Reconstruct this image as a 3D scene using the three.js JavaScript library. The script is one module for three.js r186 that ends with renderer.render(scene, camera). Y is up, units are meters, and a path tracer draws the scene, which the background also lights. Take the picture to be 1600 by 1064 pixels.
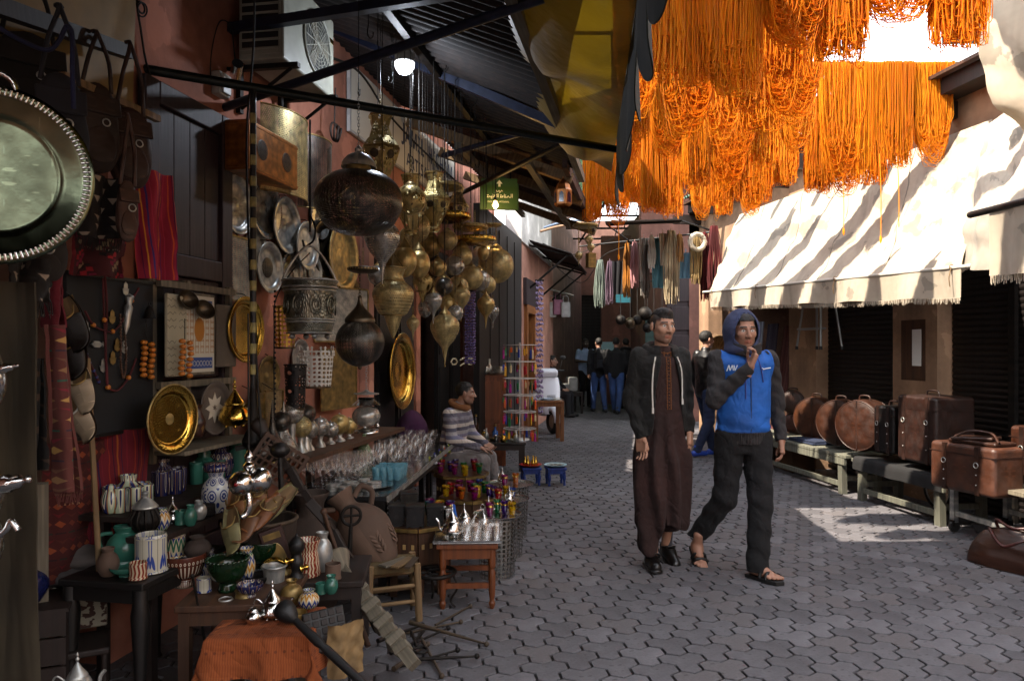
import*as THREE from 'three';
import{mergeGeometries}from 'three/addons/utils/BufferGeometryUtils.js';
import{RoundedBoxGeometry}from 'three/addons/geometries/RoundedBoxGeometry.js';
import{ImprovedNoise}from 'three/addons/math/ImprovedNoise.js';
// camera, sky, sun, exposure
const F=1150,EYE=1.53,HZ=544,CX=800;
const scene=new THREE.Scene();
const camera=new THREE.PerspectiveCamera(2*Math.atan(532 / F)*180 / Math.PI,1600 / 1064,0.05,200);
camera.position.set(0,EYE,0);
camera.lookAt(0,EYE,-10);
camera.setViewOffset(1600,1064,0,-12,1600,1064);
const renderer=new THREE.WebGLRenderer({antialias:true});
renderer.toneMapping=THREE.LinearToneMapping;
renderer.toneMappingExposure=4.3;
renderer.shadowMap.enabled=true;
{
const w=64,h=32,a=new Float32Array(w*h*4);
for(let j=0;j<h;j++)for(let i=0;i<w;i++){
const e=Math.max(0,((j + 0.5)/ h - 0.5)*2),k=Math.pow(1 - e,2.2),o=(j*w + i)*4;
a[o]=0.96 + 0.26*k;a[o + 1]=1.02 + 0.18*k;a[o + 2]=1.14 + 0.04*k;a[o + 3]=1;
}
const sky=new THREE.DataTexture(a,w,h,THREE.RGBAFormat,THREE.FloatType);
sky.mapping=THREE.EquirectangularReflectionMapping;sky.magFilter=THREE.LinearFilter;sky.needsUpdate=true;
scene.background=sky;scene.environment=sky;
}
const sun=new THREE.DirectionalLight(0xfff0dc,4.2);
sun.position.set(-0.62*20 + 2,20,0.34*20 - 7);
sun.target.position.set(2,0,-7);
sun.castShadow=true;sun.shadow.mapSize.set(4096,4096);sun.shadow.radius=1;
Object.assign(sun.shadow.camera,{left:-14,right:14,top:14,bottom:-14,near:1,far:60});
scene.add(sun,sun.target);
// helpers
let seed=12345;
const rnd=()=>{seed=(seed*1664525 + 1013904223)>>>0;return seed / 4294967296;};
const rr=(a,b)=>a +(b - a)*rnd();
const V=(x,y,z)=>new THREE.Vector3(x,y,z);
const P=(u,v,d)=>V((u - CX)/ F*d,EYE -(v - HZ)/ F*d,-d);
const G=(u,v)=>P(u,v,F*EYE /(v - HZ));
const WALLA=-2.6,WALLK=0.183,TH=Math.atan2(1,WALLK);
const wallD=(u,out=0)=>-(WALLA + out*1.0166)*F /(CX + WALLK*F - u);
const W=(u,v,out=0)=>P(u,v,wallD(u,out));
const px=(n,d)=>n / F*d;
const D2=Math.PI / 180;
const taken={};
const numbered=n=>{const k=taken[n]=(taken[n]??-1)+ 1;return k?n + '_' + String(k).padStart(3,'0'):n;};
const shade=o=>{o.castShadow=o.receiveShadow=true;return o;};
function tag(o,label,category,group,kind){o.userData.label=label;o.userData.category=category;if(group)o.userData.group=group;if(kind)o.userData.kind=kind;return o;}
function thing(name,label,category,pos=[0,0,0],turn=0,group){
const o=new THREE.Group();o.name=numbered(name);scene.add(o);
if(pos.isVector3)o.position.copy(pos);else o.position.set(...pos);
o.rotation.y=turn;return tag(o,label,category,group);
}
function part(parent,name,geo,mat,label){
const m=shade(new THREE.Mesh(Array.isArray(geo)?merge(...geo):geo,mat));m.name=name;parent.add(m);if(label)m.userData.label=label;return m;
}
function solo(name,label,category,geo,mat,pos=[0,0,0],turn=0,group){
const m=part(scene,numbered(name),geo,mat);if(pos.isVector3)m.position.copy(pos);else m.position.set(...pos);m.rotation.y=turn;return tag(m,label,category,group);
}
function struct(name,geo,mat){const m=part(scene,numbered(name),geo,mat);m.userData.kind='structure';return m;}
function copy(o,pos,turn=0,label,scale){
const c=o.clone();c.name=numbered(o.name.replace(/_\d{3}$/,''));scene.add(c);if(pos.isVector3)c.position.copy(pos);else c.position.set(...pos);
c.rotation.set(0,turn,0);c.userData={...o.userData};if(label)c.userData.label=label;if(scale)c.scale.setScalar(scale);return c;
}
const prep=g=>{g=g.index?g.toNonIndexed():g;for(const k of Object.keys(g.attributes))if(!['position','normal','uv'].includes(k))g.deleteAttribute(k);
if(!g.attributes.uv)g.setAttribute('uv',new THREE.BufferAttribute(new Float32Array(g.attributes.position.count*2),2));if(!g.attributes.normal)g.computeVertexNormals();return g;};
const merge=(...gs)=>gs.length===1?prep(gs[0]):mergeGeometries(gs.flat().map(prep));
const at=(g,x=0,y=0,z=0,rx=0,ry=0,rz=0,s=1)=>{g.applyMatrix4(new THREE.Matrix4().compose(V(x,y,z),new THREE.Quaternion().setFromEuler(new THREE.Euler(rx,ry,rz)),typeof s==='number'?V(s,s,s):V(...s)));return g;};
function scaleUV(g,a,b){const t=g.attributes.uv;for(let i=0;i<t.count;i++)t.setXY(i,t.getX(i)*a,t.getY(i)*b);return g;}
function boxUV(g){const p=g.attributes.position,n=g.attributes.normal,t=g.attributes.uv;for(let i=0;i<p.count;i++){const x=Math.abs(n.getX(i)),y=Math.abs(n.getY(i)),z=Math.abs(n.getZ(i));
if(x>y&&x>z)t.setXY(i,p.getZ(i),p.getY(i));else if(y>z)t.setXY(i,p.getX(i),p.getZ(i));else t.setXY(i,p.getX(i),p.getY(i));}return g;}
const box=(w,h,d,x=0,y=0,z=0,rx=0,ry=0,rz=0)=>at(boxUV(prep(new THREE.BoxGeometry(w,h,d))),x,y,z,rx,ry,rz);
const rbox=(w,h,d,r,x=0,y=0,z=0,rx=0,ry=0,rz=0,seg=2)=>at(boxUV(prep(new RoundedBoxGeometry(w,h,d,seg,r))),x,y,z,rx,ry,rz);
const sph=(r,x=0,y=0,z=0,a=20,b=14,s=1)=>at(scaleUV(new THREE.SphereGeometry(r,a,b),6.28*r,3.14*r),x,y,z,0,0,0,s);
const cyl=(r0,r1,h,x=0,y=0,z=0,n=16,rx=0,rz=0,open=false)=>at(scaleUV(new THREE.CylinderGeometry(r1,r0,h,n,1,open),6.28*r0,h),x,y,z,rx,0,rz);
const tor=(R,r,x=0,y=0,z=0,rx=0,ry=0,a=8,b=28)=>at(scaleUV(new THREE.TorusGeometry(R,r,a,b),6.28*R,6.28*r),x,y,z,rx,ry);
function lathe(pts,n=28,smooth=0){
let q=pts.map(p=>new THREE.Vector2(Math.max(p[0],0.0004),p[1]));
if(smooth)q=new THREE.SplineCurve(q).getPoints(smooth);
let len=0,R=0;for(let i=0;i<q.length;i++){q[i].x=Math.max(q[i].x,0.0004);R=Math.max(R,q[i].x);if(i)len +=q[i].distanceTo(q[i - 1]);}
return scaleUV(new THREE.LatheGeometry(q,n),6.2832*R,len);
}
function tube(pts,r,seg=20,n=7,closed=false){
const c=new THREE.CatmullRomCurve3(pts.map(p=>p.isVector3?p:V(...p)),closed);
return scaleUV(new THREE.TubeGeometry(c,seg,r,n,closed),c.getLength(),6.28*r);
}
const UPV=V(0,1,0);
function bar(a,b,r0,r1=r0,n=8){
a=a.isVector3?a:V(...a);b=b.isVector3?b:V(...b);const d=b.clone().sub(a),l=d.length();
const g=scaleUV(new THREE.CylinderGeometry(r1,r0,l,n),6.28*r0,l);
return g.applyMatrix4(new THREE.Matrix4().compose(a.clone().add(b).multiplyScalar(0.5),new THREE.Quaternion().setFromUnitVectors(UPV,d.normalize()),V(1,1,1)));
}
function beam(a,b,w,h){
a=a.isVector3?a:V(...a);b=b.isVector3?b:V(...b);const d=b.clone().sub(a),l=d.length(),m=new THREE.Matrix4().lookAt(b,a,UPV).setPosition(a.clone().add(b).multiplyScalar(0.5));
return box(w,h,l).applyMatrix4(m);
}
function sheet(fn,nu,nv,su=1,sv=1){
const pos=[],uv=[],idx=[];
for(let j=0;j<=nv;j++)for(let i=0;i<=nu;i++){const p=fn(i / nu,j / nv);pos.push(p[0],p[1],p[2]);uv.push(i / nu*su,j / nv*sv);}
for(let j=0;j<nv;j++)for(let i=0;i<nu;i++){const a=j*(nu + 1)+ i,b=a + 1,c=a + nu + 1,d=c + 1;idx.push(a,b,d,a,d,c);}
const g=new THREE.BufferGeometry();g.setAttribute('position',new THREE.Float32BufferAttribute(pos,3));g.setAttribute('uv',new THREE.Float32BufferAttribute(uv,2));g.setIndex(idx);g.computeVertexNormals();return g;
}
function thick(fn,nu,nv,t,su=1,sv=1){
const f=sheet(fn,nu,nv,su,sv),n=f.attributes.normal,p=f.attributes.position,q=(i,k)=>[p.getX(i)+ n.getX(i)*k,p.getY(i)+ n.getY(i)*k,p.getZ(i)+ n.getZ(i)*k];
const b=f.clone();for(let i=0;i<p.count;i++)b.attributes.position.setXYZ(i,...q(i,-t));const ix=b.index.array;for(let i=0;i<ix.length;i +=3){const s=ix[i];ix[i]=ix[i + 1];ix[i + 1]=s;}b.computeVertexNormals();
const ring=[];for(let i=0;i<=nu;i++)ring.push(i);for(let j=1;j<=nv;j++)ring.push(j*(nu + 1)+ nu);for(let i=nu - 1;i>=0;i--)ring.push(nv*(nu + 1)+ i);for(let j=nv - 1;j>=0;j--)ring.push(j*(nu + 1));
const rp=[];for(let k=0;k<ring.length - 1;k++){const a=q(ring[k],0),a2=q(ring[k],-t),c=q(ring[k + 1],0),c2=q(ring[k + 1],-t);rp.push(...a,...a2,...c2,...a,...c2,...c);}
const r=new THREE.BufferGeometry();r.setAttribute('position',new THREE.Float32BufferAttribute(rp,3));r.computeVertexNormals();return merge(f,b,r);
}
function extr(pts,depth,bevel=0,holes=[]){
const s=new THREE.Shape(pts.map(p=>new THREE.Vector2(...p)));for(const h of holes)s.holes.push(new THREE.Path(h.map(p=>new THREE.Vector2(...p))));
const g=new THREE.ExtrudeGeometry(s,{depth,bevelEnabled:bevel>0,bevelSize:bevel,bevelThickness:bevel,bevelSegments:1,curveSegments:8});return g;
}
const circ=(r,n=16,x=0,y=0,ph=0)=>Array.from({length:n},(_,i)=>[x + r*Math.cos(ph + i / n*6.2832),y + r*Math.sin(ph + i / n*6.2832)]);
// textures and materials
const perlin=new ImprovedNoise();
const fbm=(x,y,z=0,o=4)=>{let s=0,a=0.5,f=1;for(let i=0;i<o;i++){s +=a*perlin.noise(x*f,y*f,z + i*7.3);a*=0.5;f*=2.03;}return s;};
function tex(size,metres,fn,srgb=true){
const a=new Uint8Array(size*size*4);
for(let j=0;j<size;j++)for(let i=0;i<size;i++){const c=fn(i / size,j / size),o=(j*size + i)*4;for(let k=0;k<3;k++)a[o + k]=Math.max(0,Math.min(255,(c.length?c[k]:c)*255));a[o + 3]=255;}
const t=new THREE.DataTexture(a,size,size);t.wrapS=t.wrapT=THREE.MirroredRepeatWrapping;t.repeat.set(1 / metres,1 / metres);t.magFilter=THREE.LinearFilter;t.minFilter=THREE.LinearMipmapLinearFilter;t.generateMipmaps=true;
if(srgb)t.colorSpace=THREE.SRGBColorSpace;t.needsUpdate=true;return t;
}
function canvasTex(w,h,draw,wm=0,hm=0,srgb=true){
const c=document.createElement('canvas');c.width=w;c.height=h;const g=c.getContext('2d');draw(g,w,h);
const t=new THREE.CanvasTexture(c);t.wrapS=t.wrapT=THREE.RepeatWrapping;if(srgb)t.colorSpace=THREE.SRGBColorSpace;if(wm)t.repeat.set(1 / wm,1 / hm);return t;
}
const mat=(color,roughness=0.7,metalness=0,o={})=>{const{phys,...r}=o;return new(phys?THREE.MeshPhysicalMaterial:THREE.MeshStandardMaterial)({color,roughness,metalness,side:THREE.DoubleSide,...r});};
const grain=tex(256,0.5,(x,y)=>0.5 + 0.55*fbm(x*9,y*9,1,5),false);
const speck=tex(256,0.16,(x,y)=>0.5 + 0.6*fbm(x*24,y*24,4,3),false);
const blotch=tex(256,2.2,(x,y)=>{const k=0.8 + 0.42*fbm(x*6,y*6,9,6);return [k,k,k];});
const plasterT=tex(512,2.6,(x,y)=>{const a=fbm(x*5,y*5,2,6),b=fbm(x*30,y*30,5,3),s=fbm(x*14,y*1.5,8,4);let k=0.84 + 0.26*a + 0.1*b - 0.16*Math.max(0,s);const w=a>0.26?0.12:0;return [k + w,k + w,k + w*1.2];});
const woodT=tex(512,0.8,(x,y)=>{const g=fbm(x*34,y*2.2,3,4),b=fbm(x*4,y*1.2,6,3);const k=0.74 + 0.42*g + 0.22*b;return [k,k*0.985,k*0.97];});
const woodB=tex(256,0.8,(x,y)=>0.5 + 0.6*fbm(x*34,y*2.2,3,4),false);
const rustT=tex(256,0.5,(x,y)=>{const a=fbm(x*8,y*8,12,5),k=0.78 + 0.5*a;return [k + 0.06*a,k,k - 0.08*a];});
const weaveT=canvasTex(64,64,(g,w)=>{g.fillStyle='#808080';g.fillRect(0,0,w,w);for(let i=0;i<8;i++)for(let j=0;j<8;j++){const v=((i + j)% 2?150:90)+((i*7 + j*13)% 5)*8;g.fillStyle=`rgb(${v},${v},${v})`;g.fillRect(i*8 + 1,j*8 + 1,6,6);}},0.02,0.02,false);
const hamT=tex(256,0.14,(x,y)=>{let m=9;const X=x*9,Y=y*9,xi=Math.floor(X),yi=Math.floor(Y);for(let a=-1;a<2;a++)for(let b=-1;b<2;b++){const h=Math.sin((xi + a)*127.1 +(yi + b)*311.7)*43758.5,f=h - Math.floor(h),h2=f*91.7 % 1;m=Math.min(m,Math.hypot(xi + a + f - X,yi + b + h2 - Y));}return Math.min(1,m);},false);
const holes=(draw,n,m)=>{const t=canvasTex(n,n,(g,w)=>{g.fillStyle='#fff';g.fillRect(0,0,w,w);g.fillStyle='#000';draw(g,w);},m,m,false);return t;};
const dot=(g,x,y,r)=>{g.beginPath();g.arc(x,y,r,0,7);g.fill();};
const pierceA=holes((g,w)=>{const n=8,s=w / n;for(let i=0;i<n;i++)for(let j=0;j<n;j++)dot(g,(i +(j % 2?0.75:0.25))*s,(j + 0.5)*s,s*(0.2 + 0.12*((i*5 + j*3)% 3)/ 2));},256,0.1);
const pierceF=pierceA.clone();pierceF.repeat.set(1 / 0.062,1 / 0.062);pierceF.needsUpdate=true;
const pierceB=holes((g,w)=>{const c=w / 2;for(let k=0;k<8;k++){const a=k*Math.PI / 4;g.save();g.translate(c,c);g.rotate(a);g.beginPath();g.ellipse(w*0.23,0,w*0.1,w*0.05,0,0,7);g.fill();g.restore();dot(g,c + Math.cos(a + 0.39)*w*0.37,c + Math.sin(a + 0.39)*w*0.37,w*0.04);}dot(g,c,c,w*0.06);for(const x of [0,w])for(const y of [0,w]){dot(g,x,y,w*0.12);}},256,0.12);
const fretA=holes((g,w)=>{g.fillRect(0,0,w,w);g.strokeStyle='#fff';g.lineWidth=w*0.07;const n=4,s=w / n;for(let i=-1;i<=n;i++)for(let j=-1;j<=n;j++){g.beginPath();g.arc((i + 0.5)*s,(j + 0.5)*s,s*0.52,0,7);g.stroke();}},256,0.12);
const engrave=tex(256,0.12,(x,y)=>0.5 + 0.35*Math.sin(18*Math.hypot(x - 0.5,y - 0.5)*3)*Math.sin(8*Math.atan2(y - 0.5,x - 0.5))+ 0.2*fbm(x*12,y*12,3),false);
const stainT=tex(512,3.1,(x,y)=>{const a=fbm(x*7,y*7,2,6),s=fbm(x*26,y*3,5,4),q=fbm(x*50,y*50,9,2);let k=0.9 + 0.16*a + 0.06*q - 0.22*Math.max(0,s)-(a<-0.2?0.14:0);return [k,k*0.985,k*0.95];});
const M={};
const metal=(c,r,o={})=>{const{dust=0,...q}=o;return mat(c,r,1 - dust,q);};
M.brass=metal(0xc8ae70,0.36,{dust:0.4,map:rustT,bumpMap:hamT,bumpScale:0.0012});
M.brassShine=metal(0xc9a54c,0.16,{bumpMap:engrave,bumpScale:0.0006});
M.brassOld=metal(0xa08650,0.42,{dust:0.4,map:rustT,bumpMap:grain,bumpScale:0.001});
M.brassPierced=metal(0xd0bc84,0.4,{dust:0.45,map:rustT,alphaMap:pierceA,alphaTest:0.5,bumpMap:grain,bumpScale:0.001});
M.brassFlower=metal(0xcab272,0.38,{dust:0.4,map:rustT,alphaMap:pierceB,alphaTest:0.5,bumpMap:engrave,bumpScale:0.0008});
M.bronzePierced=metal(0x5e5a54,0.33,{dust:0.25,map:rustT,alphaMap:pierceF,alphaTest:0.5,bumpMap:speck,bumpScale:0.0012});
M.bronze=metal(0x5d5140,0.38,{dust:0.25,map:rustT,bumpMap:grain,bumpScale:0.001});
M.silver=metal(0xc4c4c2,0.16,{bumpMap:engrave,bumpScale:0.0005});
M.silverSoft=metal(0xc2c4c0,0.34,{dust:0.4,map:rustT});
M.silverHam=metal(0xc0beb8,0.3,{dust:0.4,map:rustT,bumpMap:hamT,bumpScale:0.0014});
M.silverPierced=metal(0xc4c2ba,0.27,{dust:0.4,map:rustT,alphaMap:pierceA,alphaTest:0.5});
M.copper=metal(0xc07a3c,0.34,{dust:0.4,map:rustT,bumpMap:grain,bumpScale:0.0012});
M.copperFlower=metal(0xb3652a,0.34,{map:rustT,alphaMap:pierceB,alphaTest:0.5});
M.iron=mat(0x2a2623,0.6,0.7,{map:rustT,bumpMap:speck,bumpScale:0.0015});
M.black=mat(0x0c0c0d,0.5,0.2,{bumpMap:speck,bumpScale:0.0008});
M.greenPole=mat(0x1c2420,0.45,0.4,{map:rustT,bumpMap:speck,bumpScale:0.001});
M.bluePaint=mat(0x1e2740,0.5,0.2,{map:rustT,bumpMap:speck,bumpScale:0.001});
const wood=(c,r=0.65)=>mat(c,r,0,{map:woodT,bumpMap:woodB,bumpScale:0.0015});
M.woodDark=wood(0x2a1a12);M.woodMid=wood(0x5a3a22);M.woodWarm=wood(0x8a4a1e,0.5);M.woodGrey=wood(0x8a8270,0.8);M.woodPale=wood(0x9a7d55,0.75);M.woodDoor=wood(0x35222a,0.6);M.woodBlack=wood(0x14100e,0.5);M.woodAge=wood(0x53432f,0.75);M.woodOrange=wood(0xa8692c,0.55);
M.clay=mat(0x6a5344,0.85,0,{map:blotch,bumpMap:grain,bumpScale:0.003});
M.clayDark=mat(0x4a3c34,0.85,0,{map:blotch,bumpMap:grain,bumpScale:0.003});
M.pink=mat(0xba7a63,0.92,0,{map:plasterT,bumpMap:grain,bumpScale:0.004});
M.pinkPale=mat(0xb58370,0.92,0,{map:plasterT,bumpMap:grain,bumpScale:0.004});
M.beige=mat(0xa9876a,0.92,0,{map:plasterT,bumpMap:grain,bumpScale:0.004});
M.whiteWall=mat(0xd5d2cf,0.92,0,{map:plasterT,bumpMap:grain,bumpScale:0.003});
M.roofDark=mat(0x271d19,0.9,0,{map:rustT});
M.roofBrown=mat(0x4b2e22,0.75,0.1,{map:rustT});
M.roofGreen=mat(0x6f8f6c,0.7,0,{phys:1,map:blotch,transmission:0.25,thickness:0});
M.roofGrey=mat(0x8b8d84,0.6,0.3,{map:rustT});
M.canvas=mat(0xb9afa1,0.95,0,{phys:1,map:stainT,bumpMap:weaveT,bumpScale:0.0004,transmission:0.12,thickness:0});
M.canvasGrey=mat(0xa39a8c,0.95,0,{phys:1,map:blotch,bumpMap:weaveT,bumpScale:0.0004,transmission:0.1,thickness:0});
M.tarpYellow=mat(0x86680f,0.6,0,{phys:1,map:blotch,bumpMap:grain,bumpScale:0.004,transmission:0.22,thickness:0});
M.tarpGreen=mat(0x08170f,0.85,0,{map:blotch,bumpMap:weaveT,bumpScale:0.0004});
M.rubber=mat(0x0d0d0e,0.6);
M.cord=mat(0x15120f,0.8);
M.white=mat(0xd9d9d4,0.5);
M.plasticWhite=mat(0xb9bab2,0.45,0,{map:blotch});
const cloth=(c,o={})=>mat(c,0.95,0,{map:blotch,bumpMap:weaveT,bumpScale:0.0005,...o});
const wrinkT=tex(512,0.7,(x,y)=>{const w=fbm(x*2.5,y*2.5,7,2),a=fbm(x*4.5 + 2*w + y*2,y*4 - x*1.5,1,3),b=fbm(x*9 - y*5,y*7 + x*4,3,3);return 0.1 + 1.3*Math.abs(a)+ 0.45*Math.abs(b);},false);
const wearT=tex(512,0.7,(x,y)=>{const a=fbm(x*6,y*6,2,5),s=fbm(x*70,y*8,5,2),q=fbm(x*9,y*60,8,2);let k=0.8 + 0.4*a;if(s>0.3||q>0.32)k +=0.22;return [k,k*0.97,k*0.94];});
const wearR=tex(256,0.7,(x,y)=>0.75 + 0.5*fbm(x*9,y*9,4,4),false);
const garment=(c,o={})=>mat(c,0.95,0,{map:blotch,bumpMap:wrinkT,bumpScale:0.016,...o});
const leather=(c,r=0.42)=>mat(c,r*1.55,0,{map:wearT,roughnessMap:wearR,bumpMap:grain,bumpScale:0.003});
// ground: interlocking three-lobed concrete pavers
const hexW=0.115;
function paverOutline(inset){
const s=hexW / Math.sqrt(3),cs=[[0,0],[hexW,0],[hexW / 2,-hexW*Math.sqrt(0.75)]],edges=new Map(),key=p=>Math.round(p[0]*9e3 + 0.21)+ "," + Math.round(p[1]*9e3 + 0.21);
for(const c of cs)for(let k=0;k<6;k++){const a=(30 + 60*k)*D2,b=a + 60*D2,p=[c[0] + s*Math.cos(a),c[1] + s*Math.sin(a)],q=[c[0] + s*Math.cos(b),c[1] + s*Math.sin(b)];
const r=key(q)+ '|' + key(p);if(edges.has(r))edges.delete(r);else edges.set(key(p)+ '|' + key(q),[p,q]);}
const next=new Map([...edges.values()].map(e=>[key(e[0]),e]));let e=[...edges.values()][0];const ring=[];do{ring.push(e[0]);e=next.get(key(e[1]));}while(key(e[0])!==key(ring[0]));
const n=ring.length;return ring.map((p,i)=>{const a=ring[(i + n - 1)% n],b=ring[(i + 1)% n],e1=[p[0] - a[0],p[1] - a[1]],e2=[b[0] - p[0],b[1] - p[1]],l1=Math.hypot(...e1),l2=Math.hypot(...e2);
const n1=[-e1[1] / l1,e1[0] / l1],n2=[-e2[1] / l2,e2[0] / l2],k=inset /(1 + n1[0]*n2[0] + n1[1]*n2[1]);return [p[0] +(n1[0] + n2[0])*k - hexW / 2,p[1] +(n1[1] + n2[1])*k + hexW*0.29];});
}
function paverGeo(){
const lo=paverOutline(0.0062),hi=paverOutline(0.0086),pos=[],tri=THREE.ShapeUtils.triangulateShape(hi.map(p=>new THREE.Vector2(...p)),[]);
for(const t of tri)for(const i of t)pos.push(hi[i][0],0,-hi[i][1]);
const n=lo.length,q=(a,y)=>[a[0],y,-a[1]];
for(let i=0;i<n;i++){const j=(i + 1)% n;pos.push(...q(lo[i],-0.003),...q(lo[j],-0.003),...q(hi[j],0),...q(lo[i],-0.003),...q(hi[j],0),...q(hi[i],0));pos.push(...q(lo[i],-0.022),...q(lo[j],-0.022),...q(lo[j],-0.003),...q(lo[i],-0.022),...q(lo[j],-0.003),...q(lo[i],-0.003));}
const g=new THREE.BufferGeometry();g.setAttribute('position',new THREE.Float32BufferAttribute(pos,3));g.computeVertexNormals();
const uv=[];for(let i=0;i<pos.length;i +=3)uv.push(pos[i],pos[i + 2]);g.setAttribute('uv',new THREE.Float32BufferAttribute(uv,2));return g;
}
{
const dirt=mat(0x332b28,0.95,0,{map:blotch,bumpMap:grain,bumpScale:0.004});
const ground=struct('pavement',sheet((u,v)=>[-14 + 30*u,-0.013,10 - 42*v],6,6,30,42),dirt);
const paveT=tex(512,0.9,(x,y)=>{const k=0.82 + 0.18*fbm(x*6,y*6,3,4)+ 0.16*fbm(x*60,y*60,7,3)-(fbm(x*22,y*22,31,2)>0.33?0.2:0);return [k,k,k*1.01];});
const offs=[0,0.31,0.57,0.83,0.17];
const mats=[0x676568,0x605e61,0x6e6c6f,0x5a585b,0x666263].map((c,i)=>{const t=paveT.clone();t.offset.set(offs[i],offs[4 - i]);t.needsUpdate=true;return mat(c,0.72,0,{map:t,bumpMap:speck,bumpScale:0.0012});});
const geo=paverGeo(),all=[],turn=8*D2,c=Math.cos(turn),s=Math.sin(turn);
for(let i=-60;i<70;i++)for(let j=-190;j<60;j++){
const x0=i*1.5*hexW,z0=j*1.732*hexW +(i&1?0.866*hexW:0),x=x0*c + z0*s + 1,z=-x0*s + z0*c;
if(x<-3.2||x>6.5||z>1||z<-27)continue;const d=-z,u=CX + x / d*F,v=HZ + EYE / d*F;
all.push({x,z,d,see:d>2&&u>640&&u<1625&&v<1075});
}
all.sort((a,b)=>(b.see - a.see)||a.d - b.d);
const proto=new THREE.Mesh(geo,mats[0]);
const place=(o,p)=>{o.position.set(p.x,rr(-0.0012,0.0012),p.z);o.rotation.set(rr(-0.006,0.006),turn + rr(-0.006,0.006),rr(-0.006,0.006));};
for(let i=0;i<300;i++){const m=shade(new THREE.Mesh(geo,mats[Math.floor(rnd()*5)]));m.name=i?'paver_' + String(i).padStart(3,'0'):'paver';place(m,all[i]);ground.add(m);}
const rest=all.slice(300),inst=shade(new THREE.InstancedMesh(geo,mat(0xffffff,0.72,0,{map:paveT,bumpMap:speck,bumpScale:0.0012}),rest.length));inst.name='pavers';inst.userData.kind='stuff';
const col=[0x676568,0x605e61,0x6e6c6f,0x5a585b,0x666263].map(h=>new THREE.Color(h));
rest.forEach((p,i)=>{place(proto,p);proto.updateMatrix();inst.setMatrixAt(i,proto.matrix);inst.setColorAt(i,col[Math.floor(rnd()*5)]);});ground.add(inst);
}
// left shop building (own axes: x along the wall away from us, z out to the street)
const LX=d=>d*1.0166;
function corr(x0,x1,p0,p1,amp,pitch,along,n2=4){
const L=x1 - x0,wv=Math.hypot(p1[0] - p0[0],p1[1] - p0[1]);
return along==='x'?sheet((u,v)=>[x0 + L*u,p0[0] +(p1[0] - p0[0])*v + amp*Math.sin(u*Math.abs(L)/ pitch*6.2832),p0[1] +(p1[1] - p0[1])*v],Math.ceil(Math.abs(L)/ pitch*8),n2,Math.abs(L),wv)
:sheet((u,v)=>[x0 + L*u,p0[0] +(p1[0] - p0[0])*v + amp*Math.sin(v*wv / pitch*6.2832),p0[1] +(p1[1] - p0[1])*v],n2,Math.ceil(wv / pitch*8),Math.abs(L),wv);
}
const seg=(d0,d1,y0,y1,z0,z1)=>box(LX(d1)- LX(d0),y1 - y0,z1 - z0,(LX(d0)+ LX(d1))/ 2,(y0 + y1)/ 2,(z0 + z1)/ 2);
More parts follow.
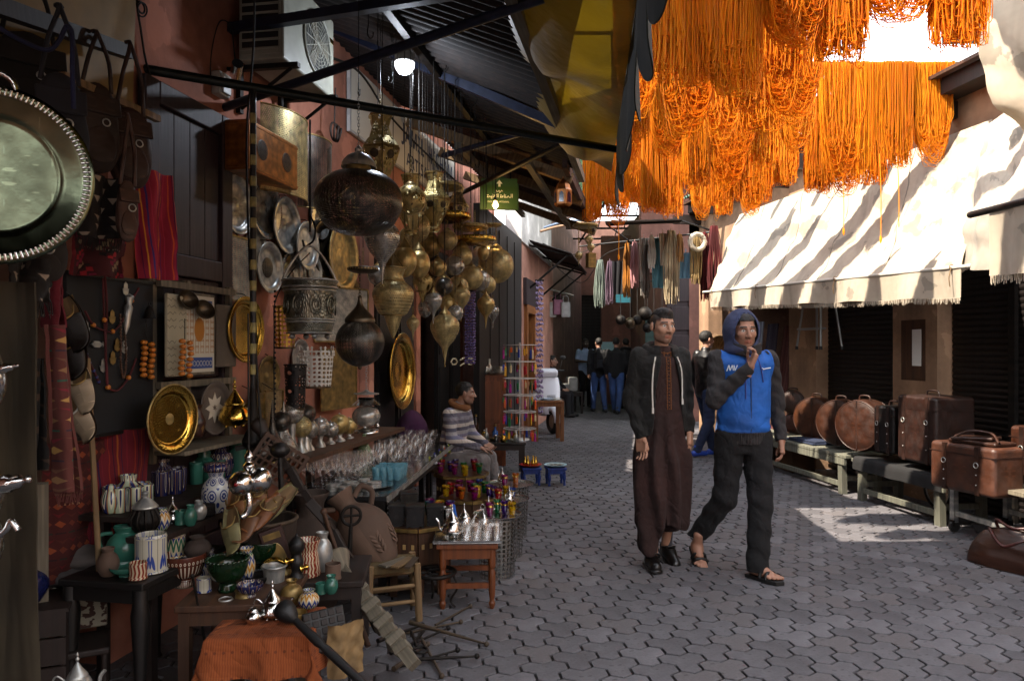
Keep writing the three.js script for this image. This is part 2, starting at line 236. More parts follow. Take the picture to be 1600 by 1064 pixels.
{
const b=thing('shop_building','salmon pink plaster shop building behind the lantern and pottery stall','building',[WALLA,0,0],TH);
part(b,'wall',[seg(-6,1.2,0,4.2,-0.25,0),seg(1.2,3.55,2.66,4.2,-0.25,0),seg(3.55,6.75,0,4.2,-0.25,0),seg(6.75,10.4,2.75,4.2,-0.25,0),seg(10.4,12.6,0,4.2,-0.25,0)],M.pink);
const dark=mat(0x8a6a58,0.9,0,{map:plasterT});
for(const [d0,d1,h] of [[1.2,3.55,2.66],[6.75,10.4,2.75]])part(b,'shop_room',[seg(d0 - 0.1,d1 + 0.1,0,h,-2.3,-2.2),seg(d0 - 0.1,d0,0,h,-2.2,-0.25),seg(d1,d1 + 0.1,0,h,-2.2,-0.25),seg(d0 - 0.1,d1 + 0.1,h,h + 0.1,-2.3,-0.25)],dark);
part(b,'lintel',seg(1.15,3.65,2.62,2.72,0.003,0.07),M.woodDark);
part(b,'tan_sheet',corr(LX(1.2),LX(3.68),[2.72,0.03],[3.6,0.06],0.006,0.13,'x',2),mat(0x9d8048,0.6,0.1,{map:plasterT}),'stained tan corrugated sheet over the opening');
for(const [d,z] of [[6.9,0.02],[7.5,0.02],[8.9,0.03],[9.5,0.02]])part(b,'door_leaf',[seg(d,d + 0.5,0.03,2.7,z,z + 0.05),seg(d + 0.05,d + 0.45,0.3,1.3,z + 0.05,z + 0.062),seg(d + 0.05,d + 0.45,1.45,2.6,z + 0.05,z + 0.062)],M.woodBlack);
part(b,'door_post',seg(6.66,6.78,0,2.8,0.003,0.09),M.pinkPale);part(b,'door_post',seg(8.15,8.3,0,2.72,-0.03,0.05),M.pink);
const roof=thing('stall_roof','dark corrugated metal roof sloping over the lantern stall','roof',[WALLA,0,0],TH);
part(roof,'roof_sheet',corr(LX(-4),LX(7.8),[4.235,-0.3],[3.32,1.93],0.018,0.11,'x',3),M.roofDark);
for(const d of [-1,2.2,5.9])part(roof,'rafter',beam([LX(d),4.13,0],[LX(d + 0.1),3.24,1.9],0.05,0.07),M.bluePaint);
part(roof,'edge_beam',beam([LX(-4),3.25,1.91],[LX(7.8),3.25,1.91],0.06,0.08),M.woodGrey);
part(roof,'purlin',beam([LX(-4),3.68,0.95],[LX(7.8),3.68,0.95],0.05,0.07),M.iron);
const roof2=thing('stall_roof','brown corrugated roof with bare timber beams past the lanterns','roof',[WALLA,0,0],TH);
part(roof2,'roof_sheet',corr(LX(7.5),LX(11.4),[4.0,0.2],[3.4,1.8],0.02,0.11,'x',3),M.roofBrown);
part(roof2,'fascia',beam([LX(7.5),3.35,1.77],[LX(11.4),3.35,1.77],0.05,0.12),M.roofBrown);
for(const d of [7.7,8.9,10.1,11.2])part(roof2,'rafter',beam([LX(d),3.9,0.1],[LX(d + 0.25),3.28,1.8],0.09,0.1),M.woodPale);
for(const z of [0.7,1.4])part(roof2,'batten',beam([LX(7.5),3.76 - z*0.28,z],[LX(11.4),3.76 - z*0.28,z],0.06,0.06),M.woodGrey);
solo('steel_beam','blue painted square steel beam carrying the stall roof above the air conditioner','beam',beam(W(358,45,0),P(720,-12,4.1),0.055,0.055),M.bluePaint);
solo('steel_beam','long blue steel tube rising from the wall past the white bulb','beam',bar(W(350,168,0),P(850,-4,3.55),0.026),M.bluePaint);
solo('steel_beam','dark blue steel brace crossing below the timber roof toward the green sign','beam',bar(P(692,243,7.4),P(860,196,6.6),0.028),M.bluePaint);
solo('steel_beam','thin dark steel brace slanting behind the green direction sign','beam',bar(P(700,312,8.6),P(880,224,6.4),0.026),M.iron);
solo('awning_pole','long dark green pole sticking out from the pink wall','pole',bar(W(220,107,-0.022),P(962,233,5.29),0.026,0.026,12),M.greenPole);
}
{
const a=thing('tarp_awning','yellow tarpaulin awning with dark green scalloped valance above the street','awning');
const eX=d=>0.07 + 0.1535*(d - 3.74),vX=d=>0.5 + 0.1*(d - 2.77);
part(a,'tarpaulin',sheet((u,v)=>{const d=-2 + 8.3*u,x=eX(d)- 0.2 +(vX(d)- eX(d)+ 0.2)*v,n=0.05*fbm(u*9,v*2.5,3)+ 0.04*Math.sin(u*31 + v*2);return [x,3.44 - 0.4*v - 0.1*Math.sin(v*3.14)+ n*Math.sin(v*3.14)*2,-d];},140,10,8,0.5),M.tarpYellow);
part(a,'valance',thick((u,v)=>{const d=-2 + 7.3*u,sc=Math.abs(Math.sin(u*7.3 / 0.5*Math.PI)),bot=2.54 + 0.24*(1 - Math.sqrt(sc));return [vX(d)+ 0.02*Math.sin(u*70)*v + 0.03*v*fbm(u*20,v),3.06 +(bot - 3.06)*v,-d];},260,6,0.006,7.3,0.45),M.tarpGreen);
}
// right building (own axes: x toward us, z out to the street)
const RA=5.3,RK=-0.15,TR=Math.atan2(-1,0.15),RX=d=>-d*1.0112;
const rightD=(u,out=0)=>(RA - out*1.0112)*F /(u - CX - RK*F);
const R=(u,v,out=0)=>P(u,v,rightD(u,out));
const rseg=(d0,d1,y0,y1,z0,z1)=>box(RX(d0)- RX(d1),y1 - y0,z1 - z0,(RX(d0)+ RX(d1))/ 2,(y0 + y1)/ 2,(z0 + z1)/ 2);
{
const b=thing('shop_building','dark shop building with roller shutters behind the leather bags','building',[RA,0,0],TR);
part(b,'wall',[rseg(-6,3,0,3.9,-0.25,0),rseg(3,9.4,2.5,3.9,-0.25,0),rseg(9.9,12.9,2.8,3.9,-0.25,0),rseg(12.7,13.1,0,3.9,-0.25,0)],M.beige);
for(const [d0,d1,l] of [[7.2,7.85,'pink plaster pillar with a flaking notice'],[9.3,9.95,'cracked pink plaster pillar']])part(b,'pillar',rseg(d0,d1,0,d1>9?3.9:2.52,-0.25,0.06),M.beige,l);
const slatG=[];const sl=(w)=>{const g=extr([[0,0],[0.006,0.012],[0.012,0.03],[0.008,0.05],[0,0.056],[-0.006,0.05],[-0.002,0.03],[-0.006,0.008]],w);return at(prep(g),0,0,0,0,-Math.PI / 2,0);};
const shut=mat(0x2b2524,0.5,0.5,{map:rustT});
for(const [d0,d1] of [[3.02,7.18],[7.87,9.28]]){const g=sl(RX(d0)- RX(d1));for(let k=0;k<44;k++){const m=part(b,k||d0>4?'shutter_slat_' + String(k +(d0>4?44:0)).padStart(3,'0'):'shutter_slat',g,shut);m.position.set(RX(d0),0.02 + k*0.0575,-0.1);}}
part(b,'shutter_back',[rseg(2.98,7.2,0,2.55,-0.2,-0.16),rseg(7.85,9.3,0,2.55,-0.2,-0.16)],M.woodBlack);
for(const d of [5.1,6.4])part(b,'shutter_guide',rseg(d,d + 0.07,0,2.5,-0.08,-0.04),M.iron);
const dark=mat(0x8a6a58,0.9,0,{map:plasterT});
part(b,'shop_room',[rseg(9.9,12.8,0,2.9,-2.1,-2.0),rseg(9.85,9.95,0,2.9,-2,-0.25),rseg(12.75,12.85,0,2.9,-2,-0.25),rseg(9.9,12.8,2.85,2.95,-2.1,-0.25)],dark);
part(b,'notice',rseg(7.42,7.55,1.35,1.72,0.061,0.064),M.white,'faded white paper notice');
part(b,'notice_board',rseg(7.36,7.72,1.2,1.82,0.05,0.0605),M.woodMid);
part(b,'eave_beam',rseg(4,13,3.9,4.05,-0.1,0.25),M.woodDark);
part(b,'eave_board',box(9,0.03,0.7,RX(8.6),4.1,0.0,0.12),M.woodMid);
for(let k=0;k<9;k++)part(b,'rafter',rseg(5 + k,5.08 + k,3.72,3.88,0.002,0.5),M.woodDark);
const rs=part(scene,numbered('roof_sheet'),sheet((u,v)=>{const d=7.35 - 3.4*v,x0=4.3 -(7.35 - d)*0.6;return [x0 + 3*u,4.56 + 0.12*u + 0.024*Math.sin(v*3.4 / 0.12*6.283),-d];},3,240,3,3.4),M.roofGrey);tag(rs,'grey corrugated roof sheet jutting over the lane above the canvas','roof');
part(b,'roof_sheet',corr(RX(7.3),RX(13),[4.16,0.35],[4.6,-3],0.02,0.11,'x',2),mat(0x5f8a78,0.7,0.1,{map:rustT}),'weathered green corrugated roof sheet');
}
// far buildings
{
const blk=solo('shop_door_wall','tall black folded shop doors between lantern stall and key ring stand','door',[seg(9.3,12.4,0,3.35,0.42,0.5),...[9.9,10.5,11.1,11.7].map(d=>seg(d,d + 0.03,0.1,3.2,0.5,0.512))],M.woodBlack,[WALLA,0,0],TH);
const w=thing('pale_building','pale lilac and pink facade with orange framed door past the black doors','building',[WALLA,0,0],TH);
part(w,'wall',[seg(12.5,17,2.75,3.35,0.2,0.44),seg(12.5,13.0,0,2.75,0.2,0.44),seg(14.0,17,0,2.75,0.2,0.44)],M.pinkPale);
part(w,'upper_wall',seg(12.5,16.4,3.35,4.9,0.2,0.48),M.whiteWall,'white plaster upper wall');
part(w,'fascia',seg(12.9,14.3,2.3,2.76,0.445,0.5),M.woodDoor);
const dr=part(w,'door',[seg(13.0,13.12,0,2.3,0.3,0.5),seg(13.88,14,0,2.3,0.3,0.5),seg(13.12,13.88,2.16,2.3,0.3,0.5),seg(13.12,13.88,0,0.9,0.32,0.4),seg(13.45,13.55,0.9,2.16,0.32,0.42)],M.woodOrange,'orange varnished door frame');
part(w,'door_pane',[seg(13.12,13.45,0.9,2.16,0.34,0.35),seg(13.55,13.88,0.9,2.16,0.34,0.35)],mat(0x2a2430,0.1));part(w,'back_wall',seg(12.9,14.1,0,2.6,-0.6,-0.5),M.pinkPale);
const can=thing('canopy','small dark corrugated canopy over the pale facade','canopy',[WALLA,0,0],TH);
part(can,'roof_sheet',corr(LX(13.2),LX(16.6),[3.45,0.5],[3.2,1.25],0.018,0.1,'x',2),M.roofDark);
for(const d of [13.3,15,16.5])part(can,'bracket',[bar([LX(d),2.6,0.48],[LX(d),3.2,1.2],0.02),bar([LX(d),3.38,0.48],[LX(d),3.16,1.24],0.02)],M.iron);
const t=thing('brown_building','dim brown building closing the left side of the lane','building',[WALLA,0,0],TH);
part(t,'wall',seg(17.1,26.6,0,5.6,-0.1,0.3),mat(0x8a685a,0.9,0,{map:plasterT}));
part(t,'fascia',seg(17.3,20,2.4,2.9,0.302,0.36),M.woodDark);
const e=thing('end_building','mauve plaster building with a dark shutter closing the far end','building',[0,0,-26]);
const zmat=mat(0x8a6355,0.9,0,{map:plasterT});
part(e,'wall',[box(0.7,6,0.3,1.75,3,0),box(3.2,2.6,0.3,3.4 - 0.0,4.7,0),box(1.4,3.4,0.3,4.6 - 0.3,1.7,0),box(1.5,2.0,0.3,1.0,5,0)],zmat);
const shut=mat(0x2a2322,0.6,0.3,{map:rustT});
for(let k=0;k<30;k++)part(e,k?'shutter_slat_' + String(k).padStart(3,'0'):'shutter_slat',box(1.6,0.1,0.03,2.85,0.06 + k*0.113,0.02 + 0.0),shut);
part(e,'shutter_back',box(1.7,3.5,0.04,2.85,1.75,-0.06),M.woodBlack);
part(e,'sign_board',box(0.55,0.3,0.05,2.2,5.0,0.18),M.beige);
const s=thing('side_building','plum coloured building with tall panelled door beyond the hanging wool','building',[0,0,0]);
const plum=mat(0x7c5348,0.9,0,{map:plasterT});
part(s,'wall',[box(0.3,5,10.2,3.45,2.5,-20.7),box(2.4,5,0.3,4.9,2.5,-15.5),box(1.3,1.9,0.3,3.35,4.05,-15.5)],plum);
const dp=part(s,'door',box(1.1,3.1,0.08,3.8,1.55,-15.42),M.woodDoor,'tall dark plum panelled double door');
for(const x of [-0.27,0.27])for(let k=0;k<5;k++)part(dp,'panel',rbox(0.4,0.5,0.05,0.015,3.8 + x,0.35 + k*0.6,-15.38),M.woodDoor);
const teal=mat(0x1f3d38,0.6,0.2,{map:rustT});
part(s,'teal_shutter',box(0.06,2.3,1.6,3.27,1.15,-16.8),teal);part(s,'teal_panel',box(0.5,2.2,0.06,3.05,1.1,-15.45),teal);
part(s,'light_panel',box(0.5,0.7,0.05,2.46 + 0.15,1.35,-20),mat(0x8fb4bd,0.6));
part(s,'panel_wall',box(0.8,4.6,0.2,2.85,2.3,-20.2),plum);
const g=thing('lane_roof','pale green corrugated roof on dark steel trusses over the far lane','roof');
part(g,'roof_sheet',sheet((u,v)=>[0.2 + 4.4*u,5.0 + 1.3*Math.sin(Math.PI*(0.1 + 0.5*u))+ 0.03*Math.sin(v*11.5 / 0.2*6.28),-12.6 - 11.5*v],12,460,4.4,11.5),M.roofGreen);
for(let k=0;k<6;k++){const z=-13 - k*2;part(g,'truss',[bar([0.2,4.95,z],[4.6,4.95,z],0.03),...Array.from({length:6},(_,i)=>bar([0.2 + i*0.75,4.95,z],[0.55 + i*0.75,5.0 + 1.25*Math.sin(Math.PI*(0.1 + 0.5*(0.35 + i*0.75)/ 4.4)),z],0.018,0.018,6))],M.iron);}
for(const y of [0.7,2.2,3.7])part(g,'purlin',bar([y,4.98,-12.8],[y,4.98,-24],0.03),M.iron);
}
{
const p=thing('plaster_house','plaster house that the lane turns in front of','building');
part(p,'wall',[box(9.5,3.7,0.25,1.3,1.85,7.1)],M.pinkPale);
const sh=(l,x0,x1,d0,d1)=>solo('shade_cloth',l,'shade cloth',thick((u,v)=>[x0 +(x1 - x0)*u,4.62 - 0.1*Math.sin(u*3.14)- 0.05*Math.sin(v*9),-d0 -(d1 - d0)*v],10,20,0.005),M.canvasGrey);
sh('canvas shade cloth slung above the yarn poles over the stall side',-1.1,0.82,-1.5,4.3);sh('canvas shade cloth slung above the timber roof',-1.2,0.62,5.5,9.6);
}
// orange yarn drying on poles across the lane
{
const yarnT=tex(128,0.02,(x,y)=>{const k=0.8 + 0.25*Math.sin((x*5 + y*9)*6.28);return [k,k,k];});
const mats=[0xf8ac1e,0xf2a014,0xfcb62c,0xe8940e].map(c=>mat(c,0.95,0,{phys:1,transmission:0.55,thickness:0,specularIntensity:0.15,vertexColors:true}));
function hank(width,len,n,style){
const pos=[],nor=[],uv=[],col=[],rad=0.0027,S=13,fr=[[1,0],[-0.5,0.87],[-0.5,-0.87]];
const T=V(0,0,0),A=V(0,0,0),B=V(0,0,0);
for(let k=0;k<n;k++){
const a=rr(-0.5,0.5),span=style===1?rr(0.25,0.85):style===2?rr(0.12,0.4):rr(0.05,0.25),x0=Math.max(-0.5,a - span / 2)*width,x1=Math.min(0.5,a + span / 2)*width;
const sp=(x1 - x0)/ width,l=len*(style===1?0.42 + 0.52*sp / 0.85 + rr(-0.07,0.09):style===2?rr(0.7,1.03):rr(0.62,1.03)),z0=rr(-0.045,0.05),z1=z0 + rr(-0.02,0.02),pw=style===1?rr(2.2,3.4):rr(3.5,8),wob=rr(0,9),wa=rr(0.002,0.012),pin=style===2?0.5:style===0?0.15:0;
const tn=rr(0.86,1.04),tg=tn*rr(0.84,1.08);const loose=rnd()<0.035?rr(0.02,0.09):0;
const pts=[];
for(let i=0;i<=S;i++){const t=i / S,s=2*t - 1,as=Math.abs(s),y=-(l + loose)*(1 - Math.pow(as,pw))- 0.0,e=0.5 + 0.5*Math.sign(s)*Math.pow(as,0.8);
const squeeze=1 - pin*Math.exp(-Math.pow((y / len + 0.32)/ 0.16,2));pts.push(V((x0 +(x1 - x0)*e)*squeeze + wa*Math.sin(wob + t*17),y + 0.02,z0 +(z1 - z0)*t + wa*Math.cos(wob*2 + t*13)+(as>0.97?-0.0:0)));}
const ring=pts.map((p,i)=>{T.subVectors(pts[Math.min(S,i + 1)],pts[Math.max(0,i - 1)]).normalize();A.crossVectors(T,V(0,0.02,1)).normalize();B.crossVectors(T,A);return fr.map(([c,s])=>[p.x +(A.x*c + B.x*s)*rad,p.y +(A.y*c + B.y*s)*rad,p.z +(A.z*c + B.z*s)*rad,A.x*c + B.x*s,A.y*c + B.y*s,A.z*c + B.z*s]);});
for(let i=0;i<S;i++)for(let q=0;q<3;q++){const r=(q + 1)% 3;for(const v of [ring[i][q],ring[i + 1][r],ring[i + 1][q],ring[i][q],ring[i][r],ring[i + 1][r]]){pos.push(v[0],v[1],v[2]);nor.push(v[3],v[4],v[5]);uv.push(0,v[1]);col.push(tn,tg,tn);}}
}
const g=new THREE.BufferGeometry();g.setAttribute('position',new THREE.Float32BufferAttribute(pos,3));g.setAttribute('normal',new THREE.Float32BufferAttribute(nor,3));g.setAttribute('uv',new THREE.Float32BufferAttribute(uv,2));g.setAttribute('color',new THREE.Float32BufferAttribute(col,3));return g;
}
const kinds=[hank(0.3,1.0,310,0),hank(0.42,1.02,330,1),hank(0.3,1.02,320,2),hank(0.38,0.95,310,1),hank(0.26,1.05,290,2),hank(0.46,0.9,330,1)];
const poleM=M.woodPale;
const rows=[[2.3,4.25,0.8,2.5],[3.2,4.25,0.75,2.6],[4.1,3.98,0.68,2.4],[4.7,4.1,0.74,1.6],[5.3,4.12,0.75,2.0],[6.0,4.1,0.85,2.1],[6.9,4.2,1.3,4.0],[7.6,4.1,0.95,3.4],[8.4,4.08,0.9,3.2],[9.3,4.1,0.9,2.95]];
const where=['above the lane just past the lantern stall roof','over the lane ahead of the leather benches'];
let prev=-1;
rows.forEach(([d,y,xa,xb],ri)=>{
solo('yarn_pole','horizontal wooden pole across the lane carrying orange yarn','pole',bar([xa - 0.35,y,-d],[xb + 0.35,y + 0.02,-d - 0.05],0.016),poleM,[0,0,0],0,'poles the yarn hangs from');
for(let x=xa;x<xb;){
let k=Math.floor(rnd()*kinds.length);if(k===prev)k=(k + 1)% kinds.length;prev=k;
const w=[0.3,0.42,0.3,0.38,0.26,0.46][k]*rr(0.8,0.98);
const h=solo('yarn_hank',['orange yarn hank hanging in long straight strands from a pole overhead','orange yarn hank hanging in wide nested loops from a pole overhead','orange yarn hank tied in near its upper third on an overhead pole','orange yarn hank hanging in middling nested loops from a pole overhead','narrow orange yarn hank pinched near the top on an overhead pole','broad orange yarn hank swagged in shallow loops from a pole overhead'][k],'yarn',kinds[k],mats[Math.floor(rnd()*4)],[x + w / 2,y + rr(-0.01,0.015),-d - 0.03 + rr(-0.02,0.02)],rr(-0.25,0.25)+(rnd()<0.5?Math.PI:0),'hanks of orange yarn drying overhead');
h.scale.set(rr(0.85,1.1),ri===2?(x>1.5?rr(0.74,0.86):rr(0.9,1.12)):rr(ri===6?0.92:0.76,1.12),1);x +=w +(rnd()<0.4&&ri !==2?rr(0.03,ri===6?0.06:0.14):-0.015);
}
});
for(const [u,v0,v1,d] of [[1375,240,372,6.85],[1403,240,375,6.9],[1317,270,360,7.6],[965,330,400,8.6]]){const p=P(u,v0,d),q=P(u + 2,v1,d);solo('yarn_end','loose orange yarn end dangling below the hanks','yarn',[tube([p,p.clone().lerp(q,0.5).add(V(0.006,0,0.004)),q],0.004,14,5),lathe([[0.002,0.03],[0.01,0.01],[0.012,-0.02],[0.004,-0.05]],8).translate(q.x,q.y,q.z)],mats[2],[0,0,0],0,'loose yarn ends');}
}
// canvas awnings on the right
const lerp3=(a,b,t)=>[a[0] +(b[0] - a[0])*t,a[1] +(b[1] - a[1])*t,a[2] +(b[2] - a[2])*t];
const arr=v=>[v.x,v.y,v.z];
function fringe(p0,p1,len,n){
const g=[];for(let i=0;i<n;i++){const p=lerp3(p0,p1,(i + rnd()*0.7)/ n),l=len*rr(0.5,1.2),w=rr(0.003,0.007);g.push(box(w,l,0.002,p[0] + rr(-0.004,0.004),p[1] - l / 2,p[2],rr(-0.15,0.15),-TR + rr(-0.5,0.5),rr(-0.12,0.12)));}return merge(...g);
}
{
const a=thing('canvas_awning','wide cream canvas awning dappled by sun above the leather benches','awning');
const T0=[4.28,3.57,-6.55],T1=[3.5,3.58,-11.3],B0=[3.42,2.15,-5.6],B1=[2.8,2.34,-10.4];
const surf=(u,v)=>{const p=lerp3(lerp3(T0,T1,u),lerp3(B0,B1,u),v),w=Math.sin(v*3.14),n=0.09*fbm(u*6 + v*1.5,v*1.6,4)*w - 0.08*w*Math.sin(u*3.14)+ 0.06*(Math.abs(fbm(u*13 + v*4,v*2.2 - u*2,11,2))- 0.12)*w + 0.03*(Math.abs(fbm(u*22 - v*5,v*4,2,2))- 0.1)*w*v;return [p[0] - 0.75*n,p[1] + n,p[2]];};
part(a,'canvas',thick((u,v)=>surf(u,v),90,40,0.004,5,1.8),M.canvas);
const val=(u,v)=>{const p=surf(u,1),k=0.03*Math.sin(u*38)*v + 0.05*v*fbm(u*9,1);return [p[0] + k,p[1] - 0.235*v - 0.006*Math.sin(u*38),p[2] + 0.3*k];};
part(a,'valance',thick(val,120,5,0.004,5,0.25),M.canvas);
const fr=part(a,'fringe',Array.from({length:8},(_,k)=>fringe(val(k / 8,1),val((k + 1)/ 8,1),0.045,70)),M.canvas);fr.userData.kind='stuff';
for(const u of [0.2,0.42,0.63,0.84])part(a,'seam',tube(Array.from({length:14},(_,i)=>{const p=surf(u + 0.004*Math.sin(i),i / 13);return [p[0] - 0.003,p[1] + 0.003,p[2]];}),0.0045,40,5),M.canvasGrey);
for(const u of [0.02,0.35,0.7,0.98]){const p=surf(u,1);part(a,'tie_cord',[tor(0.022,0.004,p[0],p[1],p[2],0,TR + 1.57,5,14),tube([[p[0] - 0.01,p[1],p[2] + 0.01],[p[0] - 0.03,p[1] - 0.08,p[2] + 0.015],[p[0] - 0.02,p[1] - 0.15,p[2] + 0.01]],0.004,10,5)],M.woodPale);}
part(a,'front_bar',bar([B0[0] + 0.02,B0[1] - 0.005,B0[2] + 0.1],[B1[0] - 0.03,B1[1],B1[2] - 0.25],0.016),mat(0xb5b0a4,0.6));
const b=thing('canvas_awning','rumpled cream canvas awning with black front bar beside the upper drape','awning');
const q=[P(1520,335,4.35),P(1760,275,3.0),P(1900,-60,3.5),P(1545,195,6.0)].map(arr);
part(b,'canvas',thick((u,v)=>{const p=lerp3(lerp3(q[3],q[2],u),lerp3(q[0],q[1],u),v),w=Math.sin(v*3.14),n=0.08*fbm(u*5,v*4,2)*w + 0.03*w*Math.sin(u*21);return [p[0] - n,p[1] + n,p[2]];},50,26,0.004,3,1.6),M.canvas);
part(b,'valance',thick((u,v)=>{const p=lerp3(lerp3(q[0],q[1],0.16),q[1],u),k=0.03*v*Math.sin(u*15);return [p[0] + k,p[1] - 0.36*v - 0.01,p[2]];},30,4,0.004,1,0.4),M.canvas);
const f0=lerp3(q[0],q[1],0.16);const fb=part(b,'fringe',fringe([f0[0],f0[1] - 0.365,f0[2]],[q[1][0],q[1][1] - 0.365,q[1][2]],0.05,110),M.canvas);fb.userData.kind='stuff';
part(b,'front_bar',bar(lerp3(q[0],q[1],-0.02),lerp3(q[0],q[1],1),0.02),M.iron);
const s0=arr(P(1538,215,6.1)),s1=arr(P(1625,290,4.6)),s2=arr(P(1500,418,5.7)),s3=arr(P(1612,400,4.6));
part(b,'side_flap',thick((u,v)=>{const p=lerp3(lerp3(s0,s1,u),lerp3(s2,s3,u),v),n=0.05*fbm(u*4,v*5,7)+ 0.015*Math.sin(u*16);return [p[0] + n,p[1] - 0.05*Math.sin(u*3.14)*v,p[2] + n];},24,24,0.004,1.5,1),M.canvasGrey);
part(b,'knot',[sph(0.045,...s2,12,10),sph(0.03,s2[0] + 0.05,s2[1] + 0.01,s2[2],10,8),tube([[s2[0],s2[1],s2[2]],[s2[0] - 0.04,s2[1] - 0.08,s2[2]],[s2[0] - 0.02,s2[1] - 0.15,s2[2]]],0.012,8,6)],M.canvas);
const c=[P(1592,-60,4.9),P(1900,-120,4.0),P(1640,265,4.75),P(1800,170,3.9)].map(arr);
solo('canvas_drape','loose pale canvas sheet hanging in a bulge under the roof edge','canvas',thick((u,v)=>{const p=lerp3(lerp3(c[0],c[1],u),lerp3(c[2],c[3],u),v);const edge=(1 - u)**2,k=0.08*fbm(u*4,v*4,12);return [p[0] - edge*0.36*Math.sin(Math.PI*Math.pow(v,0.75))+ k,p[1] + k,p[2] + 0.12*Math.sin(v*5 + u*6)*u];},24,36,0.005,1.5,1.5),M.canvas);
}
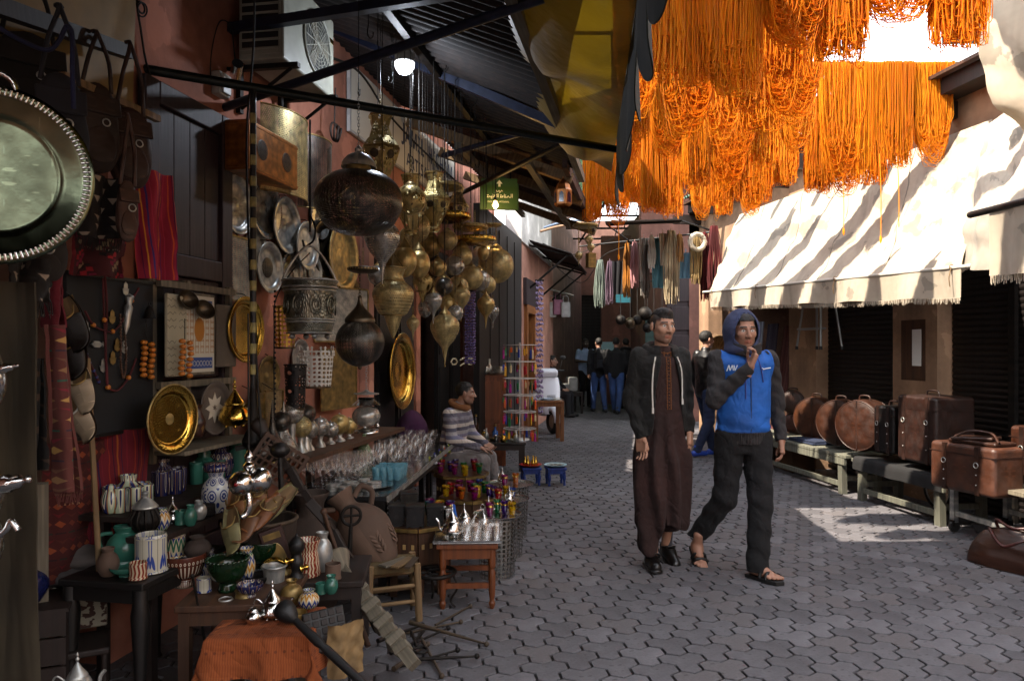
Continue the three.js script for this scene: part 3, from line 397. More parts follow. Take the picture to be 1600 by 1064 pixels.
// benches with leather goods
const onRight=(d,out,y=0)=>{const n=1.0112;return V(RA + RK*d - out / n*1,y,-d + out*0.15 / n);};
{
const green=mat(0x7b7d70,0.7,0,{map:woodT,bumpMap:woodB,bumpScale:0.002});
function bench(label,d0,d1,h,front,depth){
const L=(d1 - d0)*1.0112,t=thing('bench',label,'bench',onRight((d0 + d1)/ 2,front - depth / 2),TR);
for(let k=0;k<4;k++)part(t,'plank',rbox(L,0.035,depth / 4 - 0.008,0.006,rr(-0.01,0.01),h - 0.018,depth / 2 -(k + 0.5)*depth / 4),green);
for(const sx of [-1,1])for(const sz of [-1,1])part(t,'leg',box(0.07,h - 0.04,0.06,sx*(L / 2 - 0.12),(h - 0.04)/ 2,sz*(depth / 2 - 0.05),0,0,sx*0.03),green);
part(t,'apron',box(L - 0.05,0.07,0.025,0,h - 0.072,depth / 2 - 0.02),green);
part(t,'stretcher',box(L - 0.2,0.05,0.03,0,0.1,depth / 2 - 0.05),green);
for(const sx of [-1,1])part(t,'stretcher',box(0.03,0.05,depth - 0.1,sx*(L / 2 - 0.12),0.16,0),green);
return t;
}
bench('pale green wooden bench under the round leather bags',7.72,10.2,0.42,0.7,0.5);
bench('pale green wooden bench draped with black cloth',6.32,7.62,0.41,0.7,0.5);
const tr=thing('metal_trolley','grey metal frame trolley on castors carrying the tan suitcase','trolley',onRight(5.2,0.42),TR);
for(const [x,z] of [[-1.05,0.26],[-1.05,-0.24],[1.05,0.26],[1.05,-0.24]]){part(tr,'leg',box(0.045,0.36,0.045,x,0.26,z),M.silverSoft);const c=part(tr,'castor',cyl(0.045,0.045,0.03,x,0.046,z,14,0,Math.PI / 2),M.rubber);part(c,'fork',box(0.05,0.05,0.012,x,0.075,z + 0.02),M.iron);}
part(tr,'top',box(2.2,0.03,0.56,0,0.445,0.01),M.woodGrey);
for(const z of [0.26,-0.24])part(tr,'rail',box(2.05,0.04,0.03,0,0.16,z),M.silverSoft);
solo('bench_cloth','black cloth spread along the second green bench','cloth',thick((u,v)=>[-0.62 + 1.24*u + 0.02*fbm(v*5,u),0.02*fbm(u*8,v*3)-(v>0.78?(v - 0.78)*0.55:0)+ 0.012,-0.22 + 0.5*Math.min(v,0.78)/ 0.78 + 0.03*fbm(u*6,3)],40,16,0.006),cloth(0x121214),onRight(6.97,0.42,0.415),TR);
solo('bench_cloth','dark blue folded cloth on the bench beneath the sunlit round bag','cloth',[rbox(0.6,0.025,0.4,0.01,0,0.013,0),rbox(0.5,0.02,0.36,0.009,0.03,0.036,0.01,0,0.1)],cloth(0x1b2a4a),onRight(8.75,0.42,0.42),TR);
const tan=leather(0x4e2d18,0.42),tanD=leather(0x381c0d,0.42),maroon=leather(0x4a1d16,0.4),choc=leather(0x2e1a13,0.42),blk=leather(0x131010,0.36),cog=leather(0x402211,0.42);
function drum(label,u,v,d,r,w,m,ang){
const p=P(u,v,d),t=thing('round_bag',label,'bag',[p.x,p.y,p.z],ang,'round leather bags');
part(t,'body',boxUV(prep(at(lathe([[0.001,w / 2 + 0.012],[r*0.6,w / 2 + 0.01],[r*0.93,w / 2],[r,w / 2 - 0.03],[r*1.01,0],[r,-w / 2 + 0.03],[r*0.93,-w / 2],[r*0.6,-w / 2 - 0.01],[0.001,-w / 2 - 0.012]],40),0,0,0,Math.PI / 2))),m);
part(t,'piping',[tor(r*0.955,0.007,0,0,w / 2 - 0.004),tor(r*0.955,0.007,0,0,-w / 2 + 0.004)],tanD);
part(t,'seam',bar([0,-r*0.93,w / 2 + 0.007],[0,r*0.93,w / 2 + 0.007],0.006),choc);
part(t,'strap',tube([[-0.06,r*0.99,0],[-0.05,r*1.12,0],[0.05,r*1.12,0],[0.06,r*0.99,0]],0.01,12,6),tanD);
return t;
}
const face=-0.95;
drum('round tan leather bag splashed with sunlight on the blue cloth',1277,654,8.8,0.26,0.2,tan,face);
drum('round orange leather bag between two other round bags',1315,660,8.15,0.255,0.2,cog,face);
drum('large round brown leather bag next to the small black case',1352,664,7.55,0.262,0.26,tanD,face - 0.1);
drum('small maroon round bag lying below another at the bench end',1238,660,9.75,0.12,0.34,maroon,-0.4);
drum('small brown round bag stacked on top of the maroon one',1240,627,9.75,0.15,0.34,tanD,-0.4);
function kase(name,label,u,v0,v1,d,w,dep,m,o={}){
const p=P(u,v1,d),h=px(v1 - v0,d),t=thing(name,label,name.includes('suit')?'suitcase':'case',p,o.turn??TR);
const body=part(t,'body',rbox(w,h,dep,Math.min(0.035,h*0.15),0,h / 2,0,0,0,0,3),m);
part(t,'lid_seam',box(w + 0.004,0.008,dep + 0.004,0,h*0.8,0),choc);
for(const x of o.straps??[-0.25,0.25]){const s=part(t,'strap',box(0.04,h*0.98,dep + 0.012,x*w,h / 2,0),o.sm??choc);part(s,'buckle',tor(0.02,0.004,x*w,h*0.62,dep / 2 + 0.012,0,0,6,12),M.silverSoft);for(const q of [0.42,0.22])part(s,'rivet',sph(0.006,x*w,h*q,dep / 2 + 0.009,8,6),M.silverSoft);}
part(t,'handle',tube([[-0.08,h,0.02],[-0.07,h + 0.035,0.02],[0.07,h + 0.035,0.02],[0.08,h,0.02]],0.009,12,6),choc);return t;
}
kase('leather_case','small black upright leather case beside the brown round bag',1402,634,707,7.15,0.3,0.3,blk);
kase('leather_case','tall dark brown chest case standing against the plaster pillar',1462,618,722,6.65,0.5,0.4,choc,{straps:[-0.3,0.3]});
kase('suitcase','tan leather suitcase with buckled straps on the metal trolley',1525,693,768,5.85,0.6,0.3,leather(0x48291a,0.45),{turn:TR + 0.12,sm:tanD});
kase('leather_case','chestnut brown case standing behind the tan suitcase',1572,612,700,5.9,0.5,0.34,leather(0x42210f,0.42),{}).position.copy(onRight(5.75,0.22,0.46));
const flat=thing('flat_bag','flat folded tan leather bags lying on the tan suitcase','bag',P(1535,694,5.8),TR + 0.2);
part(flat,'body',[rbox(0.4,0.03,0.24,0.012,0,0.017,0),rbox(0.3,0.025,0.2,0.01,-0.04,0.045,0.01,0,0.3,0.06)],tanD);part(flat,'strap',tube([[-0.15,0.05,0.1],[-0.05,0.1,0.06],[0.1,0.09,0.02],[0.2,0.03,0.08]],0.012,18,5),tanD);
const bb=thing('barrel_bag','black barrel bag with metal studs at the end of the trolley','bag',onRight(5.15,0.55,0.46),TR);
part(bb,'body',at(lathe([[0.001,0.3],[0.1,0.3],[0.15,0.28],[0.165,0.2],[0.168,0],[0.165,-0.2],[0.15,-0.28],[0.1,-0.3],[0.001,-0.3]],32),0,0.166,0,0,0,Math.PI / 2),blk);
for(const x of [-0.14,0.14]){const s=part(bb,'strap',at(tor(0.17,0.012,0,0,0,0,0,6,30),x,0.166,0,0,Math.PI / 2),blk);part(s,'stud',[0.2,0.6,1].map(a=>sph(0.008,x,0.166 + 0.178*Math.sin(a),0.178*Math.cos(a),8,6)),M.silverSoft);}
const fb=thing('leather_holdall','brown leather holdall slumped on the paving by the trolley','bag',G(1590,888),TR + 0.35);
fb.scale.setScalar(0.88);part(fb,'body',sheet((u,v)=>{const a=u*6.2832,t=v,hw=0.34 - 0.1*t*t,hd=0.17*(1 - 0.75*t*t)+ 0.01,sq=4,cx=Math.sign(Math.cos(a))*Math.pow(Math.abs(Math.cos(a)),2 / sq),cz=Math.sign(Math.sin(a))*Math.pow(Math.abs(Math.sin(a)),2 / sq),n=0.03*fbm(cx*2 + 3,t*3,cz*2);return [hw*cx + n,0.006 + 0.3*t +(t>0.9?n:0)- 0.05*cx*cx*t,hd*cz + n];},56,22,1,0.4),tanD);
part(fb,'handle',tube([[-0.15,0.26,0.06],[-0.13,0.3,0.14],[0,0.2,0.2],[0.12,0.26,0.15],[0.14,0.25,0.06]],0.012,26,7),maroon);part(fb,'handle',tube([[-0.15,0.27,-0.03],[-0.14,0.36,0.03],[0.02,0.33,0.1],[0.13,0.34,0.05],[0.14,0.26,-0.03]],0.012,26,7),maroon);
part(fb,'zip',tube([[-0.22,0.275,0],[0,0.305,0.01],[0.22,0.28,0]],0.008,16,5),choc);
const gb=solo('plastic_bag','crumpled bright green plastic bag behind the round bags','bag',sheet((u,v)=>{const a=u*6.28,r=0.11*Math.sin(v*3.0 + 0.12)*(1 + 0.5*fbm(Math.cos(a)*2,v*4,Math.sin(a)*2))+ 0.01;return [r*Math.cos(a),0.26*v,r*Math.sin(a)];},30,20),mat(0x1f9a3a,0.4),onRight(8.1,0.06,0.64));gb.position.y=0.43;gb.scale.y=1.5;
solo('cardboard_box','small brown cardboard box shoved under the first bench','box',[box(0.4,0.26,0.3,0,0.135,0),box(0.41,0.004,0.06,0,0.268,0)],mat(0x6e5138,0.9,0,{map:blotch}),onRight(9.3,0.35),TR);
const wh=thing('wheel','thin spoked wheel leaning in the dark under the black cloth','wheel',onRight(7.0,0.22,0.19),TR);part(wh,'tyre',tor(0.17,0.014),M.rubber);part(wh,'rim',tor(0.15,0.006),M.silverSoft);part(wh,'hub',cyl(0.018,0.018,0.05,0,0,0,10,Math.PI / 2),M.iron);for(let k=0;k<9;k++)part(wh,'spoke',bar([-0.15*Math.cos(k*0.35),-0.15*Math.sin(k*0.35),0],[0.15*Math.cos(k*0.35),0.15*Math.sin(k*0.35),0],0.0015,0.0015,4),M.silverSoft);
}
{
const grey=mat(0x8e918f,0.4,0.6),p=R(1280,488,0.25);
const st=thing('step_stool','grey step stool hung upside down on the pillar below the awning','stool',p,TR);
for(const x of [-0.24,0.24])for(const z of [-0.09,0.09]){const l=part(st,'leg',bar([x*0.8,0.1,z],[x*1.1,-0.42,z*1.5],0.014),grey);part(l,'rubber_foot',cyl(0.02,0.018,0.04,x*1.1,-0.43,z*1.5,8),M.rubber);}
part(st,'step',rbox(0.44,0.03,0.2,0.01,0,0.08,0),grey);part(st,'step',rbox(0.46,0.025,0.12,0.01,0,-0.2,0.1),grey);
const cols=[[0x3c5a8c,'blue'],[0x4b3f7c,'violet'],[0x8a92a0,'pale grey'],[0x3a3444,'dark grey'],[0x5c3432,'wine red']];
cols.forEach(([c,n],i)=>{const d=11.6 - i*0.36,q=onRight(d,0.32 - i*0.03),h=2.0 - i*0.04;solo('fabric_bolt',n + ' striped cloth length leaning in the shop front past the benches','cloth',thick((u,v)=>[(-0.16 + 0.32*u),h*v,-0.25*v + 0.02*Math.sin(u*12 + i)+ 0.01*Math.sin(v*6)],16,12,0.015,0.32,2),cloth(c,{map:stripes(c,i)}),q,TR);});
function stripes(c,i){const k=new THREE.Color(c).getStyle();return canvasTex(64,64,(g,w)=>{g.fillStyle='#e8e8e8';g.fillRect(0,0,w,w);g.fillStyle='#b8b8c0';for(let q=0;q<4;q++)g.fillRect(q*16 + i,0,3 + q % 2*3,w);},0.16,0.3);}
const wick=mat(0x8f7450,0.9,0,{map:woodT,bumpMap:weaveT,bumpScale:0.004});
[[1125,545,'lower'],[1155,540,'upper'],[1140,612,'floor']].forEach(([u,v,w],i)=>{const b=thing('basket',['small wicker basket hanging by the shop corner','round straw basket hanging beside the hooded man','flat wicker tray leaning below the hanging baskets'][i],'basket',P(u,v,12.1),0,'baskets at the shop corner');part(b,'bowl',lathe([[0.001,-0.1],[0.12,-0.1],[0.17,0.02],[0.2,0.09],[0.19,0.1],[0.15,0.0],[0.11,-0.085],[0.001,-0.085]],24).rotateX(1.2 - i*0.3),wick);part(b,'rim',tor(0.195,0.012,0,0,0,Math.PI / 2).translate(0,0.1,0).rotateX(1.2 - i*0.3),wick);});
}
{
const fr=thing('wool_rack','black steel frame that the coloured wool hangs from','frame',[0,0,0]);
const a=P(905,385,12.2),b=P(1118,362,10.8),c=P(950,352,11.2),e=P(1065,345,10.6);
part(fr,'rail',bar(a,b,0.014),M.black);part(fr,'rail',bar(c,e,0.014),M.black);part(fr,'cross_bar',bar(P(950,352,11.2),P(985,378,11.6),0.012),M.black);part(fr,'cross_bar',bar(e,b,0.012),M.black);part(fr,'top_sheet',box(1.1,0.02,0.7,...arr(P(1005,347,10.9)),0.1,-0.15,0.02),M.roofDark);
function skein(label,u,v0,v1,d,w,col,kind){
const p=P(u,v0,d),len=px(v1 - v0,d),g=[],n=kind==='cloth'?0:Math.round(w*260);
if(kind==='cloth')g.push(thick((s,t)=>[(s - 0.5)*w*(1 - 0.2*t),-len*t,0.02*Math.sin(s*14 + t*2)],18,10,0.008,w,len));
for(let k=0;k<n;k++){const x=rr(-w,w)*0.42,z=rr(-0.05,0.05),l=len*rr(0.8,1.02),s=rr(0,6);g.push(tube([[x*0.5,0.02,z*0.5],[x + 0.01*Math.sin(s),-l*0.35,z],[x*1.1 + 0.012*Math.cos(s),-l*0.7,z],[x + rr(-0.01,0.01),-l,z + rr(-0.01,0.01)]],rr(0.006,0.009),8,4));}
g.push(bar([0,0,0],[0,0.06,0],0.005));return solo('hanging_wool',label,'wool',g,cloth(col),p,rr(-0.4,0.4),'wool and cloth on the black frame');
}
const S=[['pale grey green wool skein',938,408,480,11.9,0.16,0x8b9a90],['mauve wool skein',953,410,475,11.8,0.14,0x7c6478],['folded black cloth beside mauve skein',967,408,460,11.7,0.2,0x14141c,'cloth'],['ochre orange wool skein among dark cloths',980,382,465,11.5,0.13,0xb0701c],['pink and white speckled wool',992,380,450,11.4,0.12,0xc48e90],['long white beaded fringe cloth',1006,372,462,11.3,0.14,0xd8d2c6,'cloth'],['grey brown wool hank with white strands',1010,385,465,11.2,0.12,0x6a6058],['light teal scarf',1028,372,450,11.1,0.24,0x5d93a0,'cloth'],['white wool tassel beside teal scarf',1018,370,420,11.0,0.1,0xcfcac0],['cream woven flat slipper shape',1036,365,415,10.95,0.1,0xc4b59c,'cloth'],['thick cream rope wool hank',1049,362,474,10.9,0.24,0xb9a888],['small ochre wool tassel',1062,368,410,10.9,0.12,0xb9854a],['pale blue patterned scarf',1072,395,435,10.95,0.26,0x7fb2cf,'cloth'],['gold beige wool hank under white ring',1088,368,445,10.8,0.18,0xa98d5a],['deep red wool hank at the shop corner',1116,355,455,10.7,0.2,0x5c1216],['dark red wool fringe next to the awning end',1102,365,470,10.9,0.14,0x6e1a1c]];
for(const [l,...r] of S)skein(l +(l.includes(' ')?' on the black frame':''),...r);
solo('wool_ring','fluffy white ring wreath hanging from the black frame','ring',sheet((u,v)=>{const a=u*6.283,b=v*6.283,r=0.035*(1 + 0.5*fbm(Math.cos(a)*5,Math.sin(a)*5,v*4));return [(0.11 + r*Math.cos(b))*Math.cos(a),(0.11 + r*Math.cos(b))*Math.sin(a),r*Math.sin(b)];},40,12),cloth(0xd6cdb8),P(1090,378,10.65),0.2);
const side=solo('blue_board','small turquoise painted board below the black cloth','board',box(0.3,0.28,0.03),mat(0x3f97a0,0.7,0,{map:plasterT}),P(974,462,14.8));
}
// people: distance fields meshed with surface nets
const mixn=(a,b,t)=>a +(b - a)*t,clamp=(x,a,b)=>x<a?a:x>b?b:x,sstep=(a,b,x)=>{const t=clamp((x - a)/(b - a),0,1);return t*t*(3 - 2*t);};
const smin=(a,b,k)=>{const h=Math.max(k - Math.abs(a - b),0)/ k;return Math.min(a,b)- h*h*k*0.25;},smax=(a,b,k)=>-smin(-a,-b,k);
function nets(f,lo,hi,h,color){
const nx=Math.ceil((hi[0] - lo[0])/ h)+ 1,ny=Math.ceil((hi[1] - lo[1])/ h)+ 1,nz=Math.ceil((hi[2] - lo[2])/ h)+ 1,val=new Float32Array(nx*ny*nz),id=(i,j,k)=>(k*ny + j)*nx + i,B=4;
for(let k=0;k<nz;k +=B)for(let j=0;j<ny;j +=B)for(let i=0;i<nx;i +=B){
const c=f(lo[0] +(i + 1.5)*h,lo[1] +(j + 1.5)*h,lo[2] +(k + 1.5)*h),far=Math.abs(c)>B*h*1.5 + 0.03;
for(let c2=k;c2<Math.min(k + B,nz);c2++)for(let b=j;b<Math.min(j + B,ny);b++)for(let a=i;a<Math.min(i + B,nx);a++)val[id(a,b,c2)]=far?c:f(lo[0] + a*h,lo[1] + b*h,lo[2] + c2*h);
}
const vi=new Int32Array(nx*ny*nz).fill(-1),pos=[],idx=[];
for(let k=0;k<nz - 1;k++)for(let j=0;j<ny - 1;j++)for(let i=0;i<nx - 1;i++){
let m=0,sx=0,sy=0,sz=0,n=0;const v=[];for(let q=0;q<8;q++){const w=val[id(i +(q&1),j +(q>>1&1),k +(q>>2))];v.push(w);if(w<0)m|=1<<q;}
if(m===0||m===255)continue;
for(let q=0;q<8;q++)for(const b of [1,2,4]){if(q&b)continue;const r=q|b;if((v[q]<0)===(v[r]<0))continue;const t=v[q] /(v[q] - v[r]);sx +=(q&1)+(b===1?t:0);sy +=(q>>1&1)+(b===2?t:0);sz +=(q>>2)+(b===4?t:0);n++;}
vi[id(i,j,k)]=pos.length / 3;pos.push(lo[0] +(i + sx / n)*h,lo[1] +(j + sy / n)*h,lo[2] +(k + sz / n)*h);
}
const quad=(a,b,c,d,fl)=>{if(a<0||b<0||c<0||d<0)return;fl?idx.push(a,b,c,a,c,d):idx.push(a,c,b,a,d,c);};
for(let k=1;k<nz - 1;k++)for(let j=1;j<ny - 1;j++)for(let i=1;i<nx - 1;i++){
const s=val[id(i,j,k)]<0;
if(s !==val[id(i + 1,j,k)]<0)quad(vi[id(i,j - 1,k - 1)],vi[id(i,j,k - 1)],vi[id(i,j,k)],vi[id(i,j - 1,k)],s);
if(s !==val[id(i,j + 1,k)]<0)quad(vi[id(i - 1,j,k - 1)],vi[id(i - 1,j,k)],vi[id(i,j,k)],vi[id(i,j,k - 1)],s);
if(s !==val[id(i,j,k + 1)]<0)quad(vi[id(i - 1,j - 1,k)],vi[id(i,j - 1,k)],vi[id(i,j,k)],vi[id(i - 1,j,k)],s);
}
const n=pos.length / 3,nor=new Float32Array(n*3),uv=new Float32Array(n*2),col=new Float32Array(n*3),e=h*0.6;
for(let q=0;q<n;q++){const x=pos[q*3],y=pos[q*3 + 1],z=pos[q*3 + 2];let a=f(x + e,y,z)- f(x - e,y,z),b=f(x,y + e,z)- f(x,y - e,z),c=f(x,y,z + e)- f(x,y,z - e);const l=Math.hypot(a,b,c)||1;nor[q*3]=a / l;nor[q*3 + 1]=b / l;nor[q*3 + 2]=c / l;uv[q*2]=x + z*0.7;uv[q*2 + 1]=y;const cc=color?color(x,y,z):[1,1,1];col.set(cc,q*3);}
const g=new THREE.BufferGeometry();g.setAttribute('position',new THREE.Float32BufferAttribute(pos,3));g.setAttribute('normal',new THREE.BufferAttribute(nor,3));g.setAttribute('uv',new THREE.BufferAttribute(uv,2));if(color)g.setAttribute('color',new THREE.BufferAttribute(col,3));g.setIndex(idx);return g;
}
function cap(x,y,z,a,b,ra,rb){const bx=b[0] - a[0],by=b[1] - a[1],bz=b[2] - a[2],px_=x - a[0],py=y - a[1],pz=z - a[2];let t=(px_*bx + py*by + pz*bz)/(bx*bx + by*by + bz*bz + 1e-9);t=t<0?0:t>1?1:t;return Math.hypot(px_ - bx*t,py - by*t,pz - bz*t)-(ra +(rb - ra)*t);}
const ell=(x,y,z,cx,cy,cz,a,b,c)=>{const X=(x - cx)/ a,Y=(y - cy)/ b,Z=(z - cz)/ c,k0=Math.hypot(X,Y,Z),k1=Math.hypot(X / a,Y / b,Z / c);return k1>0?k0*(k0 - 1)/ k1:-Math.min(a,b,c);};
function headF(x,y,z){
const ax=Math.abs(x);
let d=ell(x,y,z,0,0.035,-0.014,0.075,0.088,0.096);
d=smin(d,ell(x,y,z,0,-0.03,0.02,0.062,0.084,0.074),0.03);
d=smin(d,cap(ax,y,z,[0.04,-0.075,0.015],[0.006,-0.1,0.062],0.024,0.02),0.03);
d=smin(d,ell(ax,y,z,0.042,-0.022,0.06,0.022,0.02,0.02),0.02);
d=smin(d,cap(ax,y,z,[0.012,0.024,0.083],[0.045,0.022,0.068],0.012,0.01),0.014);
d=smax(d,-(Math.hypot(ax - 0.031,(y - 0.003)*1.3,z - 0.1)- 0.019),0.012);
d=smin(d,Math.hypot(ax - 0.031,y - 0.003,z - 0.071)- 0.0135,0.003);
d=smin(d,cap(x,y,z,[0,0.012,0.088],[0,-0.034,0.112],0.008,0.0125),0.012);
d=smin(d,Math.hypot(ax - 0.012,y + 0.037,z - 0.098)- 0.0095,0.008);
d=smin(d,cap(ax,y,z,[0,-0.064,0.0905],[0.021,-0.067,0.08],0.0062,0.004),0.006);
d=smin(d,cap(ax,y,z,[0,-0.0755,0.0895],[0.018,-0.073,0.079],0.0068,0.004),0.006);
d=smin(d,ell(ax,y,z,0.079,-0.004,-0.008,0.011,0.031,0.018),0.008);
return d;
}
const faceCol=(skin,beard,hair)=>(x,y,z)=>{
const ax=Math.abs(x);let c=[...skin];{const f=0.95*sstep(0.0,0.03,y +(z>0.03?-0.02:0))*sstep(0.07,0.052,z)*(ax>0.045||z<-0.03?1:0)*(ell(ax,y,z,0.082,-0.004,-0.008,0.016,0.034,0.022)>0?1:0);c=c.map((v,i)=>mixn(v,hair[i],f));}
const b=beard*sstep(-0.038,-0.075,y)*sstep(-0.03,0.01,z)*(Math.hypot(ax - 0,y + 0.07)<0.021?0.2:1)*(0.8 + 0.5*fbm(x*90,y*90,z*90,2));const must=beard*(ax<0.03&&y>-0.06&&y<-0.046&&z>0.07?0.7:0);const k=clamp(Math.max(b,must),0,1);c=c.map((v,i)=>mixn(v,hair[i]*1.3 + 0.01,k));
if(ax<0.025&&y<-0.058&&y>-0.083&&z>0.078)c=[skin[0]*0.85,skin[1]*0.6,skin[2]*0.6];
if(y>0.0235 +(ax>0.035?-0.002:0)&&y<0.0335&&ax>0.012&&ax<0.053&&z>0.05)c=hair.map(v=>v*1.1 + 0.004);
if(Math.hypot(ax - 0.031,(y - 0.003)*1.7)<0.013&&z>0.06)c=[0.55,0.52,0.48];if(Math.hypot(ax - 0.031,y - 0.004)<0.0062&&z>0.06)c=[0.03,0.018,0.01];
if(y>0.0105&&y<0.0145&&Math.abs(ax - 0.031)<0.016&&z>0.06)c=[0.03,0.02,0.015];return c;};
function handGeo(curl,skin,cell=0.004,mirror=1){
const fing=[[-0.03,0.058,0.0078],[-0.0105,0.068,0.0088],[0.0105,0.074,0.0092],[0.031,0.066,0.009]],chains=fing.map(([x,l,r])=>{const p=[[x,-0.088,0.002]];let a=curl*0.5;for(const s of [0.45,0.32,0.26]){const q=p[p.length - 1];p.push([x*(1 + 0.1*p.length),q[1] - Math.cos(a)*l*s*1.05,q[2] + Math.sin(a)*l*s*1.05]);a +=curl;}return [p,r];});
const th=[[0.028,-0.022,0.006],[0.052,-0.05,0.018],[0.058 - curl*0.012,-0.078,0.028 + curl*0.01],[0.052 - curl*0.02,-0.1,0.034 + curl*0.012]];
const f=(x,y,z)=>{let d=cap(x,y,z,[0,0.05,0],[0,-0.005,0],0.029,0.026);const bx=Math.max(Math.abs(x)-(0.026 + 0.012*clamp(-y / 0.09,0,1)),0),by=Math.max(Math.abs(y + 0.05)- 0.038,0),bz=Math.max(Math.abs(z)- 0.004,0);d=smin(d,Math.hypot(bx,by,bz)- 0.0125,0.02);
for(const [p,r] of chains){let e=9;for(let i=0;i<3;i++)e=Math.min(e,cap(x,y,z,p[i],p[i + 1],r*(1 - i*0.1),r*(0.92 - i*0.1)));d=smin(d,e,0.006);}
let e=9;for(let i=0;i<3;i++)e=Math.min(e,cap(x,y,z,th[i],th[i + 1],0.0135 - i*0.0018,0.0115 - i*0.0016));return smin(d,e,0.01);};
const g=nets(f,[-0.07,-0.2,-0.035],[0.09,0.06,0.1],cell,()=>skin);if(mirror<0){g.scale(-1,1,1);const ix=g.index.array;for(let i=0;i<ix.length;i +=3){const s=ix[i];ix[i]=ix[i + 1];ix[i + 1]=s;}}return g;
}
function footGeo(skin,cell=0.006){
const f=(x,y,z)=>{let d=cap(x,y,z,[0,0.16,-0.01],[0,0.07,-0.01],0.036,0.034);d=smin(d,cap(x,y,z,[0,0.035,-0.04],[0.0,0.032,0.03],0.032,0.034),0.04);d=smin(d,cap(x,y,z,[0,0.06,0.0],[0.006,0.026,0.11],0.03,0.022),0.04);for(let i=0;i<5;i++){const tx=0.036 - i*0.018;d=smin(d,cap(x,y,z,[tx*0.85,0.022,0.1],[tx,0.014,0.165 - i*i*0.0028],0.014,i?0.0085:0.012),0.008);}return Math.max(d,0.004 - y);};
return nets(f,[-0.08,-0.02,-0.1],[0.08,0.2,0.2],cell,()=>skin);
}
const mergeC=gs=>mergeGeometries(gs.map(g=>{g=g.index?g.toNonIndexed():g;for(const k of Object.keys(g.attributes))if(!['position','normal','uv','color'].includes(k))g.deleteAttribute(k);return g;}));
const skinM=mat(0xffffff,0.55,0,{vertexColors:true,bumpMap:speck,bumpScale:0.0004});
const hairM=c=>mat(c,0.7,0,{bumpMap:woodB,bumpScale:0.003});
const place=(g,p,q)=>g.applyMatrix4(new THREE.Matrix4().compose(V(...p),q,V(1,1,1)));
const aim=(down,thumb)=>{const y=V(...down).normalize().negate(),x=V(...thumb),z=x.clone().cross(y).normalize();x.copy(y).cross(z).normalize();return new THREE.Quaternion().setFromRotationMatrix(new THREE.Matrix4().makeBasis(x,y,z));};
const stack=(rows,y)=>{if(y<=rows[0][0])return rows[0];for(let i=1;i<rows.length;i++)if(y<=rows[i][0]){const a=rows[i - 1],b=rows[i],t=sstep(0,1,(y - a[0])/(b[0] - a[0]));return a.map((v,k)=>mixn(v,b[k]??0,t));}return rows[rows.length - 1];};
function tower(rows){const y0=rows[0][0],y1=rows[rows.length - 1][0];return(x,y,z)=>{const [,a,b,cx=0,cz=0]=stack(rows,y),X=(x - cx)/ a,Z=(z - cz)/ b,r=Math.hypot(X,Z),d=r>0?r*(r - 1)/ Math.hypot(X / a,Z / b):-Math.min(a,b),e=Math.max(y0 - y,y - y1);return e>0?Math.hypot(Math.max(d,0),e):d;};}
function front(f,x,y,z0=0.4,dir=-1){let z=z0;for(let i=0;i<90;i++){const d=f(x,y,z);if(d<0.0006)break;z +=dir*Math.max(d*0.6,0.0006);}return z;}
const ribbon=(f,pts,r,off=0.002)=>tube(pts.map(([x,y])=>[x,y,front(f,x,y)+ off]),r,pts.length*5,6);
function person(label,p,turn,parts,group){const t=thing('person',label,'person',p,turn,group);for(const [n,g,m,l] of parts)part(t,n,g.attributes?g:merge(...g),m,l);return t;}
function partC(t,name,geo,m){const o=shade(new THREE.Mesh(geo,m));o.name=name;t.add(o);return o;}
const fold=(x,y,z,s=1)=>0.5*fbm(x*9*s,y*3.2*s,z*9*s,3)+ 0.9*(Math.abs(fbm(x*5*s + y*3,y*6*s,z*5*s + 4,2))- 0.15);
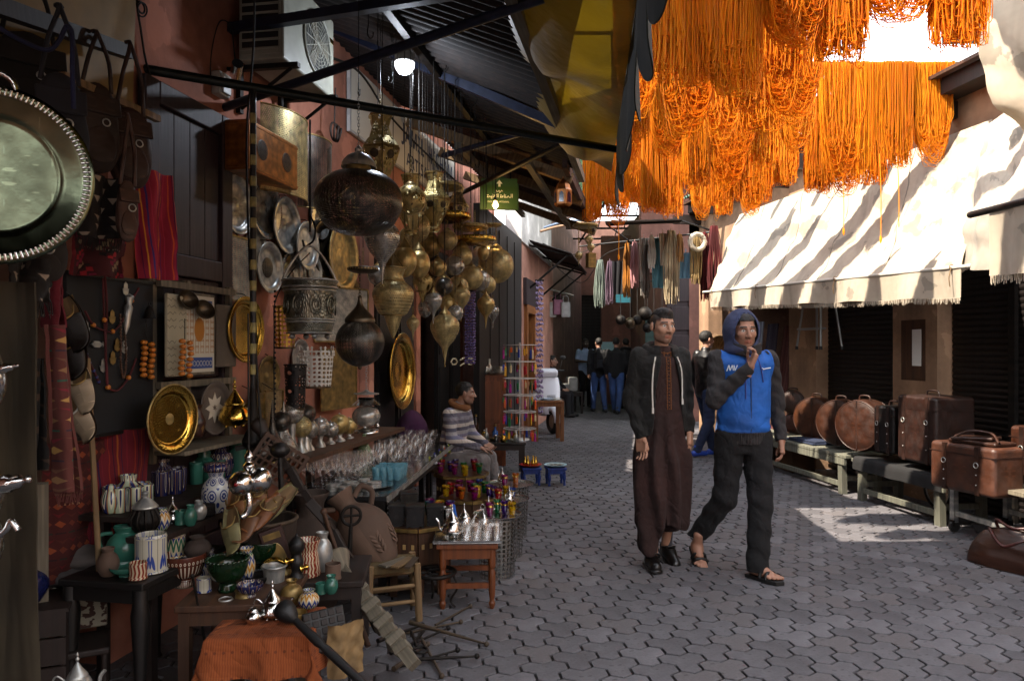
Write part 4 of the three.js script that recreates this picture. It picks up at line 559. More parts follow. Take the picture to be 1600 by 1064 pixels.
{
const skin=[0.36,0.19,0.12],hair=[0.012,0.008,0.006],base=G(1033,882),t=thing('person','person in a brown embroidered robe and open black jacket walking beside the hooded person','person',base,0.12);
const sL=[0.185,1.47,0],sR=[-0.195,1.47,0.0],eL=[0.235,1.19,-0.04],eR=[-0.255,1.17,-0.03],wL=[0.225,0.945,0.06],wR=[-0.2,0.91,0.07];
const kL=[0.1,0.52,0.03],kR=[-0.08,0.5,0.06],aL=[0.085,0.1,-0.12],aR=[-0.085,0.08,0.05];
const body=(x,y,z)=>{let d=tower([[0.85,0.15,0.1],[1.1,0.14,0.095],[1.38,0.17,0.105],[1.5,0.1,0.07]])(x,y,z);for(const [a,b,r,s] of [[sL,eL,0.045,0.038],[eL,wL,0.038,0.026],[sR,eR,0.045,0.038],[eR,wR,0.038,0.026],[[0.09,0.9,0],kL,0.075,0.05],[kL,aL,0.05,0.035],[[-0.09,0.9,0],kR,0.075,0.05],[kR,aR,0.05,0.035],[[0,1.45,0],[0,1.62,0.02],0.06,0.055]])d=smin(d,cap(x,y,z,a,b,r,s),0.03);return d;};
const hq=new THREE.Quaternion().setFromEuler(new THREE.Euler(0.03,0.22,-0.04)),hp=[0.0,1.682,0.03];
const head=nets(headF,[-0.1,-0.135,-0.12],[0.1,0.135,0.135],0.0042,faceCol(skin,0.75,hair));
const wRq=aim([0.1,-1,0.22],[0.6,0,0.8]),wLq=aim([-0.05,-1,0.25],[-0.5,0,0.85]);
const K=0.84,nar=g=>g.scale(K,1,1),kx=w=>[w[0]*K,w[1],w[2]];
partC(t,'body',mergeC([nar(nets(body,[-0.4,0.0,-0.3],[0.4,1.66,0.3],0.014,()=>skin)),place(head,hp,hq),place(handGeo(0.4,skin),kx(wR),wRq),place(handGeo(0.4,skin,0.004,-1),kx(wL),wLq)]),skinM);
const hairF=(x,y,z)=>{let d=smin(ell(x,y,z,0,0.042,-0.016,0.0768,0.09,0.0985),ell(x,y,z,0,0.098,0.03,0.05,0.032,0.055),0.03)+ 0.006*fbm(x*60,y*20,z*40,2);const line=0.07 - 0.2*z*(z>0?1:0)- sstep(0.045,0.075,Math.abs(x))*-0.03 +(z<-0.02?(z + 0.02)*0.8:0);d=Math.max(d,(line - y -(z>0.02?0.003:0))*0.7);if(Math.abs(x)>0.062&&z>-0.03&&z<0.03)d=smin(d,ell(Math.abs(x),y,z,0.07,0.01,0.005,0.008,0.035,0.014),0.006);return d;};
partC(t,'hair',place(nets(hairF,[-0.1,-0.1,-0.13],[0.1,0.16,0.13],0.005),hp,hq),hairM(0x120d0a));
const robe=(x,y,z)=>{
let d=tower([[0.3,0.2,0.15,0,0.0],[0.6,0.22,0.155,0,0.01],[0.95,0.205,0.14],[1.25,0.175,0.125],[1.42,0.185,0.115],[1.5,0.13,0.09],[1.545,0.085,0.078,0,0.005]])(x,y,z);
d=smin(d,cap(x,y,z,[0.09,0.75,0.02],[0.11,0.3,-0.03],0.13,0.115),0.06);d=smin(d,cap(x,y,z,[-0.1,0.75,0.03],[-0.105,0.16,0.04],0.12,0.105),0.06);
const k=sstep(1.2,0.6,y),a=Math.atan2(z,x);d +=0.024*k*Math.sin(a*9 + 2.2*Math.sin(y*3 + a))+ 0.02*k*fbm(x*7,y*1.6,z*7,3)+ 0.008*fold(x,y,z,1.4);
if(y<0.6)d=smax(d,0.024 - Math.abs(x + 0.0 + 0.04*(0.6 - y))-(y - 0.18)*0.14,0.05);
const hem=(x>0?0.225:0.115)+ 0.03*Math.sin(x*13);d=smax(d,hem - y,0.02);return d;};
const robeM=garment(0x341c18);
partC(t,'robe',nar(nets(robe,[-0.36,0.05,-0.32],[0.36,1.58,0.32],0.01)),robeM);
const torsoW=tower([[0.86,0.225,0.15],[1.0,0.22,0.15],[1.25,0.2,0.145],[1.42,0.215,0.135],[1.5,0.15,0.105],[1.545,0.1,0.095]]);
const jacket=(x,y,z)=>{let d=torsoW(x,y,z);for(const [a,b,r,s] of [[sL,eL,0.07,0.056],[eL,wL,0.056,0.043],[sR,eR,0.07,0.056],[eR,wR,0.056,0.043]])d=smin(d,cap(x,y,z,a,b,r,s),0.05);d +=0.012*fold(x,y,z,1.7)+ 0.006*Math.sin(y*55 + x*20)*sstep(1.35,1.1,y)*(Math.abs(x)>0.19?1:0);
const open=0.055 + 0.055*sstep(1.5,1.2,y)+ 0.03*sstep(1.2,0.85,y);const cx=0.02;if(z>0)d=smax(d,open - Math.abs(x - cx),0.012);d=smax(d,-(torsoW(x,y,z)+ 0.02),0.01);
d=smax(d,(Math.abs(x)<0.2?0.905:0.89)- y,0.012);for(const [w,e] of [[wL,eL],[wR,eR]]){const q=[w[0] - e[0],w[1] - e[1],w[2] - e[2]],l=Math.hypot(...q);const s=((x - w[0])*q[0] +(y - w[1])*q[1] +(z - w[2])*q[2])/ l;if(Math.hypot(x - w[0],y - w[1],z - w[2])<0.14)d=smax(d,s - 0.012,0.01);}return d;};
const jm=garment(0x1b1a18),jk=partC(t,'jacket',nar(nets(jacket,[-0.4,0.8,-0.26],[0.4,1.6,0.26],0.009)),jm);
const hood=(x,y,z)=>{const a=Math.atan2(x,-z - 0.02);const R_=Math.hypot(x / 1.25,z + 0.015);let d=Math.hypot(R_ - 0.095,(y - 1.515 + 0.02*Math.cos(a)*-1 - 0.04*(z<0?z*-2:-z))*0.8)- 0.032 - 0.012*fbm(x*12,y*12,z*12,2);return smax(d,0.045 - Math.hypot(Math.max(Math.abs(x - 0.01)- 0.0,0),9*Math.max(0,0.05 - z)),0.01);};
const hd=shade(new THREE.Mesh(nar(nets(hood,[-0.22,1.42,-0.2],[0.22,1.66,0.16],0.008)),jm));hd.name='hood';jk.add(hd);
const cordM=mat(0xc9c5bb,0.8);
for(const [x,y1] of [[-0.11,1.12],[0.125,1.18]]){const dr=shade(new THREE.Mesh(merge(ribbon(jacket,[[x*0.8,1.47],[x*1.02,1.38],[x*1.1,1.25],[x*1.08,y1]],0.0065,0.006),ribbon(jacket,[[x*1.08,y1],[x*1.1,y1 - 0.04]],0.01,0.008)).scale(K,1,1),cordM));dr.name='drawstring';jk.add(dr);}
const emb=mat(0x7a4a20,0.8),g=[];for(let i=0;i<34;i++){const y=1.5 - i*0.0118,wx=i<3?0.03:0.016;for(const s of [-1,1]){const x=0.02 + s*wx;g.push(sph(0.0055,x,y,front(robe,x,y)+ 0.001,6,5));}if(i % 2)g.push(sph(0.0045,0.02,y,front(robe,0.02,y)+ 0.001,6,5));}
for(let i=0;i<22;i++){const a=i / 21*3.14,x=0.01 + 0.085*Math.cos(a),y=1.53 - 0.035*Math.sin(a);g.push(sph(0.005,x,y,front(robe,x,y)+ 0.001,6,5));}
partC(t,'embroidery',nar(merge(...g)),emb);
const sock=mat(0x3b3a40,0.95),shoe=leather(0x0b0a0a,0.3);
for(const [a,pitch,yaw] of [[aL,0.42,0.05],[aR,-0.02,-0.12]]){
partC(t,'sock',bar([a[0],a[1] - 0.03,a[2]],[a[0],0.36,a[2]*0.9],0.037,0.045,14),sock);
const sf=(x,y,z)=>{let d=cap(x,y,z,[0,0.048,-0.045],[0,0.045,0.03],0.043,0.045);d=smin(d,cap(x,y,z,[0,0.045,0.03],[0.004,0.034,0.14],0.046,0.04),0.03);d=smax(d,-(cap(x,y,z,[0,0.1,-0.045],[0,0.1,0.015],0.034,0.03)),0.01);const sole=Math.max(Math.hypot(Math.max(Math.abs(x)- 0.005,0),Math.max(Math.abs(z - 0.04)- 0.095,0))- 0.047,Math.abs(y - 0.011)- 0.011);return Math.min(smax(d,0.006 - y,0.005),sole);};
const s=place(nets(sf,[-0.08,-0.02,-0.12],[0.08,0.12,0.21],0.006),[a[0],Math.max(0,a[1] - 0.08)*0.9 +(pitch>0.1?0.012:0),a[2]],new THREE.Quaternion().setFromEuler(new THREE.Euler(pitch,yaw,0,'YXZ')));
const so=partC(t,'shoe',s,shoe);const st=tor(0.047,0.008,a[0],Math.max(0.07,a[1]),a[2] + 0.03,0.9 + pitch,0,6,18);const sm=shade(new THREE.Mesh(prep(st),shoe));sm.name='strap';so.add(sm);
}
}
{
const skin=[0.3,0.15,0.095],hair=[0.01,0.007,0.005],base=V(1.6,0,-5.08),t=thing('person','person in a bright blue jacket with hood up, hand raised to chin','person',base,0.05);
const sL=[0.2,1.455,0],sR=[-0.205,1.455,0],eL=[0.265,1.17,-0.03],eR=[-0.262,1.185,0.1],wL=[0.268,0.905,0.06],wR=[-0.045,1.4,0.225];
const hL=[0.09,0.92,0],hR=[-0.09,0.92,0],kL=[0.075,0.49,0.11],kR=[-0.13,0.5,0.0],aL=[0.02,0.085,0.2],aR=[-0.265,0.17,-0.22];
const body=(x,y,z)=>{let d=tower([[0.85,0.15,0.1],[1.1,0.14,0.095],[1.38,0.17,0.105],[1.5,0.1,0.07]])(x,y,z);for(const [a,b,r,s] of [[sL,eL,0.045,0.038],[eL,wL,0.038,0.026],[sR,eR,0.045,0.038],[eR,wR,0.038,0.026],[hL,kL,0.075,0.05],[kL,aL,0.04,0.026],[hR,kR,0.075,0.05],[kR,aR,0.045,0.03],[[0,1.45,0],[0,1.6,0.02],0.06,0.055]])d=smin(d,cap(x,y,z,a,b,r,s),0.03);return d;};
const hq=new THREE.Quaternion().setFromEuler(new THREE.Euler(0.05,-0.02,0.02)),hp=[-0.01,1.648,0.035];
const head=nets(headF,[-0.1,-0.135,-0.12],[0.1,0.135,0.135],0.0042,faceCol(skin,0.3,hair));
const fR=place(footGeo(skin),[aR[0],0.06,aR[2]],new THREE.Quaternion().setFromEuler(new THREE.Euler(0.5,-0.05,0,'YXZ'))),fL=place(footGeo(skin),[aL[0],0.022,aL[2]],new THREE.Quaternion().setFromEuler(new THREE.Euler(-0.02,0.55,0,'YXZ')));
const K=0.9,nar=g=>g.scale(K,1,1),kx=w=>[w[0]*K,w[1],w[2]];
partC(t,'body',mergeC([nar(nets(body,[-0.4,0.0,-0.34],[0.4,1.64,0.34],0.014,()=>skin)),place(head,hp,hq),place(handGeo(0.85,skin),kx(wR),aim([0.35,0.9,0.05],[0.2,0.1,-0.9])),place(handGeo(0.55,skin,0.004,-1),kx(wL),aim([0.0,-1,0.2],[-0.4,0,0.9])),fR,fL]),skinM);
partC(t,'hair',place(nets((x,y,z)=>Math.max(ell(x,y,z,0,0.04,-0.014,0.08,0.092,0.101)+ 0.004*fbm(x*60,y*60,z*60,2),0.074 - 0.1*z - y),[-0.1,0.02,-0.13],[0.1,0.15,0.12],0.005),hp,hq),hairM(0x0d0a08));
const tors=tower([[0.86,0.185,0.135],[0.92,0.185,0.14],[1.0,0.2,0.15],[1.25,0.205,0.14],[1.42,0.21,0.13],[1.5,0.13,0.1],[1.55,0.095,0.095]]);
const clip=(d,w,e,x,y,z,o=0.01)=>{const q=[w[0] - e[0],w[1] - e[1],w[2] - e[2]],l=Math.hypot(...q),s=((x - w[0])*q[0] +(y - w[1])*q[1] +(z - w[2])*q[2])/ l;return Math.hypot(x - w[0],y - w[1],z - w[2])<0.13?smax(d,s - o,0.008):d;};
const vest=(x,y,z)=>{let d=tors(x,y,z);for(const [s,e] of [[sL,eL],[sR,eR]])d=smin(d,cap(x,y,z,s,[s[0] +(e[0] - s[0])*0.12,s[1] - 0.05,s[2]],0.072,0.06),0.05);d +=0.011*fold(x,y,z,1.6)+ 0.005*Math.sin(y*60 + x*14)*sstep(1.15,0.97,y);d=smax(d,Math.abs(x)- 0.216 + 0.3*Math.max(0,y - 1.42),0.012);d=smax(d,0.955 - y,0.01);return smax(d,y - 1.52 - 0.4*Math.abs(x),0.01);};
const blue=garment(0x1b66c4,{roughness:0.8,bumpScale:0.011}),char=garment(0x2f2c2d);
const ves=partC(t,'jacket',nar(nets(vest,[-0.32,0.9,-0.22],[0.32,1.62,0.24],0.009)),blue);
const slv=(x,y,z)=>{let d=9;for(const [s,e,w] of [[sL,eL,wL],[sR,eR,wR]]){let q=smin(cap(x,y,z,s,e,0.068,0.06),cap(x,y,z,e,w,0.06,0.043),0.04);q +=0.013*fold(x,y,z,2)+ 0.004*Math.sin((y + x*0.6)*70)*0.8;q=clip(q,w,e,x,y,z);d=Math.min(d,q);}return d;};
const sv=shade(new THREE.Mesh(nar(nets(slv,[-0.4,0.85,-0.18],[0.4,1.56,0.34],0.009)),char));sv.name='sleeves';ves.add(sv);
const hem=shade(new THREE.Mesh(nets((x,y,z)=>smax(smax(tors(x,y,z)+ 0.004*Math.sin(Math.atan2(z,x)*60),0.875 - y,0.01),y - 0.965,0.01),[-0.26,0.84,-0.2],[0.26,1.0,0.2],0.009).scale(K,1,1),char));hem.name='hem';ves.add(hem);
const hoodF=(x,y,z)=>{const Y=y - 1.648,Z=z - 0.01;let d=ell(x + 0.01,Y,Z,0,0.0,-0.03,0.122,0.158,0.15);d=smin(d,ell(x + 0.01,Y,Z,0,-0.13,0.0,0.125,0.06,0.115),0.05);d +=0.008*fbm(x*9,y*9,z*9,3);const inner=ell(x + 0.01,Y,Z,0,-0.004,0.0,0.096,0.135,0.13),hole=ell(x + 0.01,Y,Z,0,-0.012,0.16,0.079,0.122,0.15);return smax(smax(d,-inner,0.01),-hole,0.012);};
const hdM=garment(0x3a4262,{bumpScale:0.01});const hd=shade(new THREE.Mesh(nets(hoodF,[-0.17,1.42,-0.2],[0.15,1.84,0.2],0.008),hdM));hd.name='hood';ves.add(hd);
const col=shade(new THREE.Mesh(nets((x,y,z)=>{const r=Math.hypot(x,z - 0.02)- 0.098;return smax(smax(Math.abs(r)- 0.013,Math.abs(y - 1.5 - 0.3*Math.abs(x))- 0.04,0.008),0.02 - Math.abs(x)-(z<0?1:0),0.01);},[-0.13,1.42,-0.12],[0.13,1.62,0.16],0.007),char));col.name='collar';ves.add(col);
const add=(n,g,m)=>{const o=shade(new THREE.Mesh(merge(...[g].flat()).scale(K,1,1),m));o.name=n;ves.add(o);};
add('zip',ribbon(vest,[[0,1.46],[0,1.3],[0,1.15],[0,0.97]],0.004,0.001),mat(0x0c1c3a,0.5));
for(const [x,y] of [[-0.04,1.19],[0.1,1.31]])add('drawstring',ribbon(vest,[[x*0.5,1.5],[x*0.8,1.4],[x,1.3],[x,y]],0.0042,0.006),mat(0x3a3f80,0.8));
const wm=mat(0xcfd4da,0.6),flat=(pts,x0,y0,s)=>{const v=pts.map(([a,b])=>{const x=x0 + a*s,y=y0 + b*s;return [x,y,front(vest,x,y)+ 0.003];});const g=[];for(let i=0;i + 1<v.length;i++)g.push(bar(v[i],v[i + 1],0.0042,0.0042,5));return g;};
add('chest_mark',flat([[0,0],[0.35,1],[0.5,0.1],[0.9,1],[1.05,0.1]],-0.165,1.375,0.04),wm);add('chest_mark',flat([[1.15,1],[1.3,0.1],[1.75,1]],-0.165,1.375,0.04),wm);
add('chest_mark',[...flat([[0,0.35],[0.15,0.05],[0.5,0.12],[2.2,0.3]],0.095,1.385,0.036)],wm);
const tr=(x,y,z)=>{let d=smin(cap(x,y,z,hL,kL,0.108,0.078),cap(x,y,z,kL,[aL[0],0.05,aL[2] + 0.0],0.08,0.072),0.03);d=Math.min(d,smin(cap(x,y,z,hR,kR,0.108,0.08),cap(x,y,z,kR,[aR[0],0.17,aR[2]],0.08,0.066),0.03));d=smin(d,tower([[0.82,0.165,0.115],[0.93,0.165,0.115]])(x,y,z),0.05);d +=0.012*fold(x,y,z,1.5)+ 0.004*Math.sin(y*44 + x*30)*sstep(0.6,0.4,Math.abs(y - 0.3));return smax(d,(x<-0.06&&z<0.05?0.17 -(x + 0.26)*0.25:0.052)- y,0.01);};
partC(t,'trousers',nets(tr,[-0.42,0.0,-0.36],[0.3,0.97,0.32],0.009),garment(0x0d0c0f));
const sm=leather(0x0c0b0a,0.5);
for(const [a,yaw,pitch,lift] of [[aL,0.55,-0.02,0],[aR,-0.05,0.5,0.04]]){
const q=new THREE.Quaternion().setFromEuler(new THREE.Euler(pitch,yaw,0,'YXZ')),sole=place(extr([[-0.034,-0.07],[0.034,-0.07],[0.04,0],[0.05,0.1],[0.046,0.16],[0.02,0.188],[-0.03,0.165],[-0.045,0.1],[-0.036,0]],0.02,0.003).rotateX(Math.PI / 2).translate(0,0.022,0),[a[0],lift,a[2]],q);
const s=partC(t,'sandal',prep(sole),sm);for(const z of [0.05,0.095]){const b=shade(new THREE.Mesh(prep(place(tube([[-0.046,0.025,z],[-0.03,0.075 - z*0.2,z],[0.01,0.086 - z*0.25,z],[0.042,0.062 - z*0.1,z],[0.05,0.025,z]],0.012,14,6),[a[0],lift,a[2]],q)),sm));b.name='strap';s.add(b);}
}
}
function figure(label,pos,turn,o){
const cell=o.cell??0.014,skin=o.skin??[0.28,0.15,0.1],t=thing('person',label,'person',pos,turn);
const{sL,sR,eL,eR,wL,wR,hL,hR,kL,kR,aL,aR,neck,head}=o,sc=1;
const b1=[[...hL.map((v,i)=>(v + hR[i])/ 2)],neck];
const limbs=(x,y,z,k)=>{let d=9;for(const [a,b,r,s] of k)d=smin(d,cap(x,y,z,a,b,r,s),0.03);return d;};
const pts=[sL,sR,eL,eR,wL,wR,hL,hR,kL,kR,aL,aR,neck,head],lo=[0,1,2].map(i=>Math.min(...pts.map(p=>p[i]))- 0.24),hi=[0,1,2].map(i=>Math.max(...pts.map(p=>p[i]))+ 0.24);
const hq=new THREE.Quaternion().setFromEuler(new THREE.Euler(...(o.headTurn??[0,0,0]),'YXZ'));
const arms=[[sL,eL,0.05,0.04],[eL,wL,0.04,0.028],[sR,eR,0.05,0.04],[eR,wR,0.04,0.028]],legs=[[hL,kL,0.08,0.052],[kL,aL,0.052,0.036],[hR,kR,0.08,0.052],[kR,aR,0.052,0.036]];
const core=(x,y,z,r)=>{const h=b1[0],n=b1[1];let k=((x - h[0])*(n[0] - h[0])+(y - h[1])*(n[1] - h[1])+(z - h[2])*(n[2] - h[2]))/((n[0] - h[0])**2 +(n[1] - h[1])**2 +(n[2] - h[2])**2);k=clamp(k,0,1);const c=h.map((v,i)=>v +(n[i] - v)*k),w=k>0.85?mixn(1,0.55,(k - 0.85)/ 0.15):1,sx=sL[0] - sR[0],sz=sL[2] - sR[2],l=Math.hypot(sx,sz)||1,ux=sx / l,uz=sz / l,a=(x - c[0])*ux +(z - c[2])*uz,b=-(x - c[0])*uz +(z - c[2])*ux,e=y - c[1];return Math.hypot(a /((1.45 + 0.2*k)*w),b,(k<=0||k>=1)?e:e*0.3)- r*w;};
const bodyF=(x,y,z)=>Math.min(smin(core(x,y,z,0.1),limbs(x,y,z,[...arms,...legs]),0.03),cap(x,y,z,neck,head,0.055,0.05));
const hands=[[wL,eL,-1],[wR,eR,1]].map(([w,e,m],i)=>place(handGeo(o.curl??0.5,skin,Math.max(0.005,cell*0.5),m),w,(o.handAim??[])[i]??aim([w[0] - e[0],w[1] - e[1],w[2] - e[2]],[-m*-0.3*-1,0,0.9])));
const hg=place(nets(headF,[-0.1,-0.135,-0.12],[0.1,0.135,0.135],Math.max(0.005,cell*0.5),faceCol(skin,o.beard??0.3,[0.012,0.009,0.007])),head,hq);
partC(t,'body',mergeC([nets(bodyF,lo,hi,cell*1.2,()=>skin),hg,...hands]),skinM);
const hh=o.hairLow??0.03;partC(t,'hair',place(nets((x,y,z)=>Math.max(ell(x,y,z,0,0.042,-0.018,0.082,0.093,0.102)+ 0.006*fbm(x*50,y*50,z*50,2),(z>0.03?0.07:z>-0.02?0.035:-hh)- y),[-0.1,-0.12,-0.14],[0.1,0.15,0.12],Math.max(0.006,cell*0.5)),head,hq),hairM(0x0e0b09));
const sleeve=o.shortSleeve?0.55:1,mid=(a,b,k)=>a.map((v,i)=>v +(b[i] - v)*k);
const topF=(x,y,z)=>{let d=core(x,y,z,0.127);const arm=o.shortSleeve?[[sL,mid(sL,eL,0.7),0.07,0.06],[sR,mid(sR,eR,0.7),0.07,0.06]]:[[sL,eL,0.07,0.06],[eL,mid(eL,wL,0.96),0.06,0.045],[sR,eR,0.07,0.06],[eR,mid(eR,wR,0.96),0.06,0.045]];d=smin(d,limbs(x,y,z,arm),0.05);d +=0.014*fold(x,y,z,1.6);return d;};
const top=partC(t,o.topName??'jacket',nets(topF,lo,hi,cell),o.top);
if(o.hood){const hd=shade(new THREE.Mesh(nets((x,y,z)=>{const X=x - neck[0],Y=y - neck[1] - 0.01,Z=z - neck[2];return Math.hypot(Math.hypot(X / 1.2,Z)- 0.09,Y*0.9 + 0.25*Z*(o.hoodTilt??1))- 0.032 - 0.01*fbm(x*14,y*14,z*14,2);},neck.map(v=>v - 0.2),neck.map(v=>v + 0.2),cell*0.8),o.hood));hd.name='hood';top.add(hd);}
const hc=b1[0];const trF=(x,y,z)=>{let d=smin(limbs(x,y,z,[[hL,kL,0.1,0.075],[kL,aL,0.075,0.058]]),limbs(x,y,z,[[hR,kR,0.1,0.075],[kR,aR,0.075,0.058]]),0.02);d=smin(d,Math.hypot((x - hc[0])/ 1.3,y - hc[1],z - hc[2])- 0.115,0.05);return d + 0.014*fold(x,y,z,1.6);};
partC(t,'trousers',nets(trF,lo,hi,cell),o.trousers);
for(const [a,k] of [[aL,o.toeL??[0,0,1]],[aR,o.toeR??[0,0,1]]]){const f=(x,y,z)=>Math.min(cap(x,y,z,[a[0] - k[0]*0.05,a[1] - 0.045,a[2] - k[2]*0.05],[a[0] + k[0]*0.14,a[1] - 0.05 + k[1]*0.14,a[2] + k[2]*0.14],0.044,0.036),cap(x,y,z,[a[0],a[1] + 0.04,a[2]],[a[0],a[1] - 0.04,a[2]],0.045,0.045));partC(t,'shoe',nets(f,a.map(v=>v - 0.25),a.map(v=>v + 0.25),Math.max(0.009,cell*0.7)),o.shoe??M.rubber);}
return t;
}
const stand=(st=0.2)=>({sL:[0.19,1.44,0],sR:[-0.19,1.44,0],eL:[0.25,1.17,-0.06],eR:[-0.25,1.17,0.02],wL:[0.25,0.93,0.03],wR:[-0.24,0.93,0.12],hL:[0.09,0.92,0],hR:[-0.09,0.92,0],kL:[0.1,0.5,0.02 + st*0.3],kR:[-0.1,0.5,0.04 - st*0.2],aL:[0.09,0.085,st*0.7],aR:[-0.09,0.1,-st*0.8],neck:[0,1.5,0],head:[0,1.65,0.02]});
{
const jean=garment(0x1c2c50),jeanL=garment(0x3d5a92);
const stripe=canvasTex(128,128,(g,w)=>{const c=['#5d5a66','#a9a39c','#4c4a58','#8d8a8c','#6a6a80','#b5aca2','#54525e','#77747c'];for(let i=0;i<8;i++){g.fillStyle=c[i];g.fillRect(0,i*16,w,16);}},0.5,0.32);
const sp=G(718,786);sp.z=-7.25;sp.x=(712 - 800)/ F*7.25;
const seated=figure('person in a grey striped hoodie sitting on a chair between the glassware tables',sp,1.2,{cell:0.01,headTurn:[0.02,0.35,0],sL:[0.19,1.03,0.03],sR:[-0.19,1.03,0.01],eL:[0.25,0.77,0.08],eR:[-0.24,0.76,0.06],wL:[0.16,0.67,0.3],wR:[-0.09,0.66,0.33],hL:[0.1,0.5,-0.08],hR:[-0.1,0.5,-0.08],kL:[0.13,0.53,0.36],kR:[-0.1,0.52,0.38],aL:[0.13,0.1,0.5],aR:[-0.12,0.1,0.42],neck:[0,1.11,0.05],head:[0.01,1.25,0.12],curl:0.25,top:garment(0xffffff,{map:stripe}),topName:'hoodie',hood:cloth(0x83532c),hoodTilt:1.2,trousers:garment(0x827c7a),shoe:leather(0x1a1512)});seated.scale.setScalar(0.87);
figure('person in a dark leather jacket and jeans passing behind the two walkers',G(1103,712),1.9,{...stand(0.25),cell:0.013,top:leather(0x0d0d10,0.35),trousers:jean,shoe:mat(0x1d3f9a,0.5)});
const far={cell:0.018};
figure('person in a pale blue shirt standing by the dark shutter',P(915,636,19.1).setY(0),0.25,{...stand(0.05),...far,eR:[-0.27,1.2,0.06],wR:[-0.06,1.18,0.28],eL:[0.27,1.18,0.06],wL:[0.1,1.17,0.28],skin:[0.05,0.03,0.022],shortSleeve:true,topName:'shirt',top:cloth(0x9fb6dc),trousers:cloth(0x17161c)});
const bp=P(936,640,17.6).setY(0);figure('person in jeans and dark jacket carrying a backpack down the lane',bp,Math.PI + 0.15,{...stand(0.28),...far,top:cloth(0x14161d),trousers:jeanL});
const pk=thing('backpack','dark backpack worn by the person in jeans','backpack',[bp.x + 0.02,1.02,bp.z + 0.2],0.1);part(pk,'body',rbox(0.3,0.44,0.16,0.06,0,0.22,0,0,0,0,3),cloth(0x101218));part(pk,'pocket',rbox(0.22,0.2,0.05,0.02,0,0.14,0.09),cloth(0x171a22));for(const x of [-0.1,0.1])part(pk,'strap',tube([[x,0.42,-0.05],[x,0.47,-0.14],[x,0.42,-0.24]],0.02,10,6),M.rubber);
figure('person in a black jumper and faded jeans walking behind the backpack wearer',G(963,646),Math.PI - 0.35,{...stand(0.3),...far,top:cloth(0x0f0f13),trousers:jeanL});
figure('person in dark clothes and hood walking just past the faded jeans',P(978,640,18.6).setY(0),Math.PI - 0.1,{...stand(0.15),...far,top:cloth(0x141216),hood:cloth(0x141216),hairLow:0.1,trousers:cloth(0x121114)});
figure('person seated low beside the white scooter in dark clothes',P(862,645,16.5).setY(0),1.2,{cell:0.018,sL:[0.18,1.0,0],sR:[-0.18,1.0,0],eL:[0.24,0.76,0.08],eR:[-0.24,0.76,0.08],wL:[0.12,0.62,0.28],wR:[-0.12,0.62,0.28],hL:[0.1,0.46,0],hR:[-0.1,0.46,0],kL:[0.13,0.5,0.4],kR:[-0.12,0.5,0.4],aL:[0.13,0.09,0.42],aR:[-0.12,0.09,0.42],neck:[0,1.08,0],head:[0,1.24,0.03],top:cloth(0x131118),trousers:cloth(0x16141a)});
}
// things on and in front of the left shop wall
const outOf=p=>(p.x -(WALLA - WALLK*p.z))/ 1.0166;
const roofY=p=>4.235 -(outOf(p)+ 0.3)/ 2.23*0.915;
const discZ=(pts,n=40)=>{const g=lathe(pts,n).rotateX(Math.PI / 2),p=g.attributes.position,t=g.attributes.uv;for(let i=0;i<p.count;i++)t.setXY(i,p.getX(i),p.getY(i));return g;};
function plateGeo(r,deep=0.03,rim=0.2){return discZ([[0.0005,-deep + 0.004],[r*(1 - rim)*0.9,-deep + 0.004],[r*(1 - rim),-deep*0.5],[r*(1 - rim)+ 0.006,0],[r*0.97,0.004],[r,0.0],[r,-0.004],[r*0.97,-0.002],[r*(1 - rim)+ 0.008,-0.006],[r*(1 - rim),-deep],[0.0005,-deep]]);}
function chain(len,link=0.022,w=0.003){const g=[];const n=Math.max(1,Math.round(len /(link*0.78)));for(let i=0;i<n;i++)g.push(at(tor(link*0.42,w*0.55,0,0,0,0,0,5,10),0,(i + 0.5)*len / n,0,0,i % 2?1.57:0,0,[0.75,1.25,1]));return merge(...g);}
